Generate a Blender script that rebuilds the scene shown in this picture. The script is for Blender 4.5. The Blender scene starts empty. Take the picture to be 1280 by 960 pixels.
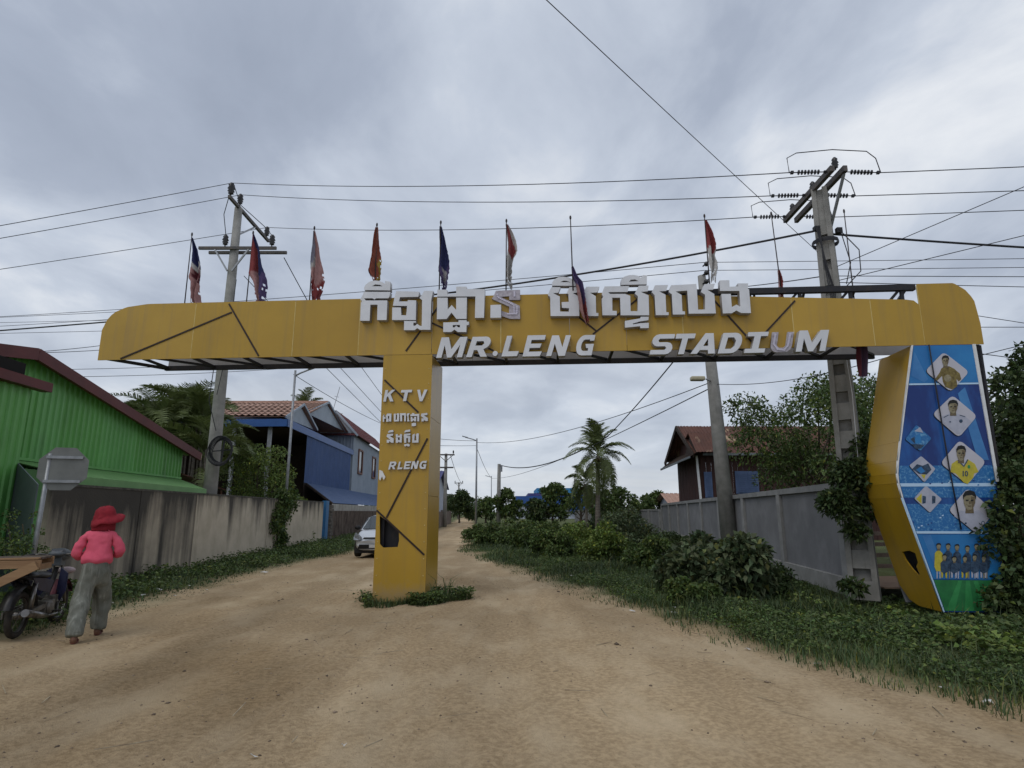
import bpy, math, random
import numpy as np
from mathutils import Vector, Matrix, noise as mnoise

R = math.radians
random.seed(7)
rng = np.random.default_rng(11)
scene = bpy.context.scene
COL = scene.collection

# ------------------------------------------------------------------ camera
PITCH = R(11.9); FPX = 760.0; EYE = 1.6
cam_d = bpy.data.cameras.new('camera'); cam = bpy.data.objects.new('camera', cam_d)
COL.objects.link(cam); scene.camera = cam
cam.location = (0, 0, EYE); cam.rotation_euler = (R(90) + PITCH, 0, 0)
cam_d.sensor_width = 36.0; cam_d.lens = FPX / 1280 * 36.0
cam_d.clip_start = 0.05; cam_d.clip_end = 3000

# ------------------------------------------------------------------ sky and sun
SUN_EL, SUN_AZ = 52.0, 218.0           # azimuth clockwise from +Y
scene.view_settings.view_transform = 'Standard'; scene.view_settings.look = 'None'
scene.view_settings.gamma = 1.0; scene.view_settings.exposure = 0.0
world = bpy.data.worlds.new('World'); scene.world = world; world.use_nodes = True
wn = world.node_tree.nodes; wl = world.node_tree.links; wn.clear()
w_out = wn.new('ShaderNodeOutputWorld'); w_bg = wn.new('ShaderNodeBackground'); w_bg.inputs['Strength'].default_value = 0.1
wl.new(w_bg.outputs[0], w_out.inputs[0])
w_sky = wn.new('ShaderNodeTexSky'); w_sky.sky_type = 'NISHITA'; w_sky.sun_disc = False
w_sky.sun_elevation = R(SUN_EL); w_sky.sun_rotation = R(SUN_AZ)
w_tc = wn.new('ShaderNodeTexCoord'); w_sep = wn.new('ShaderNodeSeparateXYZ'); wl.new(w_tc.outputs['Generated'], w_sep.inputs[0])
def wmath(op, a, b=None, clamp=False):
    n = wn.new('ShaderNodeMath'); n.operation = op; n.use_clamp = clamp
    for i, x in enumerate((a, b)):
        if x is None: continue
        if isinstance(x, (int, float)): n.inputs[i].default_value = x
        else: wl.new(x, n.inputs[i])
    return n.outputs[0]
w_z = wmath('ADD', wmath('MAXIMUM', w_sep.outputs['Z'], 0.0), 0.16)
w_px = wmath('DIVIDE', w_sep.outputs['X'], w_z); w_py = wmath('DIVIDE', w_sep.outputs['Y'], w_z)
w_cmb = wn.new('ShaderNodeCombineXYZ'); wl.new(w_px, w_cmb.inputs[0]); wl.new(w_py, w_cmb.inputs[1])
def wnoise(scale, detail, rough, dist, rot, sc, loc=(0, 0, 0)):
    mp = wn.new('ShaderNodeMapping'); mp.inputs['Rotation'].default_value = (0, 0, R(rot)); mp.inputs['Scale'].default_value = sc; mp.inputs['Location'].default_value = loc
    wl.new(w_cmb.outputs[0], mp.inputs[0])
    n = wn.new('ShaderNodeTexNoise'); n.inputs['Scale'].default_value = scale; n.inputs['Detail'].default_value = detail
    n.inputs['Roughness'].default_value = rough; n.inputs['Distortion'].default_value = dist; wl.new(mp.outputs[0], n.inputs['Vector'])
    return n.outputs['Fac']
w_n1 = wnoise(0.7, 7, 0.5, 0.35, 38, (1, 0.8, 1), (12.0, 1.0, 0))
w_n2 = wnoise(2.3, 9, 0.55, 0.4, 60, (1, 0.72, 1), (21.4, 3.0, 0))
w_n3 = wnoise(0.35, 3, 0.5, 0.2, 0, (1, 1, 1), (4.0, 13.0, 0))
w_mix = wmath('ADD', wmath('ADD', wmath('MULTIPLY', w_n1, 0.44), wmath('MULTIPLY', w_n2, 0.36)), wmath('MULTIPLY', w_n3, 0.20))
w_ramp = wn.new('ShaderNodeValToRGB'); wl.new(w_mix, w_ramp.inputs[0])
el = w_ramp.color_ramp.elements
SKYK = 10.6
def sk(r, g, b): return (r * SKYK, g * SKYK, b * SKYK, 1)
el[0].position = 0.375; el[0].color = sk(0.335, 0.382, 0.475)
el[1].position = 0.62; el[1].color = sk(0.84, 0.865, 0.90)
e = el.new(0.445); e.color = sk(0.385, 0.436, 0.535)
e = el.new(0.53); e.color = sk(0.545, 0.60, 0.695)
# paler air low over the horizon, all the way round
w_hz = wmath('POWER', wmath('SUBTRACT', 1.0, wmath('MAXIMUM', w_sep.outputs['Z'], 0.0)), 6.0, True)
w_m1 = wn.new('ShaderNodeMixRGB'); wl.new(wmath('MULTIPLY', w_hz, 0.72), w_m1.inputs[0]); wl.new(w_ramp.outputs[0], w_m1.inputs[1]); w_m1.inputs[2].default_value = sk(0.64, 0.685, 0.745)
# streaks of thin bright cloud just above the horizon
w_n4 = wnoise(1.0, 5, 0.5, 0.3, 0, (0.25, 0.9, 1), (2.0, 0.5, 0))
w_band = wmath('MULTIPLY', wmath('MULTIPLY', w_hz, 1.0), wmath('MULTIPLY', wmath('SUBTRACT', w_n4, 0.5, True), 2.6, True))
w_m3 = wn.new('ShaderNodeMixRGB'); wl.new(w_band, w_m3.inputs[0]); wl.new(w_m1.outputs[0], w_m3.inputs[1]); w_m3.inputs[2].default_value = sk(0.86, 0.84, 0.79)
w_m2 = wn.new('ShaderNodeMixRGB'); w_m2.inputs[0].default_value = 0.93; wl.new(w_sky.outputs[0], w_m2.inputs[1]); wl.new(w_m3.outputs[0], w_m2.inputs[2])
wl.new(w_m2.outputs[0], w_bg.inputs['Color'])

sun_d = bpy.data.lights.new('sun', 'SUN'); sun = bpy.data.objects.new('sun', sun_d); COL.objects.link(sun)
sun_d.energy = 0.8; sun_d.angle = R(40); sun_d.color = (1.0, 0.96, 0.90)
sun_dir = Vector((math.cos(R(SUN_EL)) * math.sin(R(SUN_AZ)), math.cos(R(SUN_EL)) * math.cos(R(SUN_AZ)), math.sin(R(SUN_EL))))
sun.rotation_euler = (-sun_dir).to_track_quat('-Z', 'Y').to_euler()

# ------------------------------------------------------------------ measuring helpers (photo pixel -> point on a real plane)
CP, SP = math.cos(PITCH), math.sin(PITCH)
def ray(px, py):
    u = (px - 640) / FPX; v = (480 - py) / FPX
    Y = CP - SP * v; Z = SP + CP * v
    return u / Y, Z / Y
def P(px, py, Y):
    a, b = ray(px, py); return Vector((a * Y, Y, EYE + b * Y))
def G(px, py, z=0.0):
    a, b = ray(px, py); t = (z - EYE) / b; return Vector((a * t, t, z))
def ROAD(d, Y, z=0.0):                       # a point d metres behind the left boundary wall
    return Vector((-8.06 - 0.06 * Y - d, Y, z))
def onroad(px, py, d):                       # photo pixel on the plane d metres behind the left wall
    a, b = ray(px, py); Y = (8.06 + d) / (-a - 0.06); return Vector((a * Y, Y, EYE + b * Y))

# ------------------------------------------------------------------ objects
FR = {}                                       # matrix of each top-level empty
def tag(o, label=None, cat=None, group=None, kind=None):
    if label: o['label'] = label
    if cat: o['category'] = cat
    if group: o['group'] = group
    if kind: o['kind'] = kind
    return o
def thing(name, label, cat, loc=(0, 0, 0), rotz=0.0, group=None):
    o = bpy.data.objects.new(name, None); COL.objects.link(o)
    o.location = loc; o.rotation_euler = (0, 0, rotz); o.empty_display_size = 0.2
    FR[o.name] = Matrix.Translation(Vector(loc)) @ Matrix.Rotation(rotz, 4, 'Z')
    return tag(o, label, cat, group)
def root_matrix(p):
    while p.parent is not None: p = p.parent
    return FR.get(p.name, Matrix.Identity(4))
def link(name, me, mats, parent=None):
    o = bpy.data.objects.new(name, me); COL.objects.link(o)
    for m in (mats if isinstance(mats, (list, tuple)) else [mats]):
        if m is not None: me.materials.append(m)
    if parent is not None: o.parent = parent
    return o
def dup(o, parent=None):
    c = o.copy(); COL.objects.link(c)
    if parent is not None: c.parent = parent
    for ch in [x for x in o.children]: dup(ch, c)
    return c

class MB:
    def __init__(s): s.v = []; s.f = []; s.mi = []; s.cur = 0; s.sm = []; s.smooth = False
    def add(s, verts, faces):
        b = len(s.v); s.v.extend([tuple(x) for x in verts])
        for f in faces: s.f.append(tuple(i + b for i in f)); s.mi.append(s.cur); s.sm.append(s.smooth)
    def box(s, c, size, rot=None):
        hx, hy, hz = [k / 2 for k in size]; c = Vector(c)
        pts = [Vector((x, y, z)) for z in (-hz, hz) for y in (-hy, hy) for x in (-hx, hx)]
        if rot is not None: pts = [rot @ q for q in pts]
        s.add([q + c for q in pts], [(0, 2, 3, 1), (4, 5, 7, 6), (0, 1, 5, 4), (2, 6, 7, 3), (0, 4, 6, 2), (1, 3, 7, 5)])
    def bbox(s, lo, hi):
        s.box([(a + b) / 2 for a, b in zip(lo, hi)], [b - a for a, b in zip(lo, hi)])
    def bar(s, a, b, w, h=None, up=(0, 0, 1)):
        a, b = Vector(a), Vector(b); d = b - a; L = d.length
        if L < 1e-6: return
        d.normalize(); up = Vector(up)
        if abs(d.dot(up)) > 0.98: up = Vector((0, 1, 0))
        sx = d.cross(up).normalized(); uz = sx.cross(d)
        h = w if h is None else h
        pts = []
        for q in (a, b):
            for i, j in ((-1, -1), (1, -1), (1, 1), (-1, 1)): pts.append(q + sx * (w / 2 * i) + uz * (h / 2 * j))
        s.add(pts, [(0, 1, 2, 3), (7, 6, 5, 4), (0, 4, 5, 1), (1, 5, 6, 2), (2, 6, 7, 3), (3, 7, 4, 0)])
    def tube(s, path, r, seg=8, caps=True):
        path = [Vector(q) for q in path]; n = len(path)
        rr = r if isinstance(r, (list, tuple)) else [r] * n
        ref = Vector((0, 0, 1)); pts = []
        d0 = (path[-1] - path[0]).normalized()
        if abs(d0.dot(ref)) > 0.9: ref = Vector((0, 1, 0))
        for i, q in enumerate(path):
            d = (path[min(i + 1, n - 1)] - path[max(i - 1, 0)])
            d = d.normalized() if d.length > 1e-9 else d0
            x = d.cross(ref); x = x.normalized() if x.length > 1e-6 else d.cross(Vector((1, 0, 0))).normalized()
            y = d.cross(x)
            for k in range(seg):
                t = 2 * math.pi * k / seg; pts.append(q + (x * math.cos(t) + y * math.sin(t)) * rr[i])
        fs = []
        for i in range(n - 1):
            for k in range(seg):
                k2 = (k + 1) % seg; fs.append((i * seg + k, i * seg + k2, (i + 1) * seg + k2, (i + 1) * seg + k))
        old = s.smooth; s.smooth = seg > 5; s.add(pts, fs); s.smooth = old
        if caps: b = len(s.v) - n * seg; s.f.append(tuple(b + k for k in range(seg - 1, -1, -1))); s.f.append(tuple(b + (n - 1) * seg + k for k in range(seg))); s.mi += [s.cur] * 2; s.sm += [False] * 2
    def lathe(s, prof, c=(0, 0, 0), seg=24, rot=None, sx=1, sy=1):
        c = Vector(c); pts = []
        for r, z in prof:
            for k in range(seg):
                t = 2 * math.pi * k / seg; q = Vector((r * math.cos(t) * sx, r * math.sin(t) * sy, z))
                if rot is not None: q = rot @ q
                pts.append(q + c)
        fs = []
        for i in range(len(prof) - 1):
            for k in range(seg):
                k2 = (k + 1) % seg; fs.append((i * seg + k, i * seg + k2, (i + 1) * seg + k2, (i + 1) * seg + k))
        old = s.smooth; s.smooth = True; s.add(pts, fs); s.smooth = old
    def ball(s, c, r, seg=10, rings=6, sc=(1, 1, 1), rot=None):
        prof = [(r * math.sin(math.pi * i / rings) + 1e-5, -r * math.cos(math.pi * i / rings) * sc[2]) for i in range(rings + 1)]
        s.lathe(prof, c, seg, rot, sc[0], sc[1])
    def quad(s, a, b, c, d): s.add([a, b, c, d], [(0, 1, 2, 3)])
    def slab(s, pts, th):                       # a planar polygon given thickness along its normal
        pts = [Vector(q) for q in pts]; n = len(pts)
        nn = Vector((0, 0, 0))
        for i in range(n): nn += pts[i].cross(pts[(i + 1) % n])
        nn.normalize()
        s.add(pts + [q - nn * th for q in pts], [tuple(range(n)), tuple(range(2 * n - 1, n - 1, -1))] + [(i, n + i, n + (i + 1) % n, (i + 1) % n) for i in range(n)])
    def mesh(s, name, M=None):
        me = bpy.data.meshes.new(name)
        v = [M @ Vector(q) for q in s.v] if M is not None else s.v
        me.from_pydata(v, [], s.f); me.polygons.foreach_set('material_index', s.mi); me.polygons.foreach_set('use_smooth', s.sm)
        me.update(); return me
    def build(s, name, mats, parent=None, world=True, bevel=0):
        M = root_matrix(parent).inverted() if (parent is not None and world) else None
        o = link(name, s.mesh(name, M), mats, parent)
        if bevel:
            b = o.modifiers.new('bevel', 'BEVEL'); b.width = bevel; b.segments = 2; b.limit_method = 'ANGLE'
        return o

def np_obj(name, v, f, mat, parent=None, col=None, world=True, smooth=False):
    v = np.asarray(v, dtype=np.float64); f = np.asarray(f, dtype=np.int32)
    if parent is not None and world:
        M = np.array(root_matrix(parent).inverted()); v = v @ M[:3, :3].T + M[:3, 3]
    me = bpy.data.meshes.new(name); n, k = f.shape
    me.vertices.add(len(v)); me.vertices.foreach_set('co', v.astype(np.float32).ravel())
    me.loops.add(n * k); me.loops.foreach_set('vertex_index', f.ravel())
    me.polygons.add(n); me.polygons.foreach_set('loop_start', np.arange(n, dtype=np.int32) * k)
    if smooth: me.polygons.foreach_set('use_smooth', np.ones(n, dtype=bool))
    if col is not None:
        ca = me.attributes.new('Col', 'FLOAT_COLOR', 'POINT'); c4 = np.ones((len(v), 4), np.float32); c4[:, :3] = col
        ca.data.foreach_set('color', c4.ravel())
    me.update(calc_edges=True); me.validate()
    return link(name, me, mat, parent)

def poly_mesh(name, loops, y0, y1, M=None):
    """a filled outline (with holes) in the x-z plane, extruded from y0 to y1"""
    cu = bpy.data.curves.new(name, 'CURVE'); cu.dimensions = '2D'; cu.fill_mode = 'BOTH'; cu.extrude = (y1 - y0) / 2
    for lp in loops:
        sp = cu.splines.new('POLY'); sp.points.add(len(lp) - 1); sp.use_cyclic_u = True
        for i, (x, z) in enumerate(lp): sp.points[i].co = (x, z, 0, 1)
    o = bpy.data.objects.new(name, cu); COL.objects.link(o)
    me = bpy.data.meshes.new_from_object(o); bpy.data.objects.remove(o); bpy.data.curves.remove(cu)
    T = Matrix.Translation((0, (y0 + y1) / 2, 0)) @ Matrix.Rotation(R(90), 4, 'X')
    if M is not None: T = M @ T
    me.transform(T); me.name = name
    return me

# ------------------------------------------------------------------ materials
MATS = {}
def mat(name, c1, c2=None, scale=3.0, detail=6, rough=0.7, bump=0.0, bscale=30.0, metal=0.0, spec=0.3, attr=False,
        stretch=(1, 1, 1), lo=0.35, hi=0.65, c3=None, scale3=1.0, lo3=0.5, hi3=0.7, stretch3=(1, 1, 1), coat=0, trans=0, bstretch=None):
    m = bpy.data.materials.new(name); m.use_nodes = True; N = m.node_tree.nodes; L = m.node_tree.links
    b = N['Principled BSDF']; b.inputs['Roughness'].default_value = rough; b.inputs['Metallic'].default_value = metal
    b.inputs['Specular IOR Level'].default_value = spec
    if coat: b.inputs['Coat Weight'].default_value = coat
    tc = N.new('ShaderNodeTexCoord')
    def nz(sc, st, det=detail):
        mp = N.new('ShaderNodeMapping'); mp.inputs['Scale'].default_value = st; L.new(tc.outputs['Object'], mp.inputs[0])
        n = N.new('ShaderNodeTexNoise'); n.inputs['Scale'].default_value = sc; n.inputs['Detail'].default_value = det; n.inputs['Roughness'].default_value = 0.6
        L.new(mp.outputs[0], n.inputs['Vector']); return n.outputs['Fac']
    def rng_(s, a, c):
        r = N.new('ShaderNodeMapRange'); r.inputs['From Min'].default_value = a; r.inputs['From Max'].default_value = c; L.new(s, r.inputs['Value']); return r.outputs[0]
    def mix(f, a, c, mode='MIX'):
        x = N.new('ShaderNodeMixRGB'); x.blend_type = mode
        if isinstance(f, float): x.inputs[0].default_value = f
        else: L.new(f, x.inputs[0])
        for i, q in ((1, a), (2, c)):
            if isinstance(q, tuple): x.inputs[i].default_value = (*q, 1)
            else: L.new(q, x.inputs[i])
        return x.outputs[0]
    out = None
    if c2 is not None: out = mix(rng_(nz(scale, stretch), lo, hi), tuple(c1), tuple(c2))
    if c3 is not None: out = mix(rng_(nz(scale3, stretch3), lo3, hi3), out if out is not None else tuple(c1), tuple(c3))
    if attr:
        at = N.new('ShaderNodeAttribute'); at.attribute_name = 'Col'
        out = mix(1.0, at.outputs['Color'], out if out is not None else tuple(c1), 'MULTIPLY')
    if out is None: b.inputs['Base Color'].default_value = (*c1, 1)
    else: L.new(out, b.inputs['Base Color'])
    if bump:
        bn = N.new('ShaderNodeBump'); bn.inputs['Strength'].default_value = bump; bn.inputs['Distance'].default_value = 0.02
        L.new(nz(bscale, bstretch or stretch, 5), bn.inputs['Height']); L.new(bn.outputs[0], b.inputs['Normal'])
    if trans:
        t = N.new('ShaderNodeBsdfTranslucent'); ms = N.new('ShaderNodeMixShader'); ms.inputs[0].default_value = trans
        if out is None: t.inputs['Color'].default_value = (*c1, 1)
        else: L.new(out, t.inputs['Color'])
        L.new(b.outputs[0], ms.inputs[1]); L.new(t.outputs[0], ms.inputs[2]); L.new(ms.outputs[0], N['Material Output'].inputs['Surface'])
    MATS[name] = m; return m

YEL = mat('yellow_panel', (0.42, 0.252, 0.018), (0.375, 0.223, 0.016), 1.2, rough=0.33, spec=0.5, bump=0.10, bscale=1.3, c3=(0.27, 0.175, 0.045), scale3=2.2, lo3=0.52, hi3=0.90, stretch3=(2.6, 2.6, 0.14))
def add_mud(src, name, col, zmax, amount=.85):
    """a copy of a material with dried mud splashed over its lowest part"""
    m = src.copy(); m.name = name; N = m.node_tree.nodes; L = m.node_tree.links; b = N['Principled BSDF']; old = b.inputs['Base Color'].links[0].from_socket
    tc = N.new('ShaderNodeTexCoord'); sp = N.new('ShaderNodeSeparateXYZ'); L.new(tc.outputs['Object'], sp.inputs[0])
    n = N.new('ShaderNodeTexNoise'); n.inputs['Scale'].default_value = 9; n.inputs['Detail'].default_value = 9; n.inputs['Roughness'].default_value = .7; L.new(tc.outputs['Object'], n.inputs['Vector'])
    r = N.new('ShaderNodeMapRange'); r.inputs['From Min'].default_value = zmax; r.inputs['From Max'].default_value = 0.0; r.inputs['To Max'].default_value = .75; L.new(sp.outputs['Z'], r.inputs['Value'])
    q = N.new('ShaderNodeMath'); q.operation = 'ADD'; L.new(r.outputs[0], q.inputs[0]); L.new(n.outputs['Fac'], q.inputs[1])
    t = N.new('ShaderNodeMapRange'); t.inputs['From Min'].default_value = .62; t.inputs['From Max'].default_value = 1.05; t.inputs['To Max'].default_value = amount; L.new(q.outputs[0], t.inputs['Value'])
    x = N.new('ShaderNodeMixRGB'); L.new(t.outputs[0], x.inputs[0]); L.new(old, x.inputs[1]); x.inputs[2].default_value = (*col, 1); L.new(x.outputs[0], b.inputs['Base Color']); return m
YELM = add_mud(YEL, 'yellow_panel_muddy', (.30, .22, .13), .42, .6)
def tinted(src, name, k):
    m = src.copy(); m.name = name; b = m.node_tree.nodes['Principled BSDF']; L = m.node_tree.links; old = b.inputs['Base Color'].links[0].from_socket
    x = m.node_tree.nodes.new('ShaderNodeMixRGB'); x.blend_type = 'MULTIPLY'; x.inputs[0].default_value = 1; L.new(old, x.inputs[1]); x.inputs[2].default_value = (*k, 1); L.new(x.outputs[0], b.inputs['Base Color']); return m
YELS = [YEL, tinted(YEL, 'yellow_panel_faded', (1.05, 1.06, 1.5)), tinted(YEL, 'yellow_panel_deep', (.93, .92, .9))]
SEAM = mat('sealant', (0.62, 0.50, 0.22), (0.45, 0.34, 0.12), 6)
STRIPE = mat('dark_trim', (0.028, 0.016, 0.012), rough=0.5)
FRAME = mat('black_steel', (0.018, 0.018, 0.022), (0.05, 0.035, 0.028), 8, rough=0.55, lo=0.5, hi=0.9)
INNER = mat('bare_aluminium', (0.42, 0.42, 0.44), (0.30, 0.30, 0.32), 1.5, rough=0.5, metal=0.2)
LETF = mat('letter_face', (0.66, 0.67, 0.70), (0.58, 0.59, 0.62), 2.5, rough=0.4, c3=(0.50, 0.49, 0.48), scale3=4, lo3=0.58, hi3=0.9, stretch3=(2, 2, .5))
LETS = mat('letter_return', (0.42, 0.41, 0.41), (0.32, 0.31, 0.31), 3, rough=0.5)
LETB = mat('letter_open_back', (0.46, 0.43, 0.47), (0.30, 0.27, 0.31), 14, rough=0.7)
LED = mat('led_module', (0.55, 0.52, 0.62), rough=0.4)
WHITE = mat('white_paint', (0.72, 0.73, 0.74), (0.6, 0.6, 0.6), 5, rough=0.5)
CONC = mat('pole_concrete', (0.30, 0.29, 0.27), (0.21, 0.205, 0.19), 3, rough=0.9, bump=0.35, bscale=40, c3=(0.12, 0.115, 0.105), scale3=2, lo3=0.58, hi3=0.9, stretch3=(3, 3, .35))
GALV = mat('galvanised_steel', (0.33, 0.34, 0.36), (0.24, 0.25, 0.26), 9, rough=0.45, metal=0.5)
DKMET = mat('dark_ironwork', (0.06, 0.06, 0.065), (0.11, 0.09, 0.075), 10, rough=0.6)
PORC = mat('insulator', (0.012, 0.010, 0.011), rough=0.25, spec=0.5)
WIRE = mat('wire', (0.022, 0.022, 0.026), rough=0.6)
# ================================================================== the gate
GA = math.atan(-0.0707)
GO = Vector((0, 11.504, 0))
GXD = Vector((math.cos(GA), math.sin(GA), 0)); GYD = Vector((-math.sin(GA), math.cos(GA), 0))
def gl(px, py, off=0.0):
    """photo pixel -> (x, z) on the gate's own plane, off metres behind its front face"""
    a, b = ray(px, py); o = GO + GYD * off; k = math.tan(GA)
    t = (o.y - k * o.x) / (1 - k * a)
    p = Vector((a * t, t, EYE + b * t)); q = p - GO
    return (q.dot(GXD), p.z)
gate = thing('gateway_arch', 'big yellow gateway spanning the dirt road with white raised letters', 'gateway', GO, GA)
ZB, ZT, ZF, DEP = 4.65, 5.84, 4.76, 1.15

# --- front panels of the beam
xl = gl(122, 450)[0]; xr = gl(1230, 430)[0]; xcap = gl(1152, 400)[0]
left_prof = [(122, 450), (123, 432), (126, 416), (132, 402), (142, 391), (158, 384), (185, 381)]
lp = [gl(*q) for q in left_prof]
right_prof = [(1192, 357), (1206, 362), (1217, 374), (1223, 392), (1227, 412), (1230, 430)]
rp = [gl(*q) for q in right_prof]
xdrop = gl(770, 380)[0]
def top_left(x):
    xs = [q[0] for q in lp]; zs = [min(q[1], ZT) for q in lp]; zs[-1] = ZT; zs[0] = ZB + 0.02
    if x < xs[-1]: return float(np.interp(x, xs, zs))
    if x < xdrop: return ZT
    if x < xcap: return ZT - 0.03 - (x - xdrop) / (xcap - xdrop) * 0.27
    xs = [q[0] for q in rp]; zs = [q[1] for q in rp]; zs[0] = ZT + .02; zs[-1] = ZB + 0.02
    if x > xs[0]: return float(np.interp(x, xs, zs))
    return ZT + .02
seams = [xl] + [gl(q, 412)[0] for q in (242, 367, 449, 540, 626, 712, 783, 854, 992, 1092)] + [xcap, xr]
for i in range(len(seams) - 1):
    a, b = seams[i] + (0.004 if i else 0), seams[i + 1] - 0.004
    n = 24 if i in (0, len(seams) - 2) else 4
    top = [(a + (b - a) * k / n, top_left(a + (b - a) * k / n)) for k in range(n, -1, -1)]
    if i == 0: top = [(x, z) for x, z in top]
    loop = [(a, ZB), (b, ZB)] + top
    if i == len(seams) - 3: loop = loop[:2] + [(b, ZT - 0.40), (b - 0.09, ZT - .31)] + loop[3:]
    dy = random.uniform(-.004, .004)
    link('panel', poly_mesh('panel', [loop], dy, 0.022 + dy), YELS[(i * 5 + 1) % 3], gate)
s_ = MB()
for i, x in enumerate(seams[1:-1]):
    if i in (3, 5, 6): continue
    s_.bbox((x - 0.009, -0.002, ZB + 0.01), (x + 0.009, 0.018, top_left(x) - 0.03))
o = s_.build('sealant_lines', SEAM, gate, world=False); o['kind'] = 'stuff'
# back sheet of the beam, bare metal inside
a = xl + 0.75
back = [(a, ZF), (xr - .1, ZF)] + [(x, min(top_left(x), ZT) - .03) for x in np.linspace(xr - .1, a, 40)]
link('back_panel', poly_mesh('back_panel', [back], DEP, DEP + 0.02), INNER, gate)

# --- dark trim strips lying on the panels
def strip(p0, p1, w=0.032, off=-0.014, name='trim_strip', m=None, y0=-0.016, y1=0.012):
    (x0, z0), (x1, z1) = gl(*p0), gl(*p1)
    d = Vector((x1 - x0, z1 - z0)).normalized(); n = Vector((-d.y, d.x)) * w / 2
    lp_ = [(x0 - n.x, z0 - n.y), (x1 - n.x, z1 - n.y), (x1 + n.x, z1 + n.y), (x0 + n.x, z0 + n.y)]
    link(name, poly_mesh(name, [lp_], y0, y1), m or STRIPE, gate)
for p0, p1 in (((151, 448.5), (290, 390.5)), ((286.5, 380), (323.5, 445)), ((507.5, 439), (549, 382)), ((537, 402.5), (617, 438.5)), ((719, 393), (745.5, 414)),
               ((741, 418), (797, 374)), ((893, 376), (947, 436)), ((950, 423), (993.5, 376)),
               ((480.8, 475), (523, 515.5)), ((534.5, 548), (483.3, 647)), ((471, 638), (530.3, 693.5))):
    strip(p0, p1)

# --- steel frame behind and below the panels
fb = MB()
fb.bar((xl + .72, DEP - .04, ZF - .035), (gl(1104, 440)[0] + .4, DEP - .04, ZF - .035), 0.07, 0.10)
fb.build('bottom_chord', FRAME, gate, world=False)
fb = MB(); fb.bar((xl + .1, 0.075, ZF - .02), (xr - .2, 0.075, ZF - .02), 0.06, 0.06); fb.build('bottom_chord', FRAME, gate, world=False)
fb = MB(); fb.bar((xl + .06, 0.05, ZF - 0.05), (xl + .74, DEP - .04, ZF - .035), 0.06, 0.06); fb.build('end_brace', FRAME, gate, world=False)
x = xl + .78; k = 0
while x < xr - 1.6:
    fb = MB(); fb.bar((x, 0.1, ZF - .02), (x, DEP - .07, ZF - .02), 0.05); fb.build('cross_bar', FRAME, gate, world=False)
    fb = MB(); fb.bar((x + .06, 0.12, ZF - .01), (x + 1.02, DEP - .1, ZF - .01), 0.045); fb.build('diagonal_brace', FRAME, gate, world=False)
    x += 1.08
fb = MB(); fb.bar((xdrop, 0.09, ZT - .02), (xcap, 0.09, ZT - .02), 0.10, 0.115); fb.build('top_chord', FRAME, gate, world=False)
fb = MB(); fb.bar((xdrop + .3, DEP - .06, ZT - .02), (xcap, DEP - .06, ZT - .02), 0.07, 0.07); fb.build('top_chord', FRAME, gate, world=False)
x = xdrop + .7; k = 0
while x < xcap - .1:
    fb = MB(); fb.bar((x, 0.10, ZT - .75), (x, 0.10, ZT - .07), 0.055); fb.build('post', FRAME, gate, world=False)
    fb = MB(); fb.bar((x - .55, 0.11, ZT - .62), (x - .05, 0.11, ZT - .07), 0.045); fb.build('diagonal_brace', FRAME, gate, world=False)
    fb = MB(); fb.bar((x + .1, 0.12, ZT - .03), (x + .4, DEP - .08, ZT - .03), 0.045); fb.build('cross_bar', FRAME, gate, world=False)
    x += 0.95

# --- the middle pillar
pxl, pxr = -2.56, -1.585
def zp(px, py): return gl(px, py)
hole = [gl(430 + q[0] / 10.667, 620 + q[1] / 10.667) for q in ((476, 262), (560, 325), (640, 395), (732, 478), (735, 590), (716, 680), (522, 688), (478, 640))]
ptop = ZB - 0.006
link('pillar_front', poly_mesh('pillar_front', [[(pxl, 0.0), (pxr, 0.0), (pxr + .01, ptop), (pxl + .01, ptop)], hole], 0.0, 0.022), YELM, gate)
pb = MB(); pb.bbox((pxr - .022, 0.024, 0.0), (pxr, DEP, 1.9)); pb.build('pillar_side', YELM, gate, world=False)
pb = MB(); pb.bbox((pxr - .024, 0.024, 1.906), (pxr - .001, DEP, 3.4)); pb.build('pillar_side', YELM, gate, world=False)
pb = MB(); pb.bbox((pxr - .022, 0.024, 3.406), (pxr, DEP, ptop)); pb.build('pillar_side', YELM, gate, world=False)
pb = MB(); pb.bbox((pxl, 0.024, 0.0), (pxl + .022, DEP, ptop)); pb.build('pillar_side', YELM, gate, world=False)
pb = MB(); pb.bbox((pxl + .03, 0.20, 0.0), (pxr - .03, 0.22, ptop)); pb.build('hole_shade_sheet', FRAME, gate, world=False)  # added black sheet, painting the shade of the hollow behind the hole
pb = MB(); pb.bbox((pxl + .024, DEP - .022, 0.0), (pxr - .026, DEP, ptop)); pb.build('pillar_back', YELM, gate, world=False)
for xx in (pxl + .11, pxr - .11):
    pb = MB(); pb.bbox((xx - .03, 0.10, 0.0), (xx + .03, 0.16, ZF - .06)); pb.build('inner_post', FRAME, gate, world=False)
rv = MB()
for xx in (pxl + .05, pxr - .05):
    for k in range(15): rv.lathe([(.011, .0), (.010, .006), (.001, .008)], (xx + .003, -.001, .16 + k * .30), 8, Matrix.Rotation(R(90), 3, 'X'))
rv.build('rivets', SEAM, gate, world=False)['kind'] = 'stuff'
sc = [gl(420 + q[0] / 3.692, 540 + q[1] / 3.692, -.03) for q in ((200, 175), (214, 180), (228, 208), (220, 222), (212, 205), (204, 225), (198, 215))]
link('torn_paper', poly_mesh('torn_paper', [sc], -0.03, -0.026), WHITE, gate)

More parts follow.
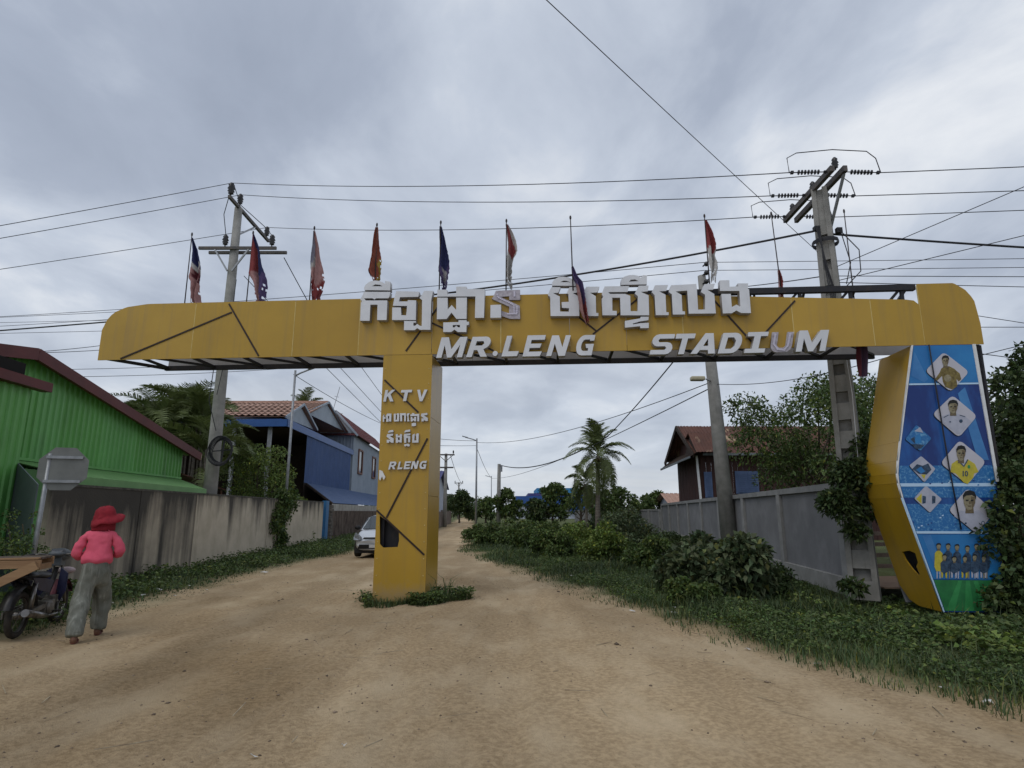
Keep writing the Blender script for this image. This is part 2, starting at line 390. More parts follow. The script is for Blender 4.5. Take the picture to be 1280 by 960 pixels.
# --- the right leg with the poster
GREEN_P = mat('print_pitch', (0.03, 0.20, 0.06), (0.02, 0.13, 0.045), 5, rough=0.4)
GREEN_P2 = mat('print_pitch_stripe', (0.045, 0.27, 0.085), (0.03, 0.2, 0.06), 5, rough=0.4)
BLUE1 = mat('print_blue', (0.028, 0.20, 0.47), (0.02, 0.14, 0.38), 1.5, rough=0.32)
BLUE2 = mat('print_navy', (0.012, 0.036, 0.17), (0.018, 0.10, 0.34), 1.3, rough=0.32, lo=0.42, hi=0.62, stretch=(1.6, 1, .5))
BLUE3 = mat('print_crowd', (0.022, 0.14, 0.37), (0.14, 0.34, 0.55), 22, detail=3, rough=0.32, lo=0.50, hi=0.72)
BLUE4 = mat('print_pale_blue', (0.06, 0.22, 0.48), (0.04, 0.16, 0.40), 3, rough=0.32)
PWH = mat('print_white', (0.50, 0.49, 0.55), (0.46, 0.45, 0.50), 3, rough=0.35)
PLINE = mat('print_line', (0.45, 0.62, 0.80), rough=0.35)
SKIN_P = mat('print_skin', (0.30, 0.26, 0.17), (0.20, 0.17, 0.10), 30, rough=0.4)
HAIR_P = mat('print_hair', (0.012, 0.012, 0.012), rough=0.5)
GOLD_P = mat('print_gold', (0.23, 0.18, 0.055), (0.10, 0.07, 0.02), 18, rough=0.4)
YEL_P = mat('print_yellow', (0.55, 0.46, 0.05), (0.42, 0.36, 0.04), 12, rough=0.4)
DKBL_P = mat('print_dark_kit', (0.015, 0.03, 0.06), (0.05, 0.09, 0.15), 20, rough=0.4)
PSH_P = mat('print_pale_shirt', (0.43, 0.44, 0.52), (0.36, 0.37, 0.45), 10, rough=0.4)
RIM_P = mat('print_rim', (0.01, 0.015, 0.03), rough=0.5)
leg = [gl(*q) for q in ((1140, 432), (1217, 431), (1245, 600))]
lx0, lxt = gl(1140, 432)[0], gl(1217, 431)[0]
ez = 2.25
edge_l = [(lx0, ZB), gl(1125, 552), gl(1122.3, 576), gl(1121.3, 592), gl(1122.6, 604), gl(1127.5, 622), (7.40, -0.07)]
edge_r = [(8.40, -0.07), (gl(1246, 602)[0], gl(1246, 602)[1]), (lxt, ZB)]
outline = [edge_l[-1], edge_r[0], edge_r[1], edge_r[2]] + edge_l[:-1]
board = link('poster', poly_mesh('poster', [outline], 0.0, 0.02), BLUE2, gate)
def el_x(z, side):
    e = edge_l if side == 0 else list(reversed(edge_r))
    zs = [q[1] for q in e][::-1]; xs = [q[0] for q in e][::-1]
    return float(np.interp(z, zs, xs))
def band(z0, z1, m, lay, name='print_band', a=0, b=1):
    """a printed band between two heights; lay orders flat prints 2 mm apart"""
    zz = np.linspace(z0, z1, 7); lo_ = []; hi_ = []
    for z in zz:
        l, r = el_x(z, 0) + .03, el_x(z, 1) - .03
        lo_.append((l + (r - l) * a, z)); hi_.append((l + (r - l) * b, z))
    link(name, poly_mesh(name, [lo_ + hi_[::-1]], -0.002 * lay - .002, -0.002 * lay), m, board)
def zg(px, py): return gl(px, py)[1]
band(zg(1160, 479), ZB - .01, BLUE1, 1); band(zg(1160, 622), zg(1160, 582), BLUE3, 1); band(zg(1160, 664), zg(1160, 630), BLUE3, 1)
band(zg(1170, 724), zg(1170, 668), BLUE1, 1)
band(zg(1170, 481), zg(1170, 479), PLINE, 2, 'print_line'); band(zg(1170, 608), zg(1170, 604), PLINE, 2, 'print_line'); band(zg(1170, 667), zg(1170, 664), PLINE, 2, 'print_line')
band(-.05, zg(1190, 725), GREEN_P, 2, 'print_pitch')
zt_ = zg(1190, 725)
for a0, a1 in ((0.02, .17), (.34, .5), (.66, .82)):
    x0a, x1a = 7.42 + a0 * .96, 7.42 + a1 * .96; t0, t1 = 7.42 + (.3 + a0 * .4) * .96, 7.42 + (.3 + a1 * .4) * .96
    link('print_stripe', poly_mesh('print_stripe', [[(x0a, -.05), (x1a, -.05), (t1, zt_ - .01), (t0, zt_ - .01)]], -0.008, -0.006), GREEN_P2, board)
for q in (((1197, 492), (1206, 484), (1236, 575), (1222, 575)), ((1153, 670), (1163, 668), (1180, 715), (1172, 718)), ((1139, 470), (1143, 440), (1160, 474), (1155, 478))):
    link('print_light_beam', poly_mesh('print_light_beam', [[gl(*k) for k in q]], -0.006, -0.0045), BLUE4, board)
def rdiamond(q4, t=0.16):
    pts = [Vector(gl(*k)) for k in q4]; out = []
    for i in range(4):
        a, b, c = pts[i - 1], pts[i], pts[(i + 1) % 4]
        s0 = b + (a - b) * t; s1 = b + (c - b) * t
        for u in (0, .25, .5, .75, 1): out.append(tuple((1 - u) ** 2 * s0 + 2 * u * (1 - u) * b + u * u * s1))
    return out
def oval(cx, cy, rx, ry, n=16, a0=0, a1=360):
    return [gl(cx + rx * math.cos(R(a0 + (a1 - a0) * k / n)), cy - ry * math.sin(R(a0 + (a1 - a0) * k / n))) for k in range(n)]
def prt(name, loop, m, lay, par): link(name, poly_mesh(name, [loop], -0.002 * lay - .002, -0.002 * lay), m, par)
def shape(name, q, m, lay): prt(name, [gl(*k) for k in q], m, lay, board)
big = [((1156, 464), (1179, 440), (1211, 465), (1188, 490)), ((1165, 518), (1190, 494), (1221, 520), (1198, 547)), ((1175, 579), (1199, 550), (1232, 577), (1209, 606)), ((1185, 638), (1209, 610), (1243, 640), (1220, 667))]
small = [((1131, 549), (1145, 531), (1164, 548), (1150, 564)), ((1136, 582), (1151, 570), (1169, 586), (1155, 603)), ((1142, 623), (1157, 607), (1177, 624), (1162, 641))]
for q in big:
    prt('photo_rim', rdiamond([(x - .8, y + .8) for x, y in q]), RIM_P, 4, board); prt('photo_ground', rdiamond(q), PWH, 5, board)
for i, q in enumerate(small):
    prt('photo_rim', rdiamond([(x - .6, y + .6) for x, y in q], .1), RIM_P, 4, board); prt('photo_ground', rdiamond(q, .1), (BLUE3, PSH_P, PSH_P)[i], 5, board)
    cx = sum(k[0] for k in q) / 4; cy = sum(k[1] for k in q) / 4
    if i == 0:
        shape('printed_player', [(cx - 4, cy + 6), (cx + 4, cy + 6), (cx + 3, cy - 3), (cx + 1.2, cy - 5), (cx - 1.2, cy - 5), (cx - 3, cy - 3)], BLUE1, 6)
        shape('printed_player', [(cx - 10, cy + 1), (cx - 4, cy + 7), (cx - 5, cy - 2)], DKBL_P, 6); shape('printed_player', [(cx - 4, cy + 13), (cx - 8, cy + 7), (cx + 8, cy + 8), (cx + 3, cy + 13)], DKBL_P, 6)
        shape('printed_player', [(cx - 5, cy - 9), (cx + 2, cy - 14), (cx + 6, cy - 7)], PSH_P, 6)
    elif i == 1:
        shape('printed_player', [(cx - 13, cy + 1), (cx - 7, cy - 5), (cx, cy - 3), (cx + 7, cy - 6), (cx + 11, cy + 2), (cx + 5, cy + 8), (cx - 5, cy + 7)], DKBL_P, 6)
        shape('printed_player', [(cx - 8, cy + 2), (cx - 2, cy - 2), (cx + 3, cy + 4), (cx - 2, cy + 7)], BLUE1, 7)
        shape('printed_player', [(cx - 2, cy + 8), (cx + 4, cy + 8), (cx + 2, cy + 14)], YEL_P, 6)
    else:
        shape('printed_player', [(cx - 15, cy), (cx - 8, cy - 7), (cx - 8, cy + 6)], YEL_P, 6)
        for k in range(3): shape('printed_player', [(cx - 7 + k * 6, cy + 6), (cx - 7 + k * 6, cy - 4), (cx - 5 + k * 6, cy - 7 + abs(k - 1) * 3), (cx - 2.5 + k * 6, cy - 3), (cx - 3 + k * 6, cy + 5)], (DKBL_P, PSH_P, DKBL_P)[k], 6)
SKIN_D = mat('print_skin_shade', (0.17, 0.13, 0.075), (0.11, 0.085, 0.05), 40, rough=.4)
def head(cx, cy, rx, ry, lay=8, fine=True):
    shape('printed_neck', [(cx - rx * .55, cy + ry * .5), (cx + rx * .6, cy + ry * .5), (cx + rx * .75, cy + ry * 1.35), (cx - rx * .7, cy + ry * 1.35)], SKIN_D, lay)
    jaw = [(cx - rx, cy - ry * .3), (cx - rx * .96, cy + ry * .25), (cx - rx * .7, cy + ry * .72), (cx - rx * .28, cy + ry * .98), (cx + rx * .25, cy + ry * .98), (cx + rx * .68, cy + ry * .70), (cx + rx * .96, cy + ry * .2), (cx + rx, cy - ry * .3), (cx + rx * .6, cy - ry * .85), (cx - rx * .6, cy - ry * .85)]
    shape('printed_face', jaw, SKIN_P, lay + 1)
    shape('printed_hair', [(cx - rx * 1.06, cy - ry * .10), (cx - rx * 1.12, cy - ry * .6), (cx - rx * .75, cy - ry * 1.02), (cx, cy - ry * 1.16), (cx + rx * .8, cy - ry), (cx + rx * 1.12, cy - ry * .55), (cx + rx * 1.05, cy - ry * .10), (cx + rx * .86, cy - ry * .45), (cx + rx * .4, cy - ry * .62), (cx - rx * .5, cy - ry * .58), (cx - rx * .88, cy - ry * .42)], HAIR_P, lay + 2)
    if not fine: return
    shape('printed_shade', [(cx + rx * .15, cy - ry * .5), (cx + rx * .9, cy - ry * .4), (cx + rx * .9, cy + ry * .3), (cx + rx * .5, cy + ry * .8), (cx + rx * .3, cy + ry * .2)], SKIN_D, lay + 2)
    for s in (-1, 1): shape('printed_brow', [(cx + s * rx * .42 - rx * .26, cy - ry * .10), (cx + s * rx * .42 + rx * .26, cy - ry * .13), (cx + s * rx * .42 + rx * .2, cy + ry * .03), (cx + s * rx * .42 - rx * .2, cy + ry * .04)], HAIR_P, lay + 3)
    shape('printed_nose', [(cx - rx * .05, cy), (cx + rx * .14, cy), (cx + rx * .2, cy + ry * .34), (cx - rx * .12, cy + ry * .34)], SKIN_D, lay + 3)
    shape('printed_mouth', [(cx - rx * .34, cy + ry * .52), (cx + rx * .34, cy + ry * .52), (cx + rx * .2, cy + ry * .63), (cx - rx * .2, cy + ry * .63)], SKIN_D, lay + 3)
shape('printed_shirt', [(1176, 461), (1180, 458), (1186, 458), (1192, 461), (1199, 467), (1201, 474), (1198, 477), (1195, 474), (1196, 483), (1190, 487), (1181, 484), (1178, 477), (1177, 470), (1171, 476), (1167, 473), (1166, 468), (1169, 473), (1174, 466)], GOLD_P, 6)
prt('printed_ball', oval(1184, 473, 4.5, 4.5), SKIN_P, 7, board); head(1181, 451.5, 4, 6.2)
shape('printed_shirt', [(1174, 525), (1178, 520), (1186, 517), (1190, 519), (1195, 517), (1206, 521), (1214, 527), (1199, 543), (1196, 543)], PSH_P, 6); head(1190.5, 509, 5.6, 8)
prt('printed_badge', oval(1200.5, 526.5, 2.3, 2.3, 10), DKBL_P, 7, board); prt('printed_badge', oval(1187, 527.5, 1.2, .9, 8), DKBL_P, 7, board)
for s in (0, 1): shape('printed_stripe', [(1179 + s * 20, 521.5 - s * 3), (1185 + s * 21, 518.5 + s * 2.2), (1185 + s * 21, 519.5 + s * 2.2), (1179 + s * 20, 522.5 - s * 3)], DKBL_P, 7)
shape('printed_shirt', [(1187.5, 590), (1189, 580), (1196, 575), (1204, 582), (1209, 574), (1218, 580), (1222.5, 590), (1217, 592), (1216, 597), (1209, 605), (1204, 603), (1194, 592)], YEL_P, 6); head(1200.5, 567, 5.4, 9)
shape('printed_collar', [(1197, 575), (1204, 582), (1208.6, 574), (1209.6, 575), (1204.3, 584), (1196, 576)], DKBL_P, 7)
# the figure 10 and the small lettering printed on the shirts
shape('printed_digit', [(1202.6, 589), (1204, 588.4), (1204, 595.5), (1202.6, 595.5)], DKBL_P, 7)
link('printed_digit', poly_mesh('printed_digit', [oval(1207.2, 592, 2.1, 3.6, 14), oval(1207.2, 592, .9, 2.3, 14)], -.018, -.016), DKBL_P, board)
prt('printed_badge', oval(1210.5, 583.5, 1.8, 2.4, 10), GREEN_P2, 7, board)
shape('printed_shirt', [(1192, 645), (1200, 638), (1208, 640), (1215, 640), (1222, 637), (1235, 647), (1221, 664), (1218, 664)], PSH_P, 6); head(1211, 626, 7.4, 11.5)
prt('printed_badge', oval(1206.4, 654, 1.4, 1.2, 8), DKBL_P, 7, board); prt('printed_badge', oval(1228, 654, 2.4, 2.8, 10), DKBL_P, 7, board); prt('printed_badge', oval(1228, 654, 1.6, 1.9, 10), PSH_P, 8, board)
rt = random.Random(4)
for k in range(6):
    x = 1173 + k * 11.6 + rt.uniform(-.8, .8); t = rt.uniform(-2, 2); kit = YEL_P if k == 0 else DKBL_P
    shape('printed_player', [(x - 5.2, 708), (x - 4.6, 693 + t), (x - 2, 690 + t), (x + 2, 690 + t), (x + 5, 693 + t), (x + 5.6, 708), (x + 3, 714), (x - 3, 714)], kit, 6); head(x, 684.5 + t, 2.6, 3.7, 7, False)
    for s_x in (-2.6, 1.0): shape('printed_leg', [(x + s_x, 712), (x + s_x + 1.8, 712), (x + s_x + 1.6, 723), (x + s_x + .2, 723)], SKIN_P if k % 2 else PSH_P, 5)
for k in range(5):
    x = 1180 + k * 12.2 + rt.uniform(-.8, .8); t = rt.uniform(-1.5, 1.5)
    shape('printed_player', [(x - 4.2, 714), (x - 4.8, 705 + t), (x - 2, 702 + t), (x + 2, 702 + t), (x + 4.8, 705 + t), (x + 5, 714), (x + 2, 716), (x - 2, 716)], DKBL_P, 10); head(x, 697.5 + t, 2.5, 3.6, 11, False)
    for s_x in (-4.0, 1.2): shape('printed_leg', [(x + s_x, 713), (x + s_x + 2.6, 713), (x + s_x + 2.2, 722), (x + s_x + .4, 722)], YEL_P if k in (0, 2) else PSH_P, 9)
for k in range(70):
    x = rt.uniform(1140, 1236); y = rt.uniform(584, 662)
    if 606 < y < 630: continue
    shape('printed_crowd', [(x - 1.2, y), (x + 1.1, y - .8), (x + 1.3, y + 1.0), (x - .8, y + 1.2)], rt.choice([BLUE2, PLINE, BLUE4]), 3)
# white edge strips and a black cable down the poster
def rib(p, q, w, m, name, y0=-.02, y1=.02):
    d = Vector((q[0] - p[0], q[1] - p[1])).normalized(); n = Vector((-d.y, d.x)) * w / 2
    link(name, poly_mesh(name, [[(p[0] - n.x, p[1] - n.y), (q[0] - n.x, q[1] - n.y), (q[0] + n.x, q[1] + n.y), (p[0] + n.x, p[1] + n.y)]], y0, y1), m, gate)
for i in range(6): rib(edge_l[i], edge_l[i + 1], .025, WHITE if i < 5 else PLINE, 'edge_strip')
rib(edge_r[1], edge_r[2], .055, WHITE, 'edge_strip')
c_ = MB(); c_.tube([(gl(1160, 433)[0], -.035, ZB), (gl(1171, 500)[0], -.035, gl(1171, 500)[1]), (gl(1185, 585)[0], -.035, gl(1185, 585)[1]), (gl(1200, 662)[0], -.035, gl(1200, 662)[1])], .013, 6); c_.build('cable', WIRE, gate, world=False)
# yellow side facing the road, folded at the elbow; a torn hole in the lower sheet
sp = edge_l
for i in range(6):
    (x0, z0), (x1, z1) = sp[i], sp[i + 1]
    L = math.hypot(x1 - x0, z1 - z0); d = Vector((x1 - x0, 0, z1 - z0)) / L; nrm = Vector((d.z, 0, -d.x))
    M = Matrix(((0, nrm.x, d.x, x0), (1, nrm.y, 0, 0), (0, nrm.z, d.z, z0), (0, 0, 0, 1)))
    lp_ = [(0.024, 0.002), (DEP, 0.002), (DEP, L), (0.024, L)]
    loops = [lp_]
    if i == 5:
        lp_[2] = (DEP - .02, L - .32); lp_.insert(3, (DEP - .2, L - .08)); lp_.insert(4, (DEP - .45, L))
        loops.append([(.20, L - .98), (.36, L - 1.02), (.62, L - .98), (.60, L - .84), (.48, L - .68), (.36, L - .58), (.30, L - .60), (.32, L - .74), (.22, L - .82)])
    link('side_panel', poly_mesh('side_panel', loops, -0.01, 0.01, M), YEL, gate)
k_ = MB(); k_.bbox((7.95, .10, .0), (8.3, DEP - .1, ZF - .15)); k_.bbox((7.7, .3, .0), (7.9, .5, 2.0)); k_.build('inner_column', FRAME, gate, world=False)
k_ = MB(); k_.slab([(8.62, 0.03, 0.4), (8.62, DEP, 0.4), (8.72, DEP, ZB), (8.72, .03, ZB)], .1); k_.build('outer_side', FRAME, gate, world=False)
link('back_panel', poly_mesh('back_panel', [outline], DEP - .0, DEP + .02), INNER, gate)
k_ = MB(); k_.slab([(lxt + .03, .03, ZB - .01), (8.60, .03, 2.4), (8.72, .03, 2.4), (xr - .03, .03, ZB - .01)], .02); k_.build('outer_edge', FRAME, gate, world=False)
for xx in (7.55, 8.2):
    k_ = MB(); k_.bbox((xx - .05, .06, -.3), (xx + .05, .16, .35)); k_.build('foot', CONC, gate, world=False)

# --- raised letters
LY0, LY1 = -0.15, -0.004
def letter(loops, m=(LETF, LETS), label=None, y0=LY0, y1=LY1, name='letter'):
    me = poly_mesh(name, loops, y0, y1)
    me.materials.append(m[0]); me.materials.append(m[1])
    for p in me.polygons: p.material_index = 0 if p.normal.y < -0.9 else 1
    o = bpy.data.objects.new(name, me); COL.objects.link(o); o.parent = gate
    if label: o['label'] = label
    return o
def Zm(ox, oy, sc, q, off=LY0): return [gl(ox + x / sc, oy + y / sc, off) for x, y in q]
K1 = (440, 340, 10.667); K2 = (540, 340, 10.667); K3 = (680, 335, 10.667); K4 = (740, 335, 10.667); K5 = (830, 335, 10.667)
letter([Zm(*K1, ((160, 205), (185, 165), (230, 130), (300, 112), (370, 118), (440, 155), (440, 118), (510, 130), (510, 245), (165, 240))), Zm(*K1, ((262, 190), (310, 165), (370, 170), (410, 190)))])
letter([Zm(*K1, ((160, 265), (510, 265), (500, 325), (485, 350), (320, 350), (300, 366), (270, 350), (160, 350), (185, 380), (470, 378), (460, 640), (335, 640), (340, 435), (245, 435), (235, 650), (108, 650), (118, 410), (135, 385), (110, 370), (140, 310)))])
letter([Zm(*K1, ((590, 255), (895, 262), (885, 330), (640, 335), (625, 392), (740, 392), (745, 375), (855, 378), (850, 640), (535, 640), (537, 472), (650, 472), (655, 575), (722, 577), (735, 452), (545, 450), (565, 345)))])
letter([Zm(*K1, ((960, 250), (1082, 252), (1065, 330), (1057, 370), (1045, 770), (905, 770), (870, 748), (835, 775), (693, 775), (695, 652), (855, 655), (850, 675), (818, 675), (818, 715), (840, 717), (870, 692), (905, 718), (930, 718), (935, 375), (900, 345), (935, 300)))])
letter([Zm(*K2, ((68, 235), (200, 235), (200, 298), (322, 290), (322, 195), (460, 195), (460, 225), (703, 228), (693, 610), (572, 612), (578, 325), (70, 328)))])
letter([Zm(*K2, ((70, 342), (208, 342), (208, 500), (262, 440), (322, 505), (322, 342), (465, 340), (460, 625), (325, 625), (260, 540), (195, 625), (65, 630)))])
letter([Zm(*K2, ((150, 672), (352, 668), (355, 642), (460, 642), (462, 662), (492, 662), (490, 705), (460, 708), (458, 800), (345, 800), (300, 768), (255, 800), (150, 800))), Zm(*K2, ((275, 708), (372, 705), (372, 738), (350, 738), (322, 715), (300, 738), (278, 738)))])
NN = ((845, 228), (1170, 215), (1172, 350), (1025, 350), (1025, 300), (905, 310), (1165, 430), (1172, 605), (1040, 605), (925, 568), (920, 608), (778, 610), (780, 440), (918, 435), (920, 500), (1022, 530), (1025, 440), (790, 335), (815, 300))
nl = letter([Zm(*K2, NN)], (LETB, LETS), 'letter with its face missing, dotted LED modules bare', y0=-.06)
link('letter_face', poly_mesh('letter_face', [Zm(*K2, ((778, 610), (780, 440), (918, 435), (920, 608)))], LY0, -.062), LETF, nl)
letter([Zm(*K3, ((108, 195), (140, 150), (190, 122), (255, 115), (330, 125), (390, 155), (450, 130), (450, 238), (108, 235))), Zm(*K3, ((215, 188), (260, 168), (300, 170), (355, 190)))])
letter([Zm(*K3, ((100, 255), (220, 255), (190, 330), (120, 335), (210, 380), (215, 580), (330, 582), (335, 535), (240, 530), (235, 455), (330, 450), (325, 345), (300, 340), (340, 255), (460, 255), (440, 330), (385, 335), (470, 380), (470, 640), (88, 640), (82, 385), (50, 360), (75, 300)))])
letter([Zm(*K3, ((565, 250), (740, 248), (710, 325), (615, 330), (690, 375), (695, 598), (725, 600), (725, 640), (560, 640), (545, 380), (520, 320)))])
letter([Zm(*K4, ((388, 155), (430, 115), (490, 95), (560, 92), (620, 105), (650, 130), (680, 95), (732, 100), (732, 218), (385, 225))), Zm(*K4, ((490, 182), (520, 155), (575, 152), (625, 175)))])
letter([Zm(*K4, ((170, 245), (495, 240), (475, 318), (215, 322), (240, 345), (440, 345), (510, 370), (515, 575), (610, 575), (612, 375), (570, 340), (600, 285), (625, 235), (755, 235), (745, 310), (650, 318), (755, 365), (762, 630), (382, 630), (375, 395), (270, 395), (272, 570), (330, 572), (330, 630), (140, 630), (130, 410), (150, 385), (130, 350), (150, 290)))])
letter([Zm(*K4, ((440, 705), (640, 672), (650, 650), (757, 650), (752, 695), (640, 712), (545, 740), (545, 752), (650, 735), (757, 730), (757, 800), (645, 802), (640, 775), (440, 795)))])
letter([Zm(*K4, ((840, 230), (1015, 225), (990, 305), (895, 312), (980, 355), (990, 588), (1022, 590), (1022, 628), (850, 628), (835, 360), (795, 320), (815, 290)))])
letter([Zm(*K5, ((95, 230), (430, 212), (440, 300), (455, 555), (548, 552), (548, 355), (492, 320), (540, 215), (680, 208), (655, 288), (575, 290), (670, 345), (692, 605), (330, 608), (310, 300), (155, 312), (235, 360), (245, 575), (280, 580), (280, 618), (118, 620), (105, 350), (62, 318)))])
letter([Zm(*K5, ((745, 165), (872, 162), (875, 250), (990, 245), (985, 205), (1122, 205), (1118, 275), (1135, 285), (1160, 600), (1030, 600), (965, 565), (905, 602), (785, 605), (765, 345), (890, 345), (905, 520), (965, 488), (1020, 515), (1005, 305), (745, 305)))])
def arc(cx, cy, rx, ry, a0, a1, n=7): return [(cx + rx * math.cos(R(a0 + (a1 - a0) * k / n)), cy + ry * math.sin(R(a0 + (a1 - a0) * k / n))) for k in range(n + 1)]
GLY = {
 'M': [[(0, 0), (.2, 0), (.2, .62), (.42, 0), (.58, 0), (.8, .62), (.8, 0), (1, 0), (1, 1), (.72, 1), (.5, .4), (.28, 1), (0, 1)]],
 'R': [[(0, 0), (.28, 0), (.28, .34), (.45, .34), (.72, 0), (1.05, 0), (.74, .38)] + arc(.68, .69, .32, .31, -70, 90) + [(0, 1)], [(.28, .56), (.28, .78), (.62, .78), (.7, .67), (.62, .56)]],
 'L': [[(0, 0), (.96, 0), (1, .24), (.32, .24), (.32, 1), (0, 1)]],
 'E': [[(0, 0), (.95, 0), (1, .22), (.28, .22), (.28, .4), (.85, .4), (.88, .6), (.28, .6), (.28, .78), (1, .78), (1, 1), (0, 1)]],
 'N': [[(0, 0), (.27, 0), (.27, .6), (.66, 0), (1, 0), (1, 1), (.73, 1), (.73, .42), (.36, 1), (0, 1)]],
 'G': [[(.98, .72), (.98, 1), (.42, 1)] + arc(.40, .5, .40, .5, 90, 270, 9) + [(1, 0), (1, .56), (.52, .56), (.60, .36), (.72, .36), (.72, .22), (.45, .22)] + arc(.45, .5, .17, .28, 270, 90, 6) + [(.75, .78), (.72, .72)]],
 'S': [[(0, 0), (.72, 0)] + arc(.72, .3, .28, .30, -90, 90, 6) + [(.34, .6), (.28, .69), (.34, .78), (1, .78), (1, 1), (.28, 1)] + arc(.28, .7, .28, .30, 90, 270, 6) + [(.64, .40), (.72, .31), (.64, .22), (0, .22)]],
 'T': [[(.36, 0), (.66, 0), (.66, .77), (1, .77), (1, 1), (0, 1), (0, .77), (.36, .77)]],
 'A': [[(0, 0), (.27, 0), (.35, .18), (.68, .18), (.74, 0), (1.02, 0), (.70, 1), (.36, 1)], [(.43, .38), (.54, .74), (.64, .38)]],
 'D': [[(0, 0), (.6, 0)] + arc(.6, .5, .4, .5, -90, 90, 9) + [(0, 1)], [(.28, .22), (.28, .78), (.56, .78), (.70, .62), (.70, .38), (.56, .22)]],
 'I': [[(0, 0), (1, 0), (1, .2), (.66, .2), (.66, .8), (1, .8), (1, 1), (0, 1), (0, .8), (.34, .8), (.34, .2), (0, .2)]],
 'U': [[(0, 1), (0, .32)] + arc(.34, .34, .34, .34, 180, 270, 4) + arc(.66, .34, .34, .34, 270, 360, 4) + [(1, 1), (.71, 1), (.71, .34), (.6, .23), (.4, .23), (.29, .34), (.29, 1)]],
 'K': [[(0, 0), (.27, 0), (.27, .36), (.38, .46), (.70, 0), (1.05, 0), (.60, .62), (1, 1), (.66, 1), (.27, .66), (.27, 1), (0, 1)]],
 'V': [[(.36, 0), (.62, 0), (1, 1), (.70, 1), (.49, .34), (.28, 1), (0, 1)]],
 '.': [arc(.5, .5, .5, .5, 0, 330, 11)],
}
def latin(ch, ox, oy, sc, bl, br, tl, **kw):
    bl, br, tl = Vector(bl), Vector(br), Vector(tl); off = kw.get('y0', LY0)
    loops = [[gl(*((bl + (br - bl) * x + (tl - bl) * y) / sc + Vector((ox, oy))), off) for x, y in lp_] for lp_ in GLY[ch]]
    return letter(loops, **kw)
L6 = (540, 400, 5.818); L7 = (800, 400, 4.923)
for ch, a, b, c in (('M', (30, 275), (218, 270), (70, 127)), ('R', (248, 270), (392, 266), (296, 123)), ('.', (439, 262), (476, 262), (442, 224)), ('L', (505, 265), (622, 262), (546, 115)),
                    ('E', (658, 265), (790, 262), (696, 112)), ('N', (830, 262), (966, 260), (874, 112)), ('G', (1035, 258), (1160, 256), (1066, 110))): latin(ch, *L6, a, b, c)
for ch, a, b, c in (('S', (60, 212), (192, 210), (84, 88)), ('T', (192, 211), (310, 209), (226, 85)), ('A', (310, 208), (458, 206), (350, 82)), ('D', (478, 206), (608, 203), (514, 80)), ('I', (640, 203), (765, 200), (668, 75)), ('M', (958, 195), (1140, 190), (982, 65))): latin(ch, *L7, a, b, c)
ul = latin('U', *L7, (798, 200), (930, 198), (815, 75), m=(LETB, LETS), label='letter U with its face gone and LED rows bare', y0=-.05)
lm = MB()
def leds(path, ox, oy, sc, n, off, w=.035):
    pts = [Vector(q) for q in path]; L = [0]
    for i in range(1, len(pts)): L.append(L[-1] + (pts[i] - pts[i - 1]).length)
    for k in range(n):
        t = L[-1] * (k + .5) / n; i = max(j for j in range(len(L)) if L[j] <= t); i = min(i, len(pts) - 2)
        q = pts[i] + (pts[i + 1] - pts[i]) * ((t - L[i]) / (L[i + 1] - L[i])); x, z = gl(ox + q.x / sc, oy + q.y / sc, off)
        lm.box((x, off - .008, z), (w, .016, w * .8))
leds([(832, 85), (822, 150), (845, 182), (885, 186), (908, 160), (925, 82)], *L7, 26, -.05)
o = lm.build('led_modules', LED, ul, world=False); o['kind'] = 'stuff'
lm = MB(); leds([(1100, 260), (1100, 330)], *K2, 4, -.06); leds([(870, 290), (880, 340), (1090, 440), (1100, 560)], *K2, 16, -.06); leds([(1000, 560), (1130, 560), (1135, 460)], *K2, 10, -.06)
o = lm.build('led_modules', LED, nl, world=False); o['kind'] = 'stuff'
# pillar lettering
PY0 = -.045
L5 = (440, 440, 8)
for ch, a, b, c in (('K', (312, 497), (410, 494), (334, 380)), ('T', (470, 492), (578, 489), (494, 380)), ('V', (640, 494), (742, 491), (652, 378))): latin(ch, *L5, a, b, c, y0=PY0)
L8 = (465, 470, 6.857)
for ch, a, b, c in (('R', (138, 802), (196, 799), (156, 735)), ('L', (216, 801), (258, 798), (232, 735)), ('E', (270, 799), (322, 797), (284, 732)), ('N', (330, 799), (386, 795), (346, 731)), ('G', (402, 797), (458, 794), (414, 730))): latin(ch, *L8, a, b, c, y0=PY0)
def kh(q): letter([Zm(*L8, lp_, PY0) for lp_ in q], y0=PY0)
kh([((92, 345), (104, 328), (104, 352), (116, 352), (116, 366), (104, 366), (104, 392), (92, 392))])
kh([((122, 392), (122, 352), (116, 344), (130, 322), (166, 322), (164, 390), (146, 390), (148, 342), (136, 342), (136, 366), (142, 366), (142, 392))])
kh([((186, 324), (204, 322), (202, 376), (214, 376), (216, 332), (208, 332), (214, 320), (232, 320), (232, 388), (188, 390))])
kh([((240, 320), (290, 318), (290, 388), (276, 388), (276, 336), (258, 336), (258, 388), (242, 388))])
kh([((300, 322), (322, 318), (316, 336), (312, 338), (316, 376), (322, 388), (302, 390), (304, 345), (296, 338))])
kh([((328, 330), (342, 328), (342, 318), (362, 318), (362, 328), (404, 324), (404, 388), (388, 388), (388, 342), (328, 344))])
kh([((332, 350), (346, 350), (346, 372), (354, 362), (362, 372), (362, 350), (378, 350), (378, 388), (362, 388), (354, 376), (346, 390), (332, 390))])
kh([((340, 404), (376, 400), (376, 426), (358, 430), (340, 430))])
kh([((424, 322), (474, 316), (474, 334), (446, 338), (478, 360), (478, 386), (460, 386), (444, 376), (444, 388), (424, 390), (424, 364), (444, 362), (452, 368), (418, 342))])
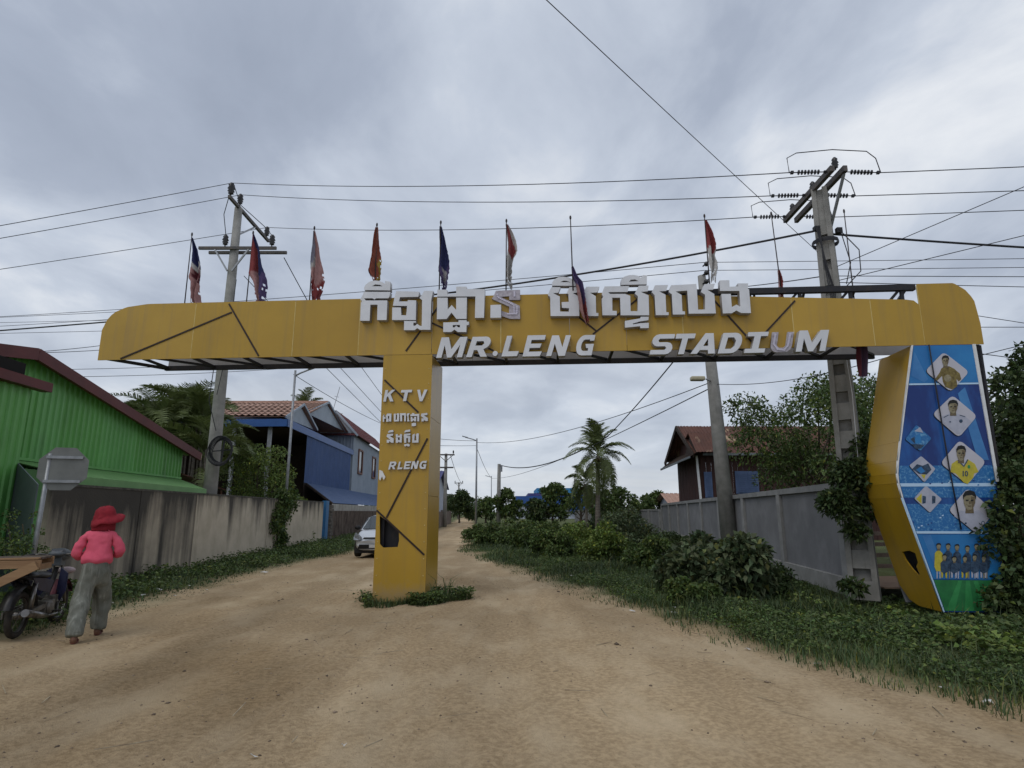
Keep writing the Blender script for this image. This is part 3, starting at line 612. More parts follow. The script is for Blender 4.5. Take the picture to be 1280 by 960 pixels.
kh([((138, 478), (150, 466), (180, 462), (184, 480), (138, 486))])
kh([((130, 498), (180, 494), (180, 510), (152, 514), (186, 536), (184, 572), (166, 572), (148, 558), (146, 572), (126, 572), (126, 546), (146, 546), (160, 550), (124, 518))])
kh([((204, 500), (220, 498), (220, 512), (240, 510), (240, 498), (256, 498), (254, 570), (238, 570), (230, 562), (220, 572), (204, 572), (204, 528), (222, 528), (222, 554), (230, 546), (238, 552), (238, 526), (204, 526))])
kh([((276, 478), (288, 464), (326, 458), (328, 476), (276, 484))])
kh([((276, 496), (330, 492), (326, 508), (290, 510), (328, 516), (326, 568), (308, 568), (310, 532), (294, 532), (294, 572), (276, 572), (272, 512))])
kh([((276, 586), (300, 580), (322, 584), (322, 602), (308, 604), (296, 596), (290, 604), (276, 600))])
kh([((346, 504), (366, 494), (362, 552), (380, 552), (378, 512), (372, 508), (384, 492), (400, 492), (398, 570), (344, 572))])
# ================================================================== ground
DIRT = mat('dirt', (0.455, 0.338, 0.205), (0.315, 0.228, 0.134), 22.0, detail=11, rough=0.95, bump=1.0, bscale=60, spec=0.1, lo=.38, hi=.62,
           c3=(0.51, 0.400, 0.262), scale3=1.3, lo3=0.46, hi3=0.72, stretch3=(1, .45, 1), attr=True)
def edge_tab(pts):
    q = sorted([(G(*k).y, G(*k).x) for k in pts]); return [a for a, _ in q], [b for _, b in q]
re_y, re_x = edge_tab([(580, 690), (615, 704), (650, 714), (720, 741), (800, 765), (880, 795), (960, 822), (1080, 850), (1200, 876), (1280, 893)])
re_y = [-8, 0] + re_y + [62, 200]; re_x = [12, 8] + re_x + [-4.3, -12.6]
le_y, le_x = edge_tab([(440, 693), (400, 699), (340, 712), (260, 736), (180, 760), (130, 775)])
le_y = [-8, 0, 7] + le_y + [34, 52, 62, 200]; le_x = [-9, -7.2, -6.5] + le_x + [-6.3, -6.4, -7.0, -15.3]
def edge_r_x(y): return np.interp(y, re_y, re_x)
def edge_l_x(y): return np.interp(y, le_y, le_x)
def fbm(x, y, s, seed=0):
    v = np.zeros_like(x)
    r = np.random.default_rng(seed)
    for k in range(5):
        for j in range(3):
            a = r.uniform(0, 6.28); p = r.uniform(0, 6.28); f = s * 1.9 ** k * r.uniform(.8, 1.25)
            v += np.sin((x * np.cos(a) + y * np.sin(a)) * f + p) / (1.75 ** k) / 3
    return v
def gh(x, y):
    x = np.asarray(x, float); y = np.asarray(y, float)
    near = np.clip(1 - (y - 10) / 60, 0.1, 1)
    h = 0.018 * fbm(x, y, 0.9, 3) * near + 0.006 * fbm(x, y, 5.0, 4) * np.clip(1 - y / 22, 0, 1)
    for off, sgn in ((-4.15, 1), (-2.95, 1), (1.0, 1), (2.2, 1)):        # shallow wheel ruts following the road
        c = off - 0.06 * y + 0.25 * np.sin(y * .12 + off)
        h -= 0.022 * np.exp(-((x - c) / 0.22) ** 2) * np.clip(y / 6, 0, 1)
    dr = np.clip((x - edge_r_x(y)) / 1.2, 0, 1); dl = np.clip((edge_l_x(y) - x) / 1.2, 0, 1)
    tr = np.zeros_like(h)
    for a0, b0, c0, w0, s0 in ((-5.4, .9, .11, .10, .0), (-4.7, .9, .11, .10, .0), (.2, -.5, .16, .09, 1.3), (.9, -.5, .16, .09, 1.3), (2.0, -.75, .2, .08, 2.1), (-1.6, -.2, .3, .06, .7), (-.9, .55, .13, .11, 3.0), (-.3, .55, .13, .11, 3.0), (-3.2, .35, .25, .05, 4.0)):
        c = a0 + b0 * np.sin(y * c0 + s0) * 1.6 - .04 * y; d = (x - c) / w0
        tr += (-.030 * np.exp(-d ** 2) + .014 * np.exp(-(np.abs(d) - 1.9) ** 2 * 2)) * (.65 + .35 * np.sin(y * 38 + x * 9)) * np.clip(1.2 - y / 26, 0, 1)
    h = h + tr
    dip = 0.30 * np.clip((y - 8.6) / 1.6, 0, 1) * np.clip(1 - (y - 12.5) / 8, 0, 1) * np.clip((x - edge_r_x(y) - 1.2) / 2.0, 0, 1)
    return h + 0.06 * (dr + dl) * (1 + .6 * fbm(x, y, 2.1, 9)) - .02 - dip
ys = np.concatenate([np.linspace(-8, 1, 12), 1 + np.cumsum(np.linspace(.035, .13, 190)), [0]])[:-1]
ys = np.concatenate([ys, ys[-1] * np.cumprod(np.full(75, 1.075))])
xs = np.concatenate([-np.cumsum(np.geomspace(.05, .085, 165))[::-1], [0], np.cumsum(np.geomspace(.05, .085, 165))])
xs = np.concatenate([xs[0] - np.cumsum(np.geomspace(.2, 160, 36))[::-1], xs, xs[-1] + np.cumsum(np.geomspace(.2, 160, 36))])
gx, gy = np.meshgrid(xs, ys); gz = gh(gx, gy)
nx, ny = len(xs), len(ys); idx = np.arange(nx * ny).reshape(ny, nx)
gf = np.stack([idx[:-1, :-1], idx[:-1, 1:], idx[1:, 1:], idx[1:, :-1]], -1).reshape(-1, 4)
dr = np.clip((gx - edge_r_x(gy)) / .8 + .35 * fbm(gx, gy, 2.4, 5), 0, 1); dl = np.clip((edge_l_x(gy) - gx) / .8 + .35 * fbm(gx, gy, 2.4, 6), 0, 1)
gm = np.clip(np.maximum(dr, dl), 0, 1)[..., None]
soil_dark = np.clip(fbm(gx * 1.2, gy * .55, 1.0, 22) * 1.6 - .25 + .55 * np.clip((4.6 - gy) / 2.6, 0, 1), 0, 1)[..., None]  # browner, darker soil in patches, stronger close to the camera
soil = np.array([1.0, 1.0, 1.0]) * (1 + 0.12 * fbm(gx, gy, .5, 21)[..., None] + .13 * fbm(gx * 2.2 + gy * .13, gy * .16, 1.0, 23)[..., None]) * (1 - soil_dark * np.array([.20, .23, .28]))
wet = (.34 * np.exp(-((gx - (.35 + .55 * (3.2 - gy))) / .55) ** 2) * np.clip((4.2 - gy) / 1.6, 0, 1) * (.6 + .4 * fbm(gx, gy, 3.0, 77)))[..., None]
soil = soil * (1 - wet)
turf = np.array([0.22, 0.34, 0.22])
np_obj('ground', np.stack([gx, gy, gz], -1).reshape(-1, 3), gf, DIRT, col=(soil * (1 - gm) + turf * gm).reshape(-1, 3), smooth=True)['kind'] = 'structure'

def octa(c, r, n):
    """n small eight-sided lumps: centres c (n,3), radii r (n,3)"""
    base = np.array([(1, 0, 0), (0, 1, 0), (-1, 0, 0), (0, -1, 0), (0, 0, 1), (0, 0, -1)], float)
    f0 = np.array([(0, 1, 4), (1, 2, 4), (2, 3, 4), (3, 0, 4), (1, 0, 5), (2, 1, 5), (3, 2, 5), (0, 3, 5)])
    a = rng.uniform(0, 6.28, n); ca, sa = np.cos(a), np.sin(a)
    v = base[None] * r[:, None, :] * rng.uniform(.7, 1.3, (n, 6, 1))
    v = np.stack([v[..., 0] * ca[:, None] - v[..., 1] * sa[:, None], v[..., 0] * sa[:, None] + v[..., 1] * ca[:, None], v[..., 2]], -1) + c[:, None, :]
    return v.reshape(-1, 3), (f0[None] + 6 * np.arange(n)[:, None, None]).reshape(-1, 3)
PEB = mat('pebble', (0.30, 0.23, 0.165), (0.20, 0.15, 0.11), 3, rough=0.95, attr=True)
n = 15000
py_ = 1.6 + 15 * rng.random(n) ** 1.5; t = rng.random(n); px_ = np.interp(t, [0, 1], [0, 1]) * (edge_r_x(py_) + .3 - (edge_l_x(py_) - .3)) + edge_l_x(py_) - .3
keep = (fbm(px_, py_, 1.1, 31) + rng.normal(0, .5, n)) > 0.0; px_, py_ = px_[keep], py_[keep]; n = len(px_)
r = (0.0022 + .011 * rng.random(n) ** 5)[:, None] * np.array([1.2, 1.0, .7])
v, f = octa(np.stack([px_, py_, gh(px_, py_) + r[:, 2] * .3], -1), r, n)
c = np.repeat(rng.choice([.5, .8, 1.0, 1.35], n, p=[.3, .35, .25, .10])[:, None] * np.ones((1, 3)), 6, 0)
np_obj('gravel', v, f, PEB, col=c)['kind'] = 'stuff'
nc = 70; cy_ = 1.8 + 14 * rng.random(nc) ** 1.3; cx_ = edge_l_x(cy_) + rng.random(nc) ** .9 * (edge_r_x(cy_) - edge_l_x(cy_)); cr_ = (0.010 + .022 * rng.random(nc) ** 2)[:, None] * np.array([1.2, 1.0, .6])
v, f = octa(np.stack([cx_, cy_, gh(cx_, cy_) + cr_[:, 2] * .4], -1), cr_, nc)
np_obj('clods', v, f, PEB, col=np.repeat(rng.choice([.45, .7, .95], nc)[:, None] * np.ones((1, 3)), 6, 0))['kind'] = 'stuff'
# dry straws and twigs lying on the dirt
STRAW = mat('straw', (0.42, 0.36, 0.25), (0.2, 0.15, 0.1), 5, rough=0.9)
sb = MB()
for i in range(150):
    y = 1.9 + 12 * random.random() ** 1.6; x = random.uniform(float(edge_l_x(y)), float(edge_r_x(y)) + .2); a = random.uniform(0, 6.28); L = random.uniform(.04, .22) * (1 + y / 14)
    z = float(gh(x, y)) + .006; w = random.uniform(.002, .006)
    sb.bar((x, y, z), (x + L * math.cos(a), y + L * math.sin(a), z + random.uniform(0, .02)), w, w)
for px, py, q in ((291, 895, (307, 878)), (365, 928, (372, 920)), (455, 934, (478, 924)), (118, 937, (192, 925))):
    a, b = G(px, py, .012), G(*q, .016); sb.bar(a, b, .007, .005)
sb.build('dry_straw', STRAW)['kind'] = 'stuff'
PAPER = mat('litter', (0.62, 0.61, 0.58), (0.42, 0.40, 0.37), 6, rough=0.7)
lb = MB()
def scrap(x, y, s):
    z = float(gh(x, y)) + .012; a = random.uniform(0, 3); k = []
    for i in range(6):
        t_ = a + i * 1.047; rr = s * random.uniform(.5, 1); k.append((x + rr * math.cos(t_), y + rr * .7 * math.sin(t_), z + random.uniform(0, .03)))
    b = len(lb.v); lb.add(k + [(x, y, z + s * .35)], [(i, (i + 1) % 6, 6) for i in range(6)])
for px, py, s in ((197, 741, .12), (176, 748, .09), (330, 715, .14), (162, 739, .08), (238, 733, .07), (355, 701, .1), (715, 722, .1), (722, 718, .07), (790, 764, .08), (842, 768, .07), (1024, 833, .07), (880, 775, .05), (935, 812, .05), (430, 930, .03), (316, 945, .04), (843, 763, .05), (1234, 880, .06), (218, 746, .05), (258, 738, .05), (290, 731, .05), (135, 757, .1), (1180, 864, .05), (845, 780, .03), (540, 770, .04)):
    q = G(px, py); scrap(q.x, q.y, s)
lb.build('litter', PAPER)['kind'] = 'stuff'

# ================================================================== left side
def corrugated(mb, A, B, zb, zt, pitch=0.16, depth=0.03, nrm=(1, 0, 0), prof=((0, 0), (.55, 0), (.66, 1), (.89, 1))):
    """an upright ribbed sheet from A to B (ground points); zb and zt give bottom and top height at distance t"""
    A, B = Vector(A), Vector(B); L = (B - A).length; d = (B - A) / L; nrm = Vector(nrm)
    ts = []; k = 0
    while k * pitch < L:
        for u, h in prof:
            t_ = (k + u) * pitch
            if t_ <= L: ts.append((t_, h * depth))
        k += 1
    ts.append((L, 0)); vs = []
    for t_, h in ts:
        q = A + d * t_ + nrm * h; vs += [(q.x, q.y, zb(t_)), (q.x, q.y, zt(t_))]
    mb.add(vs, [(2 * i, 2 * i + 2, 2 * i + 3, 2 * i + 1) for i in range(len(ts) - 1)])
def ribroof(mb, a, b, c, d, pitch=.2, depth=.03):
    """a ribbed roof slope: a-b along the eave, d-c along the ridge; ribs run from eave to ridge"""
    a, b, c, d = [Vector(q) for q in (a, b, c, d)]; n = (b - a).cross(d - a).normalized()
    L = (b - a).length; vs = []; k = 0; ts = []
    while k * pitch < L:
        for u, h in ((0, 0), (.6, 0), (.7, 1), (.9, 1)):
            if (k + u) * pitch <= L: ts.append(((k + u) * pitch / L, h * depth))
        k += 1
    ts.append((1, 0))
    for t_, h in ts: vs += [a + (b - a) * t_ + n * h, d + (c - d) * t_ + n * h]
    mb.add(vs, [(2 * i, 2 * i + 2, 2 * i + 3, 2 * i + 1) for i in range(len(ts) - 1)])

def stain_mat(name, base, base2, dark, thr, topw):
    """cement render with soot black rain streaks that start at the coping and fade into blotches"""
    m = mat(name, base, base2, 1.6, rough=.92, bump=.3, bscale=22); N = m.node_tree.nodes; L = m.node_tree.links; b = N['Principled BSDF']
    src = b.inputs['Base Color'].links[0].from_socket; tc = N.new('ShaderNodeTexCoord')
    def nz(sc, st, det):
        mp = N.new('ShaderNodeMapping'); mp.inputs['Scale'].default_value = st; L.new(tc.outputs['Object'], mp.inputs[0])
        n = N.new('ShaderNodeTexNoise'); n.inputs['Scale'].default_value = sc; n.inputs['Detail'].default_value = det; n.inputs['Roughness'].default_value = .62; L.new(mp.outputs[0], n.inputs['Vector']); return n.outputs['Fac']
    def ma(op, a, c, cl=False):
        n = N.new('ShaderNodeMath'); n.operation = op; n.use_clamp = cl
        for k, q in enumerate((a, c)):
            if isinstance(q, (int, float)): n.inputs[k].default_value = q
            else: L.new(q, n.inputs[k])
        return n.outputs[0]
    sp = N.new('ShaderNodeSeparateXYZ'); L.new(tc.outputs['Object'], sp.inputs[0])
    zt = ma('MULTIPLY', ma('POWER', ma('MULTIPLY', sp.outputs['Z'], 1 / 2.1), 3.0), topw)
    v = ma('ADD', ma('ADD', ma('MULTIPLY', nz(1.9, (1, 1.1, .055), 8), .66), ma('MULTIPLY', nz(.55, (1, 1, .5), 6), .45)), zt)
    f = ma('MULTIPLY', ma('SUBTRACT', v, thr), 5.5, True); f = ma('MULTIPLY', f, .93)
    x = N.new('ShaderNodeMixRGB'); L.new(f, x.inputs[0]); L.new(src, x.inputs[1]); x.inputs[2].default_value = (*dark, 1); L.new(x.outputs[0], b.inputs['Base Color']); return m
STAIN = stain_mat('stained_render', (0.55, 0.475, 0.37), (0.44, 0.38, 0.29), (0.04, 0.036, 0.032), .625, .22)
STAIN2 = stain_mat('dark_stained_render', (0.44, 0.38, 0.29), (0.32, 0.275, 0.215), (0.036, 0.033, 0.03), .465, .16)
MOSS = mat('blackened_coping', (0.05, 0.047, 0.042), (0.12, 0.11, 0.09), 5, rough=0.95, bump=.4, bscale=20)
wl_ = thing('boundary_wall', 'long rendered wall streaked with black rain stains along the left verge', 'wall', ROAD(0, 11.7))
for i, (y0, y1) in enumerate(((11.75, 14.9), (14.92, 17.9), (17.95, 24.2), (24.25, 33.0))):
    b = MB(); q0, q1 = ROAD(.08, y0, 1.0), ROAD(.08, y1, 1.0); b.bar(q0, q1, .16 + .012 * (i % 2), 2.2)
    b.build('wall_section', (STAIN2, STAIN2, STAIN, STAIN)[i], wl_)
    b = MB(); q0, q1 = ROAD(.08, y0, 2.125), ROAD(.08, y1, 2.125); b.bar(q0, q1, .19, .05); b.build('coping', MOSS, wl_)

GRN = mat('green_sheet', (0.125, 0.37, 0.085), (0.105, 0.31, 0.072), 1.1, rough=0.42, spec=0.4, c3=(0.075, 0.15, 0.06), scale3=1.5, lo3=.6, hi3=.9, stretch3=(1, 1, .2))
GRNS = [GRN, tinted(GRN, 'green_sheet_pale', (1.12, 1.06, 1.25)), tinted(GRN, 'green_sheet_deep', (.88, .9, .85))]
GRN2 = mat('pale_green_sheet', (0.17, 0.33, 0.12), (0.13, 0.27, 0.09), 1.5, rough=0.5)
MAR = mat('maroon_trim', (0.115, 0.022, 0.020), (0.085, 0.017, 0.016), 2, rough=0.5)
DARK = mat('shade_black', (0.012, 0.011, 0.010), rough=0.95)  # near-black that paints the shade in the shed's roof gap
GREYS = mat('grey_zinc', (0.155, 0.175, 0.19), (0.12, 0.135, 0.15), 1.3, rough=0.6, c3=(.09, .085, .08), scale3=2, lo3=.55, hi3=.8, stretch3=(1, 1, .3))
gbd = thing('green_shed', 'green corrugated metal building with a dark red roof edge behind the stained wall', 'building', ROAD(2, 13))
pk = 13.1; Yend = 20.9
def zroof(Y): return 5.08 - abs(Y - pk) * 0.178
Y = 6.2; wdt = .84
while Y < Yend - .05:
    y1 = min(Y + wdt, Yend); b = MB()
    corrugated(b, ROAD(2.0, Y), ROAD(2.0, y1), lambda t_: (0.0 if Y < 12.6 else 2.55), lambda t_, Y=Y: zroof(Y + t_) - .03, .21, .035, (1, .06, 0))
    b.build('wall_sheet', random.choice(GRNS), gbd); Y = y1
b = MB(); b.quad(ROAD(2.04, Yend, 0), ROAD(9, Yend + .2, 0), ROAD(9, Yend + .2, 3.6), ROAD(2.04, Yend, 3.6)); b.build('end_wall', GRN, gbd)
for a, c in ((pk, Yend + .75), (pk, 5.5)):
    b = MB(); ribroof(b, *( (ROAD(1.75, c, zroof(c)), ROAD(9, c, zroof(c)), ROAD(9, a, zroof(a)), ROAD(1.75, a, zroof(a))) if c > a else (ROAD(9, c, zroof(c)), ROAD(1.75, c, zroof(c)), ROAD(1.75, a, zroof(a)), ROAD(9, a, zroof(a)))))
    b.build('roof_slope', GRN, gbd)
    b = MB(); b.bar(ROAD(1.72, a + (.001 if c > a else -.001), zroof(a) - .04), ROAD(1.72, c, zroof(c) - .04), .10, .26); b.build('barge_board', MAR, gbd)
b = MB(); b.bar(ROAD(1.72, Yend + .752, zroof(Yend + .75) - .04), ROAD(1.72, Yend + .80, zroof(Yend + .8) - .04), .085, .2); b.build('barge_end', mat('raw_wood_end', (.45, .38, .26), rough=.8), gbd)
b = MB(); ribroof(b, ROAD(.32, 19.2, 2.30), ROAD(.30, 12.85, 2.34), ROAD(1.99, 12.85, 2.72), ROAD(1.99, Yend, 2.70), .2, .025); b.build('lean_to_roof', GRN2, gbd)
b = MB(); b.bar(ROAD(.31, 19.2, 2.22), ROAD(.29, 12.85, 2.25), .03, .16); b.build('fascia', GRN2, gbd)
b = MB(); b.bar(ROAD(1.95, 12.85, 2.75), ROAD(1.95, Yend, 2.73), .05, .06); b.build('flashing', GRN, gbd)
# the nearer wing of the same shed
Y = 6.0
while Y < 12.75:
    y1 = min(Y + wdt, 12.8); b = MB(); corrugated(b, ROAD(1.5, Y), ROAD(1.5, y1), lambda t_: 0.0, lambda t_: 4.18, .21, .035, (1, .06, 0)); b.build('wall_sheet', random.choice(GRNS), gbd); Y = y1
b = MB(); b.quad(ROAD(1.5, 12.8, 0), ROAD(2.02, 12.8, 0), ROAD(2.02, 12.8, 4.18), ROAD(1.5, 12.8, 4.18)); b.build('end_wall', GRN, gbd)
b = MB(); b.bar(ROAD(1.40, 5.9, 4.28), ROAD(1.40, 13.15, 4.28), .22, .20); b.build('eave_trim', MAR, gbd)
b = MB(); b.bar(ROAD(1.8, 5.9, 4.55), ROAD(1.8, 12.7, 4.55), .35, .34); b.build('gap_shade_bar', DARK, gbd)  # solid black bar painting the shade of the gap under the roof
b = MB(); b.slab([ROAD(.30, 11.8, 0.05), ROAD(1.48, 12.78, 0.05), ROAD(1.48, 12.78, 2.6), ROAD(.30, 11.8, 2.12)], .02); tag(b.build('zinc_panel', GREYS), 'flat grey zinc sheet closing the gap between shed and wall', 'panel')
b = MB(); b.slab([ROAD(2.3, Yend + .8, 2.9), ROAD(4.2, Yend + 1.2, 3.25), ROAD(4.0, Yend + 4, 2.9), ROAD(2.0, Yend + 4, 2.45)], .04)
b.bar(ROAD(2.1, Yend + 3.8, 0), ROAD(2.1, Yend + 3.8, 2.45), .06)
b.bar(ROAD(3.8, Yend + 1.2, 0), ROAD(3.8, Yend + 1.2, 3.1), .06)
RUST = mat('rusty_tin', (0.155, 0.062, 0.034), (0.075, 0.038, 0.028), 1.6, rough=0.75, bump=.15, bscale=12, c3=(0.30, 0.22, 0.15), scale3=.9, lo3=.58, hi3=.70)
tag(b.build('tin_awning', RUST), 'small rusty tin awning just past the green shed', 'awning')

# ---- blue and brown tiled house
TILE = mat('clay_tile', (0.44, 0.275, 0.21), (0.34, 0.205, 0.155), 2.2, rough=0.75, bump=.5, bscale=9, c3=(.42, .27, .19), scale3=3.5, lo3=.55, hi3=.8)
BLU = mat('blue_sheet', (0.062, 0.115, 0.265), (0.05, 0.095, 0.22), 1.2, rough=0.5, c3=(.09, .15, .28), scale3=1.2, lo3=.55, hi3=.9, stretch3=(1, 1, .25))
BLU2 = mat('faded_blue_sheet', (0.105, 0.155, 0.27), (0.085, 0.13, 0.235), 1.4, rough=0.55)
BLU3 = mat('bright_blue_awning', (0.035, 0.105, 0.31), (0.028, 0.085, 0.25), 2, rough=0.45)
GRYW = mat('grey_sheet', (0.34, 0.39, 0.45), (0.28, 0.325, 0.38), 1, rough=0.55)
REDR = mat('dark_red_roof', (0.13, 0.03, 0.028), (0.095, 0.024, 0.024), 2, rough=0.5)
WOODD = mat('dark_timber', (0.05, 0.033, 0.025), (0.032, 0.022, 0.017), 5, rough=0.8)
PANE = mat('window_dark', (0.02, 0.022, 0.026), rough=0.15, spec=.6)
hs = thing('tiled_house', 'house with a brown tiled roof and a long bright blue awning over dark open space', 'house', ROAD(3, 40))
de = 2.4
E0 = ROAD(de, 33.5, 6.60); E1 = ROAD(de, 56.5, 6.75); W0 = Vector((-26.7, 33.5, 6.5))
def tiled(mb, a, b, c, d, rows=14):
    """tile courses: stepped strips with a rolled profile along the slope"""
    a, b, c, d = [Vector(q) for q in (a, b, c, d)]; n = (b - a).cross(d - a).normalized()
    mb.quad(a, b, c, d)
    for i in range(rows):
        u0, u1 = max(0, (i - .25) / rows), (i + 1) / rows; p0, p1 = a + (d - a) * u0, b + (c - b) * u0; q0, q1 = a + (d - a) * u1, b + (c - b) * u1
        L = (p1 - p0).length; m = max(4, int(L / .36)) * 2; vs = []
        for k in range(m + 1):
            t_ = k / m; h = .05 + (.06 if k % 2 else 0)
            vs += [p0 + (p1 - p0) * t_ + n * (h + .03), q0 + (q1 - q0) * t_ + n * (h - .03)]
        mb.add(vs, [(2 * k, 2 * k + 2, 2 * k + 3, 2 * k + 1) for k in range(m)])
RX = -13.7
b = MB(); tiled(b, (-25.5, 38.0, 7.12), (RX - .1, 38.0, 7.12), (RX - .6, 46.7, 9.9), (-25.5, 46.7, 9.9), 16); b.build('roof_slope', TILE, hs)
b = MB(); tiled(b, (RX - .1, 55.4, 7.12), (-25.5, 55.4, 7.12), (-25.5, 46.7, 9.9), (RX - .6, 46.7, 9.9), 16); b.build('roof_slope', TILE, hs)
b = MB(); b.bar((-25.5, 46.7, 9.98), (RX - .6, 46.7, 9.98), .35, .18); b.build('ridge_cap', TILE, hs)
b = MB(); b.slab([(RX - .7, 42.0, 8.4), (RX - .7, 51.6, 8.4), (RX - .7, 46.7, 9.78)], .05); b.build('gable', GRYW, hs)
for s in (-1, 1):
    b = MB(); b.bar((RX - .55, 46.7 + s * 8.75, 7.1), (RX - .55, 46.7, 9.98), .06, .15); b.build('barge_board', GRYW, hs)
b = MB(); tiled(b, (RX - 4.2, 34.5, 6.95), (RX + .7, 34.5, 6.95), (RX + .7, 37.4, 8.12), (RX - 4.2, 37.4, 8.12), 6); tiled(b, (RX + .7, 40.3, 6.95), (RX - 4.2, 40.3, 6.95), (RX - 4.2, 37.4, 8.12), (RX + .7, 37.4, 8.12), 6); b.build('dormer_roof', TILE, hs)
b = MB(); b.slab([(RX + .55, 34.8, 6.95), (RX + .55, 40.0, 6.95), (RX + .55, 37.4, 7.98)], .05); b.build('gable', GRYW, hs)
for s in (-1, 1):
    b = MB(); b.bar((RX + .75, 37.4 + s * 2.9, 6.95), (RX + .75, 37.4, 8.18), .05, .13); b.build('barge_board', GRYW, hs)
b = MB(); ribroof(b, E0, E1, E1 + Vector((-2.7, 0, .68)), E0 + Vector((-2.7, 3.7, .76))); b.build('side_awning', BLU3, hs)
b = MB(); ribroof(b, W0, E0, E0 + Vector((-2.7, 3.7, .76)), W0 + Vector((0, 3.7, .76))); b.build('front_awning', BLU3, hs)
b = MB(); b.bar(W0 + Vector((0, 0, -.14)), E0 + Vector((-.03, 0, -.14)), .04, .40); b.build('fascia', BLU3, hs)
b = MB(); b.bar(E0 + Vector((0, .03, -.14)), E1 + Vector((0, 0, -.14)), .04, .42); b.build('fascia', BLU3, hs)
for x, y in ((-13.6, 34.0), (-15.6, 34.0), (-20.5, 34.0), (-25.6, 34.0)):
    b = MB(); b.bar((x, y, -.4), (x, y, 6.4), .18); b.build('post', GALV, hs)
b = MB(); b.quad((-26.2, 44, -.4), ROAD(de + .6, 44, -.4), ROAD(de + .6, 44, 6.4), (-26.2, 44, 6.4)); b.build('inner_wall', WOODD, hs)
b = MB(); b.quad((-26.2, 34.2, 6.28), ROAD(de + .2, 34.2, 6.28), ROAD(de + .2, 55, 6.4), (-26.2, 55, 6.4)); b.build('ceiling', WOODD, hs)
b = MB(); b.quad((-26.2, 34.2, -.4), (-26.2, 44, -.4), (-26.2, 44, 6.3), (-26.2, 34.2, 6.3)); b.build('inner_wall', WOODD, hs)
Y = 37.9
while Y < 51.4:
    y1 = min(Y + 1.0, 51.5); b = MB(); corrugated(b, ROAD(de + .08, Y), ROAD(de + .08, y1), lambda t_: 3.38, lambda t_: 6.42, .19, .035, (1, .06, 0)); b.build('blue_sheet', BLU, hs); Y = y1
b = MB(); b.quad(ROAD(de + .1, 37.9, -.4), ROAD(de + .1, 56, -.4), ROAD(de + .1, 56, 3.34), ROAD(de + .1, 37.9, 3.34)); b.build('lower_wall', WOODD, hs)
b = MB(); ribroof(b, ROAD(.35, 36.8, 2.12), ROAD(.35, 70, 2.12), ROAD(de + .02, 70, 3.36), ROAD(de + .02, 38.2, 3.36), .3, .035); b.build('lower_roof', BLU2, hs)
b = MB(); b.bar(ROAD(.36, 36.8, 2.07), ROAD(de, 38.15, 3.32), .05, .12); b.build('roof_edge', WOODD, hs)

# ---- grey sheet house behind it
hg = thing('grey_house', 'pale grey sheet metal house with a dark red roof and brown window frames', 'house', ROAD(de, 60))
Y = 52.0
while Y < 71.9:
    y1 = min(Y + 1.2, 72); b = MB(); corrugated(b, ROAD(de - .02, Y), ROAD(de - .02, y1), lambda t_: 3.1, lambda t_: 8.05, .3, .035, (1, .06, 0)); b.build('wall_sheet', GRYW, hg); Y = y1
b = MB(); corrugated(b, ROAD(de - .02, 52.0), ROAD(de + 6.4, 52.2), lambda t_: 3.1, lambda t_: 8.05, .3, .035, (0, -1, 0)); b.build('front_wall', GRYW, hg)
b = MB(); b.slab([ROAD(de - .1, 51.8, 8.22), ROAD(de + 3.5, 51.8, 8.22), ROAD(de + 1.55, 51.8, 9.93)][::-1], .04); b.build('gable', GRYW, hg)
for s, dd in ((1, -.45), (-1, 3.7)):
    q0, q1 = ROAD(de + dd, 51.5, 8.0), ROAD(de + dd, 72.5, 8.0); r0, r1 = ROAD(de + 1.55, 51.5, 10.15), ROAD(de + 1.55, 72.5, 10.15)
    b = MB()
    if s > 0: ribroof(b, q0, q1, r1, r0)
    else: ribroof(b, q1, q0, r0, r1)
    b.build('roof_slope', REDR, hg)
    b = MB(); b.bar(q0 + Vector((0, -.03, -.05)), r0 + Vector((0, -.03, -.05)), .07, .16); b.build('barge_board', GRYW, hg)
b = MB(); ribroof(b, ROAD(de + 6.6, 51.1, 7.95), ROAD(de - .3, 51.1, 7.95), ROAD(de - .1, 52.2, 8.36), ROAD(de + 6.6, 52.2, 8.36)); b.build('pent_roof', REDR, hg)
for Yw in (54.2, 61.6):
    w = MB(); q0, q1 = ROAD(de - .09, Yw, 0), ROAD(de - .09, Yw + 1.85, 0)
    for z in (5.0, 7.05): w.bar(q0 + Vector((0, 0, z)), q1 + Vector((0, 0, z)), .12, .15)
    for q in (q0, q1): w.bar(q + Vector((0, 0, 4.95)), q + Vector((0, 0, 7.1)), .12, .17)
    wf = w.build('window', mat('brown_frame', (.16, .07, .04), rough=.6) if 'brown_frame' not in MATS else MATS['brown_frame'], hg)
    w = MB(); w.quad(q0 + Vector((-.02, 0, 5.05)), q1 + Vector((-.02, 0, 5.05)), q1 + Vector((-.02, 0, 7.0)), q0 + Vector((-.02, 0, 7.0))); w.build('pane', PANE, wf)
# aerial on the roof
b = MB(); q = ROAD(de + 2.0, 52.0, 9.9); b.tube([q, q + Vector((.55, 0, 2.4))], .025, 5); b.bar(q + Vector((.25, -.4, 1.5)), q + Vector((.35, .6, 1.6)), .025); tag(b.build('aerial', GALV), 'thin leaning roof aerial above the grey house gable', 'aerial')

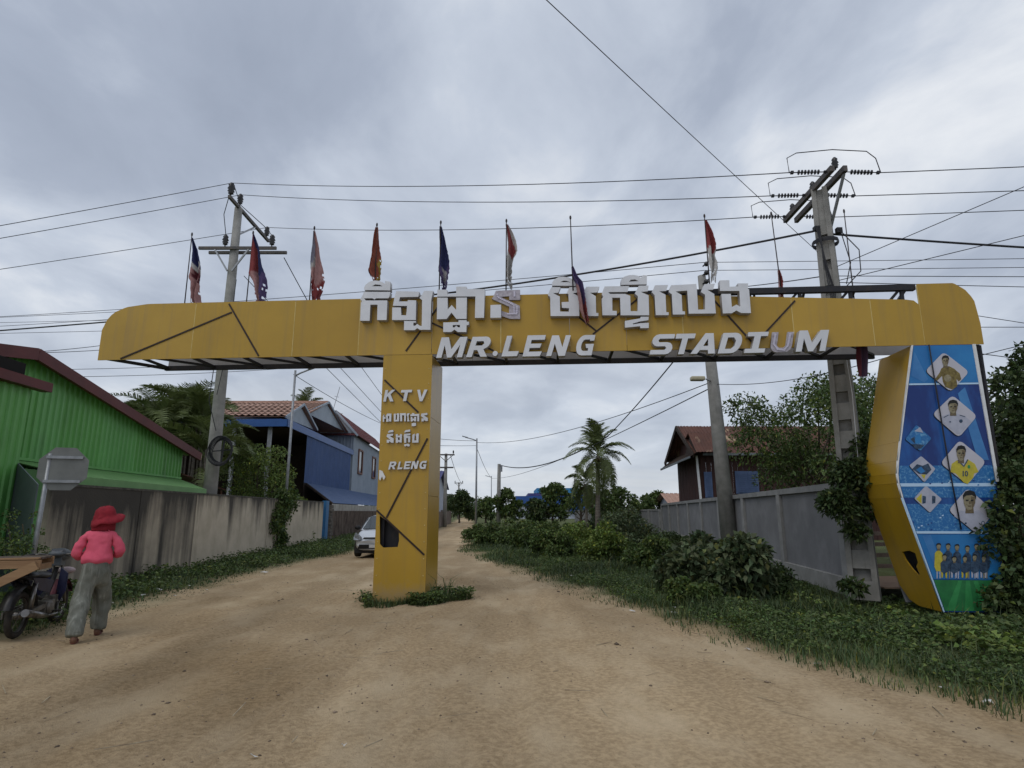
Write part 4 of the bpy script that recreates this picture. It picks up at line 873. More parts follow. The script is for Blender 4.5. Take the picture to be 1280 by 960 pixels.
# ---- blue gate post, stone pier, tin fence
b = MB(); b.bar(ROAD(-.02, 33.45, 0), ROAD(-.02, 33.45, 2.2), .22, .5, up=(0, 1, 0)); tag(b.build('gate_post', mat('gate_blue', (.03, .16, .36), (.04, .13, .27), 4, rough=.5)), 'bright blue painted steel post at the far end of the stained wall', 'post')
st = thing('stone_pier', 'rough dark stone pier beside the blue post', 'pier', ROAD(0, 34.3)); z = 0
while z < 2.0:
    h = random.uniform(.14, .22); b = MB(); b.box(ROAD(random.uniform(-.03, .03), 34.3, z + h / 2), (.4 + random.uniform(-.05, .05), .5 + random.uniform(-.06, .06), h - .02)); b.build('stone', mat('pier_stone', (.16, .14, .12), (.08, .07, .06), 6, rough=.9, bump=.5) if 'pier_stone' not in MATS else MATS['pier_stone'], st, bevel=.02); z += h
TINF = mat('weathered_tin', (0.175, 0.135, 0.11), (0.085, 0.062, 0.052), 1.8, rough=0.8, c3=(.26, .21, .17), scale3=2.2, lo3=.55, hi3=.75, stretch3=(1, 1, .15))
fe = thing('tin_fence', 'brown weathered tin fence with a pale strip along its top', 'fence', ROAD(-.1, 34.6)); Y = 34.7
while Y < 57:
    b = MB(); corrugated(b, ROAD(-.1, Y), ROAD(-.1, Y + .85), lambda t_: 0.0, lambda t_: 1.68, .12, .025, (1, .06, 0)); b.build('sheet', TINF, fe); Y += .86
b = MB(); corrugated(b, ROAD(-.06, 34.7), ROAD(-.06, 57), lambda t_: 1.66, lambda t_: 2.06, .3, .03, (1, .06, 0)); b.build('top_strip', mat('pale_tin', (.44, .43, .40), (.30, .28, .25), 2.2, rough=.6), fe)
f2 = thing('far_fence', 'grey brown board fence along the far left of the road', 'fence', (-7.0, 58, 0)); Y = 55.0
for k in range(70):
    b = MB(); q0 = Vector((-7.1 - .05 * (Y - 54), Y, 0)); q1 = Vector((-7.1 - .05 * (Y + .5 - 54), Y + .5, 0)); h = random.uniform(1.5, 1.85); b.bar(q0 + Vector((0, 0, h / 2)), q1 + Vector((0, 0, h / 2)), .05, h); b.build('board', TINF, f2); Y += .53
# far blue roofed house on the left
BL3 = mat('far_wall_white', (.42, .45, .52), (.36, .39, .45), 1, rough=.8); PURR = mat('far_blue_roof', (.07, .07, .20), (.05, .05, .16), 1, rough=.6)
def simple_house(name, label, lo, hi, zr, wallm, roofm, axis='x', over=.4, wins=()):
    h = thing(name, label, 'house', ((lo[0] + hi[0]) / 2, (lo[1] + hi[1]) / 2, 0)); x0, y0, z0 = lo; x1, y1, z1 = hi
    for q in (((x0, y0), (x1, y0)), ((x1, y0), (x1, y1)), ((x1, y1), (x0, y1)), ((x0, y1), (x0, y0))):
        b = MB(); b.slab([(q[0][0], q[0][1], z0), (q[1][0], q[1][1], z0), (q[1][0], q[1][1], z1), (q[0][0], q[0][1], z1)], .12); b.build('wall', wallm, h)
    ym, xm = (y0 + y1) / 2, (x0 + x1) / 2; o = over
    if axis == 'x':
        for s in (-1, 1):
            yy = (y0 - o) if s < 0 else (y1 + o); b = MB()
            q = [(x0 - o, yy, z1 - .1), (x1 + o, yy, z1 - .1), (x1 + o, ym, zr), (x0 - o, ym, zr)]
            ribroof(b, *(q if s < 0 else (q[1], q[0], q[3], q[2])), .4, .05); b.build('roof_slope', roofm, h)
        for xx in (x0, x1 - .08):
            b = MB(); b.slab([(xx, y0, z1), (xx, y1, z1), (xx, ym, zr - .1)], -.08); b.build('gable', wallm, h)
    else:
        for s in (-1, 1):
            xx = (x0 - o) if s < 0 else (x1 + o); b = MB()
            q = [(xx, y1 + o, z1 - .1), (xx, y0 - o, z1 - .1), (xm, y0 - o, zr), (xm, y1 + o, zr)]
            ribroof(b, *(q if s < 0 else (q[1], q[0], q[3], q[2])), .4, .05); b.build('roof_slope', roofm, h)
        for yy in (y0, y1 - .08):
            b = MB(); b.slab([(x0, yy, z1), (x1, yy, z1), (xm, yy, zr - .1)], .08); b.build('gable', wallm, h)
    for wx, wz, ww, wh in wins:
        b = MB(); b.bbox((wx, y0 - .06, wz), (wx + ww, y0 - .02, wz + wh)); b.build('window', PANE, h)
    return h
simple_house('far_house', 'small far house with a dark blue roof beyond the pillar', (-14.5, 70, 0), (-9.0, 82, 4.6), 6.6, BL3, PURR, 'x', .6, ((-12.5, 2.6, 1.2, 1.3), (-10.5, 2.6, 1, 1.3)))
# ---- far blue building across the middle
FB = mat('far_blue_wall', (0.035, 0.10, 0.34), (0.03, 0.085, 0.28), .5, rough=.7); FB2 = mat('far_sky_blue', (.05, .24, .46), (.045, .2, .4), .5, rough=.7)
fbh = thing('blue_hall', 'wide far blue hall with stepped roof blocks behind dark trees', 'building', (14, 150, 0))
def blk(nm, px0, px1, pyt, pyb, Yd, dep, m):
    a = P(px0, pyt, Yd); c = P(px1, pyb, Yd); b = MB(); b.bbox((a.x, Yd, max(0, c.z)), (c.x, Yd + dep, a.z)); return b.build(nm, m, fbh)
blk('wall', 646, 742, 632, 665, 150, 30, BL3); blk('parapet', 644, 744, 620, 631.6, 149.6, 31, FB); blk('upper_block', 660, 738, 616.5, 619.8, 151, 26, PURR); blk('upper_block', 671, 734, 610, 616.2, 152, 22, FB2); blk('end_block', 712, 756, 618, 640, 149, 10, FB)
for k in range(9): blk('window', 650 + k * 10, 655 + k * 10, 636, 641, 149.9, .05, PANE)

# ================================================================== right side
CW = mat('grey_render', (0.20, 0.20, 0.205), (0.155, 0.155, 0.16), 1.3, rough=0.9, bump=.2, bscale=20, c3=(0.26, 0.26, 0.265), scale3=1.0, lo3=.52, hi3=.8)
CP_ = mat('wall_post', (0.27, 0.27, 0.265), (0.2, 0.2, 0.195), 3, rough=.9, bump=.2)
CPB = mat('wall_plinth', (0.30, 0.295, 0.28), (0.22, 0.215, 0.2), 2.5, rough=.9)
def RW(Y, z=0.0, off=0.0): return Vector((6.85 + .13 * (Y - 13) + off, Y - .13 * off, z))
rw = thing('grey_wall', 'grey rendered wall with square posts and a capping along the right', 'wall', RW(13))
posts = [12.95, 17.1, 21.25, 25.4, 29.5, 33.6, 37.7, 42.0, 46.5]
for i in range(len(posts) - 1):
    a, c = posts[i] + .12, posts[i + 1] - .12
    b = MB(); b.bar(RW(a, 1.12, .1), RW(c, 1.12, .1), .12, 1.9); b.build('wall_panel', CW, rw)
    b = MB(); b.bar(RW(a, .12, .04), RW(c, .12, .04), .22, .34); b.build('plinth', CPB, rw)
    b = MB(); b.bar(RW(a - .12, 2.14, .08), RW(c + .11, 2.14, .08), .24, .14); b.build('coping', CP_, rw)
for y in posts:
    b = MB(); b.bar(RW(y, -.1, .07), RW(y, 2.065, .07), .24, .2, up=(0, 1, 0)); b.build('post', CP_, rw)

fw = thing('far_grey_wall', 'lower grey panel wall carrying on behind the bushes toward the coconut palm', 'wall', (9.5, 60, 0))
fa, fb_ = Vector((11.2, 46.9, 0)), Vector((7.7, 76, 0)); nseg = 12
for i in range(nseg):
    p0, p1 = fa.lerp(fb_, i / nseg), fa.lerp(fb_, (i + 1) / nseg); hz = Vector((0, 0, .85))
    b = MB(); b.bar(p0 + hz, p1 + hz, .10, 1.72); b.build('wall_panel', CW, fw)
    b = MB(); b.bar(p0 + Vector((-.02, -.05, 0)), p0 + Vector((-.02, -.05, 1.82)), .26, .26); b.build('post', CP_, fw)
    b = MB(); b.bar(p0 + Vector((0, 0, 1.76)), p1 + Vector((0, 0, 1.76)), .2, .1); b.build('coping', CP_, fw)
# ---- wooden house with rusty roof
WB = mat('brown_board', (0.060, 0.027, 0.023), (0.040, 0.019, 0.017), 2.5, rough=0.8, stretch=(1, 1, .2)); RUST2 = mat('rust_roof', (0.135, 0.060, 0.042), (0.085, 0.042, 0.033), 1.1, rough=0.8, c3=(0.36, 0.26, 0.17), scale3=.55, lo3=.60, hi3=.64, stretch3=(1, .4, .4))
BSH = mat('blue_shutter', (0.085, 0.125, 0.23), (0.065, 0.10, 0.19), 3, rough=.6)
wh = thing('wooden_house', 'dark brown wooden house with a patchy rusted tin roof and blue shutters', 'house', (15, 38.4, 0))
x0, x1, y0, y1 = 11.1, 21.6, 36.0, 41.0; zr, ze = 6.94, 4.9; ym = 38.5
def boards(a, c, z0, z1, n, m, nm='board'):
    a, c = Vector(a), Vector(c)
    for i in range(n):
        b = MB(); q0 = a + (c - a) * ((i + .03) / n); q1 = a + (c - a) * ((i + .97) / n); b.bar(Vector((q0.x, q0.y, (z0 + z1) / 2)), Vector((q1.x, q1.y, (z0 + z1) / 2)), .04 + .014 * (i % 2), z1 - z0); b.build(nm, m, wh)
boards((x0, y0, 0), (x1, y0, 0), -.1, 5.14, 34, WB); boards((x0, y1, 0), (x0, y0, 0), -.1, 4.96, 16, WB); boards((x1, y0, 0), (x1, y1, 0), -.1, 4.96, 10, WB)
b = MB(); b.slab([(x0 + .02, y0, 4.96), (x0 + .02, ym, zr - .18), (x0 + .02, y1, 4.96)], .05); b.build('gable', WB, wh)
k = 14
for i in range(k):
    xa, xb = 10.45 + (22.1 - 10.45) * i / k, 10.45 + (22.1 - 10.45) * (i + 1) / k + .03; dz = random.uniform(0, .03)
    b = MB(); ribroof(b, (xa, 35.2, ze + dz), (xb, 35.2, ze + dz), (xb, ym, zr + dz), (xa, ym, zr + dz), .19, .03); b.build('roof_sheet', RUST2, wh)
    b = MB(); ribroof(b, (xb, 41.8, ze + dz), (xa, 41.8, ze + dz), (xa, ym, zr + dz), (xb, ym, zr + dz), .19, .03); b.build('roof_sheet', RUST2, wh)
for s in (-1, 1):
    b = MB(); b.bar((10.47, ym + s * 3.35, ze - .1), (10.47, ym, zr - .07), .09, .26); b.build('barge_board', WOODD, wh)
b = MB(); ribroof(b, (10.2, 42.0, 4.48), (10.2, 35.0, 4.72), (11.1, 35.5, 5.22), (11.1, 41.5, 5.22), .24, .025); b.build('pent_roof', WOODD, wh)
b = MB(); b.bar((10.2, 42, 4.45), (10.2, 35.0, 4.69), .06, .12); b.build('pent_edge', GREYS, wh)
# small cross gable over the corner
b = MB(); ribroof(b, (10.5, 34.7, 4.96), (12.4, 34.7, 4.96), (12.4, 36.1, 6.22), (10.5, 36.1, 6.22), .19, .025); ribroof(b, (12.4, 37.6, 5.62), (10.5, 37.6, 5.62), (10.5, 36.1, 6.22), (12.4, 36.1, 6.22), .19, .025); b.build('dormer_roof', RUST2, wh)
b = MB(); b.slab([(10.62, 34.75, 4.96), (10.62, 36.1, 6.13), (10.62, 37.5, 4.96)], .04); b.build('gable', WOODD, wh)
b = MB(); b.bar((11.04, 35.9, -.1), (10.86, 35.9, 4.84), .11); b.build('corner_post', WHITE, wh)
b = MB(); b.bar((11.04, 35.23, ze - .02), (22.1, 35.23, ze - .02), .07, .14); b.build('gutter', GREYS, wh)
for wx0, wx1, wz0, wz1 in ((883, 888, 621, 591), (921.5, 945.5, 616, 590)):
    a, c = P(wx0, wz0, 35.94), P(wx1, wz1, 35.94); b = MB()
    b.bbox((a.x - .06, 35.88, a.z - .05), (c.x + .06, 35.965, c.z + .05)); wf = b.build('window', BSH, wh)
    n_ = 1 if c.x - a.x < .5 else 2
    for j in range(n_):
        xa = a.x + (c.x - a.x) * j / n_ + .04; xb = a.x + (c.x - a.x) * (j + 1) / n_ - .04; b = MB(); b.bbox((xa, 35.855, a.z), (xb, 35.885, c.z)); sh = b.build('shutter', BSH, wf)
        b = MB(); zz = a.z + .06
        while zz < c.z - .05: b.bar((xa + .04, 35.835, zz), (xb - .04, 35.835, zz + .03), .03, .05); zz += .11
        b.build('louvre_slats', BSH, wf)['kind'] = 'stuff'
simple_house('small_tiled_house', 'low far house with an orange tile roof past the wooden house', (14.3, 55, 0), (19, 60, 2.35), 3.3, BL3, TILE, 'x', .5)
# ================================================================== plants
def leafmat(name, c1, c2): return mat(name, c1, c2, 1.5, rough=0.55, spec=0.35, attr=True, trans=0.22)
LF_DK = leafmat('leaf_dark', (0.064, 0.098, 0.033), (0.046, 0.076, 0.027)); LF_MD = leafmat('leaf_mid', (0.095, 0.140, 0.038), (0.068, 0.110, 0.032))
LF_LT = leafmat('leaf_light', (0.15, 0.21, 0.045), (0.11, 0.165, 0.04)); LF_GR = leafmat('leaf_grey', (0.112, 0.145, 0.070), (0.075, 0.108, 0.050))
GRS = leafmat('grass_blade', (0.068, 0.104, 0.037), (0.048, 0.080, 0.030)); FRN = leafmat('frond', (0.135, 0.165, 0.052), (0.10, 0.13, 0.042))
BARK = mat('bark', (0.115, 0.09, 0.068), (0.07, 0.055, 0.042), 6, rough=.95, bump=.6, bscale=14, stretch=(1, 1, .3)); PBARK = mat('palm_bark', (0.20, 0.175, 0.145), (0.12, 0.1, 0.085), 5, rough=.95, bump=.6, bscale=9, stretch=(.3, .3, 3))
STEM = mat('stem', (0.085, 0.075, 0.04), (.06, .05, .03), 4, rough=.8)
def unit(v): return v / np.maximum(np.linalg.norm(v, axis=-1, keepdims=True), 1e-9)
def leaves(c, d, L, W, col, fold=.15):
    """one four-cornered folded leaf per row"""
    n = len(c); side = unit(np.cross(d, rng.normal(size=(n, 3)) + np.array([0, 0, 1.2]))); up = np.cross(side, d)
    L = np.asarray(L)[:, None]; w = L * W
    a = c; t = c + d * L - np.array([0, 0, 1]) * L * .18; m = c + d * L * .48 + up * L * fold
    v = np.stack([a, m + side * w / 2, t, m - side * w / 2], 1).reshape(-1, 3)
    f = np.arange(n * 4).reshape(n, 4); return v, f, np.repeat(col, 4, 0)
def leafcol(n, spread=.28, yellow=.08):
    k = np.clip(rng.normal(1, spread, (n, 1)), .4, 1.9) * np.ones((1, 3)); k[:, 0] *= rng.uniform(.85, 1.2, n); y = rng.random(n) < yellow; k[y] *= np.array([1.7, 1.4, .9]); return k
def clumpy(n, clumps, flat=.8):
    w = np.array([r ** 2 for _, r in clumps]); i = rng.choice(len(clumps), n, p=w / w.sum()); C = np.array([c for c, _ in clumps])[i]; r_ = np.array([r for _, r in clumps])[i]
    d = unit(rng.normal(size=(n, 3))); d[:, 2] = np.abs(d[:, 2]) * np.where(rng.random(n) < .72, 1, -1); d = unit(d)
    q = C + d * (r_ * (.45 + .6 * rng.random(n)) )[:, None] * np.array([1, 1, flat]); return q, d
def foliage(name, clumps, n, L, m, parent, W=.5, flat=.8, spread=.28, outward=.55, yellow=.08):
    q, d = clumpy(n, clumps, flat); dd = unit(d * outward + rng.normal(size=(n, 3)) * .6 + np.array([0, 0, -.12]))
    v, f, c = leaves(q, dd, L * rng.uniform(.6, 1.3, n), W, leafcol(n, spread, yellow)); return np_obj(name, v, f, m, parent, c)
def tree(name, label, base, H, cw, n, L, m, th=.3, tr=.12, nclump=14, group=None, cat='tree', flat=.75, ch=None, seed=1, lean=(0, 0), W=.5):
    r_ = random.Random(seed); base = Vector(base); t = thing(name, label, cat, base, 0, group)
    top = base + Vector((lean[0], lean[1], H * .62)); fork = base + (top - base) * max(th, .18)
    b = MB(); b.tube([base - Vector((0, 0, .1)), base + (fork - base) * .5 + Vector((r_.uniform(-.06, .06), 0, 0)), fork, (fork + top) / 2 + Vector((r_.uniform(-.1, .1) * cw * .3, 0, 0)), top], [tr * 1.25, tr, tr * .85, tr * .5, tr * .2], 8); trunk = b.build('trunk', BARK, t)
    cl = []; zc0 = H * th; ch = ch or (H - zc0)
    lb_ = MB()
    for k in range(nclump):
        a = k * 2.4 + r_.uniform(-.4, .4); u = (k + .5) / nclump; zz = zc0 + ch * (.15 + .78 * u); rad = cw / 2 * math.sqrt(max(.05, 1 - (2 * (.18 + .74 * u) - 1) ** 2)) * r_.uniform(.45, 1.0)
        c = base + Vector((lean[0] + rad * math.cos(a), lean[1] + rad * math.sin(a), zz)); cr = min(cw, ch) * r_.uniform(.15, .27); cl.append((tuple(c), cr))
        s = base + (top - base) * min(.95, max(.3, zz / H - .1)); mid = (s + c) / 2 + Vector((0, 0, -.08 * cw)); lb_.tube([s, mid, c], [tr * .36, tr * .22, tr * .08], 5, caps=False)
    lb_.build('limbs', BARK, t)['kind'] = 'stuff'
    foliage('crown', cl, n, L, m, t, W, flat); return t
def bush(name, label, base, w, h, n, L, m, nclump=9, group=None, seed=1, W=.5, dep=None, cat='bush', yellow=.08, stems=6, spread=.3):
    r_ = random.Random(seed); base = Vector(base); t = thing(name, label, cat, base, 0, group); cl = []; dep = dep or w; b = MB()
    for k in range(nclump):
        a = k * 2.4; rr = math.sqrt((k + .5) / nclump) * .8; z = h * r_.uniform(.2, .92) * (1.05 - .5 * rr); cr = min(w, h * 1.3) * r_.uniform(.11, .25)
        c = base + Vector((rr * w / 2 * math.cos(a), rr * dep / 2 * math.sin(a), z)); cl.append((tuple(c), cr))
        b.tube([base + Vector((rr * w * .15 * math.cos(a), rr * dep * .15 * math.sin(a), -.05)), (base + c) / 2 + Vector((0, 0, .1)), c], [.02, .014, .006], 4, caps=False)
    b.build('stems', STEM, t)['kind'] = 'stuff'
    foliage('foliage', cl, n, L, m, t, W, .85, spread, .6, yellow); return t
def gz0(x, y): return float(gh(x, y))
def frond(L, n=34, ll=.55, lw=.045, droop=.6, vee=.5, curl=1.0):
    """a feather leaf in local space: leaves the origin along +x, rises, then arches over"""
    vs, fs = [], []; mid = []
    for i in range(15):
        u = i / 14; mid.append(Vector((L * (u - .18 * curl * u ** 3), 0, L * (.34 * u - droop * u ** 2.2))))
    def at(u): k = min(13, int(u * 14)); f = u * 14 - k; return mid[k].lerp(mid[k + 1], f)
    b = MB(); b.tube(mid, [.028 * (1 - .85 * i / 14) * (L / 3) ** .5 + .004 for i in range(15)], 4, caps=False)
    for i in range(n):
        u = .16 + .84 * (i + .5) / n; q = at(u); tg = (at(min(1, u + .04)) - at(max(0, u - .04))).normalized(); l = ll * (math.sin(math.pi * min(1, .18 + .82 * u)) ** .6) * random.uniform(.8, 1.15) + .08
        for s in (-1, 1):
            d = (tg * .62 + Vector((0, s, 0)) * .8 + Vector((0, 0, vee * .5)) + Vector((random.uniform(-.1, .1), 0, random.uniform(-.16, .1)))).normalized(); w = tg * lw
            m_ = q + d * l * .55; e = q + d * l + Vector((0, 0, -l * random.uniform(.25, .6)))
            b.add([q - w * .5, q + w * .5, m_ + w * .6, m_ - w * .6, e], [(0, 1, 2, 3), (3, 2, 4)])
    return b
def frond_data(*a, **k):
    me = frond(*a, **k).mesh('frond'); ca = me.attributes.new('Col', 'FLOAT_COLOR', 'POINT'); n = len(me.vertices)
    c4 = np.ones((n, 4), np.float32); c4[:, :3] = (np.random.default_rng(n).uniform(.7, 1.3, (n, 1))); ca.data.foreach_set('color', c4.ravel()); me.materials.append(FRN); return me
def put_frond(me, parent, loc, az, tilt, roll=0.0, s=1.0):
    o = bpy.data.objects.new('frond', me); COL.objects.link(o); o.parent = parent; o.location = loc
    o.rotation_euler = (Matrix.Rotation(az, 3, 'Z') @ Matrix.Rotation(-tilt, 3, 'Y') @ Matrix.Rotation(roll, 3, 'X')).to_euler(); o.scale = (s, s, s); return o
def palm(name, label, base, H, FL, nf, lean=(0, 0), seed=1, lo=-70, hi=80, ll=.7, tr=.16, group=None, dead=4, droops=(.45, .7, .95)):
    r_ = random.Random(seed); base = Vector(base); t = thing(name, label, 'palm tree', base, 0, group); top = Vector((lean[0], lean[1], H))
    b = MB(); b.tube([(0, 0, -.1), (lean[0] * .1, lean[1] * .1, H * .3), (lean[0] * .45, lean[1] * .45, H * .65), top], [tr * 1.5, tr, tr * .85, tr * .8], 9); b.build('trunk', PBARK, t, world=False)
    ms = [frond_data(FL, 38, ll, .05, dr) for dr in droops]
    for k in range(nf):
        u = (k + .5) / nf; tl = R(lo + (hi - lo) * u ** .75 + r_.uniform(-8, 8)); put_frond(ms[0 if tl > R(45) else (1 if tl > 0 else 2)], t, top + Vector((0, 0, (u - .5) * .5)), k * 2.399 + r_.uniform(-.3, .3), tl, r_.uniform(-.4, .4), r_.uniform(.82, 1.08))
    b = MB()
    for k in range(6): b.ball(top + Vector((.22 * math.cos(k * 1.05), .22 * math.sin(k * 1.05), -.32)), .14, 8, 5)
    b.build('coconuts', mat('coconut', (.10, .085, .03), (.07, .05, .025), 4, rough=.6) if 'coconut' not in MATS else MATS['coconut'], t, world=False)['kind'] = 'stuff'
    return t
# coconut palm over the far end of the right wall
cpb = P(747, 640, 42); palm('coconut_palm', 'tall coconut palm with drooping lower fronds beyond the grey wall', (cpb.x, 42, 0), 5.4, 2.7, 34, (.15, 0), 5, -78, 85, .62, .17)
q = P(738, 640, 44); palm('young_palm', 'short slim palm close behind the coconut palm trunk', (q.x - .2, 44.5, 0), 3.6, 1.7, 14, (-.1, 0), 6, -60, 70, .5, .1)
q = P(381, 500, 64); palm('roof_palm', 'palm crown rising behind the brown tiled roof', (q.x, 64, 0), 11.5, 3.6, 22, (0, 0), 8, -30, 85, .8, .16)
q = P(425, 520, 78); palm('far_roof_palm', 'smaller palm crown peeping between the tiled roof and grey house', (q.x - .6, 78, 0), 12.0, 2.5, 12, (0, 0), 9, -40, 75, .6, .13)
# areca palms behind the green shed
am = [frond_data(2.6, 34, .62, .05, .62, .9, 1.3), frond_data(2.9, 36, .66, .05, .85, .9, 1.6), frond_data(2.2, 30, .55, .05, .45, .9, 1.0)]
for i, (px, Yd, zt, nf) in enumerate(((165, 26.5, 5.8, 24), (196, 25.0, 6.0, 26), (222, 27.0, 6.7, 26), (252, 25.6, 6.1, 24), (236, 29.0, 6.8, 20), (262, 24.0, 4.6, 16))):
    q = P(px, 560, Yd)
    lab = ('areca palm nearest the red roof edge, its leaf arching left', 'bushy areca palm second from the shed ridge', 'tallest areca palm in the clump behind the shed', 'areca palm just left of the concrete power pole', 'areca palm at the back of the clump', 'low dark areca palm beside the power pole foot')[i]
    t = thing('areca_palm', lab, 'palm tree', (q.x, Yd, 0), 0, 'areca palms behind the green shed'); b = MB()
    for k in range(4): b.tube([(.15 * math.cos(k * 1.6), .15 * math.sin(k * 1.6), 0), (.3 * math.cos(k * 1.6), .3 * math.sin(k * 1.6), zt - .6)], [.05, .035], 6)
    b.build('stems', PBARK, t, world=False)
    for k in range(nf):
        u = (k + .5) / nf; put_frond(am[k % 3], t, (.3 * math.cos(k * 1.6), .3 * math.sin(k * 1.6), zt - 1.0 - .9 * (k % 4 == 0)), k * 2.399 + i, R(10 + 68 * u), random.uniform(-.4, .4), random.uniform(.75, 1.05))
# shrubs and trees over the left wall
q = P(322, 600, 25.2); tree('leafy_tree', 'bright green feathery tree in front of the dark open house', (q.x - .55, 26.6, 0), 4.5, 2.8, 6500, .13, LF_LT, .3, .08, 15, seed=3, W=.42)
q = P(285, 610, 23.5); bush('bush', 'low green bush between the power pole and the feathery tree', (q.x, 24.5, 0), 1.8, 2.7, 3000, .13, LF_MD, 8, seed=4)
q = P(372, 612, 27); bush('bush', 'dense round bush over the wall beside the steel lamp post', (-10.9, 31.0, 0), 2.0, 3.2, 3800, .13, LF_LT, 9, seed=5)
iv = thing('creeper', 'green creeper hanging down over the stained wall', 'creeper', ROAD(-.1, 25.6)); cl = []
for k in range(22):
    u = k / 21; cl.append((tuple(ROAD(-.14 + .1 * random.random(), 24.7 + random.uniform(-.4, 2.6) * (1 - .6 * u) + .2, 2.35 - 2.2 * u)), .34 * (1 - .35 * u)))
foliage('leaves', cl, 4200, .11, LF_MD, iv, .7, 1)
b = MB()
for k in range(5): b.tube([ROAD(-.03, 25 + k * .3, 0), ROAD(-.05, 25.2 + k * .25, 1), ROAD(-.04, 25 + k * .35, 2.1)], .012, 4)
b.build('stems', STEM, iv)
vi = thing('weed_vine', 'tangled dark vine climbing beside the grey zinc sheet', 'vine', (-7.6, 9.6, 0)); cl = []
for px, py, Yd, r_ in ((8, 668, 10.2, .20), (14, 690, 10, .28), (27, 675, 10.4, .14), (40, 692, 10.5, .22), (45, 665, 10.6, .12), (44, 645, 10.7, .08), (14, 645, 10.6, .12), (5, 695, 9.8, .28), (50, 702, 10.4, .2)): cl.append((tuple(P(px, py, Yd)), r_))
foliage('leaves', cl, 1000, .06, LF_MD, vi, .6, 1); b = MB()
for px, Yd in ((12, 10.2), (30, 10.4), (44, 10.6)): b.tube([P(px, 730, Yd), P(px + 3, 690, Yd), P(px - 2, 655, Yd)], .012, 4)
b.build('stems', STEM, vi)
# trees beyond the right wall
def ptree(name, label, px, py0, py1, wpx, Yd, n, L, m, **k):
    top = P(px, py0, Yd).z; w = wpx / FPX * Yd * 1.02; q = P(px, py1, Yd); return tree(name, label, (q.x, Yd, 0), top, w, n, L, m, **k)
tree('wall_tree', 'big leafy tree spreading over the grey wall behind the tall power pole', (11.5, 23.0, 0), 6.5, 6.0, 15000, .16, LF_MD, .28, .16, 22, seed=11, W=.45)
tree('wall_tree', 'second leafy tree between the tall power pole and the poster leg', (11.5, 18.0, 0), 5.6, 4.4, 9000, .14, LF_MD, .22, .12, 16, seed=12, W=.45)
tree('corner_tree', 'tall dark tree at the far right past the poster', (14.6, 15.6, 0), 5.2, 4.4, 7000, .14, LF_MD, .18, .14, 18, seed=15, W=.5)
tree('corner_tree', 'dark tree wrapped in creeper right beside the poster edge', (10.7, 12.6, 0), 4.0, 2.3, 6500, .12, LF_DK, .06, .1, 16, seed=16, W=.6)
for i, a in enumerate((('dark_tree', 'round dark tree in front of the blue hall', 691, 604, 655, 36, 62, 4200, .30, LF_MD), ('dark_tree', 'low dark tree left of the round one', 668, 624, 655, 24, 60, 1800, .34, LF_DK),
        ('dark_tree', 'dark tree behind the thin concrete pole', 632, 611, 655, 30, 75, 2600, .38, LF_MD), ('dark_tree', 'dark tree right of the two roadside lamp posts', 607, 622, 655, 22, 90, 2000, .4, LF_MD),
        ('dark_tree', 'wide dark tree over the end of the dirt road', 574, 615, 655, 36, 95, 3600, .42, LF_DK), ('small_tree', 'small thin leaved tree under the left fronds of the coconut palm', 726, 606, 650, 34, 55, 1500, .26, LF_MD),
        ('dark_tree', 'dark tree right of the coconut palm trunk', 773, 610, 650, 40, 52, 3000, .28, LF_MD), ('dark_tree', 'bushy tree before the palm trunk foot', 752, 612, 645, 22, 48, 1400, .24, LF_MD),
        ('dark_tree', 'low tree at the wall between palm and wooden house', 806, 620, 645, 26, 56, 2200, .28, LF_MD), ('dark_tree', 'small far tree left of the orange tile roof', 818, 613, 640, 24, 60, 1800, .3, LF_MD),
        ('dark_tree', 'far tree mass over the road end left of the lamp posts', 590, 636, 655, 14, 120, 1000, .5, LF_DK), ('dark_tree', 'far tree beside the small blue roofed house', 556, 628, 655, 10, 105, 700, .5, LF_DK))):
    ptree(*a, seed=30 + i, group='trees along the horizon', nclump=12, tr=.15, th=.12 if a[0] == 'dark_tree' else .3)
q = P(700, 640, 210)
b_ = thing('far_woods', None, None, (0, 230, 0)); b_['kind'] = 'stuff'; cl = []
for k in range(60): x = -120 + k * 5 + random.uniform(-2, 2); cl.append(((x, 230 + random.uniform(-6, 6), random.uniform(2, 4.2)), random.uniform(2.6, 4.2)))
foliage('foliage', cl, 9000, 1.1, LF_DK, b_, .6)
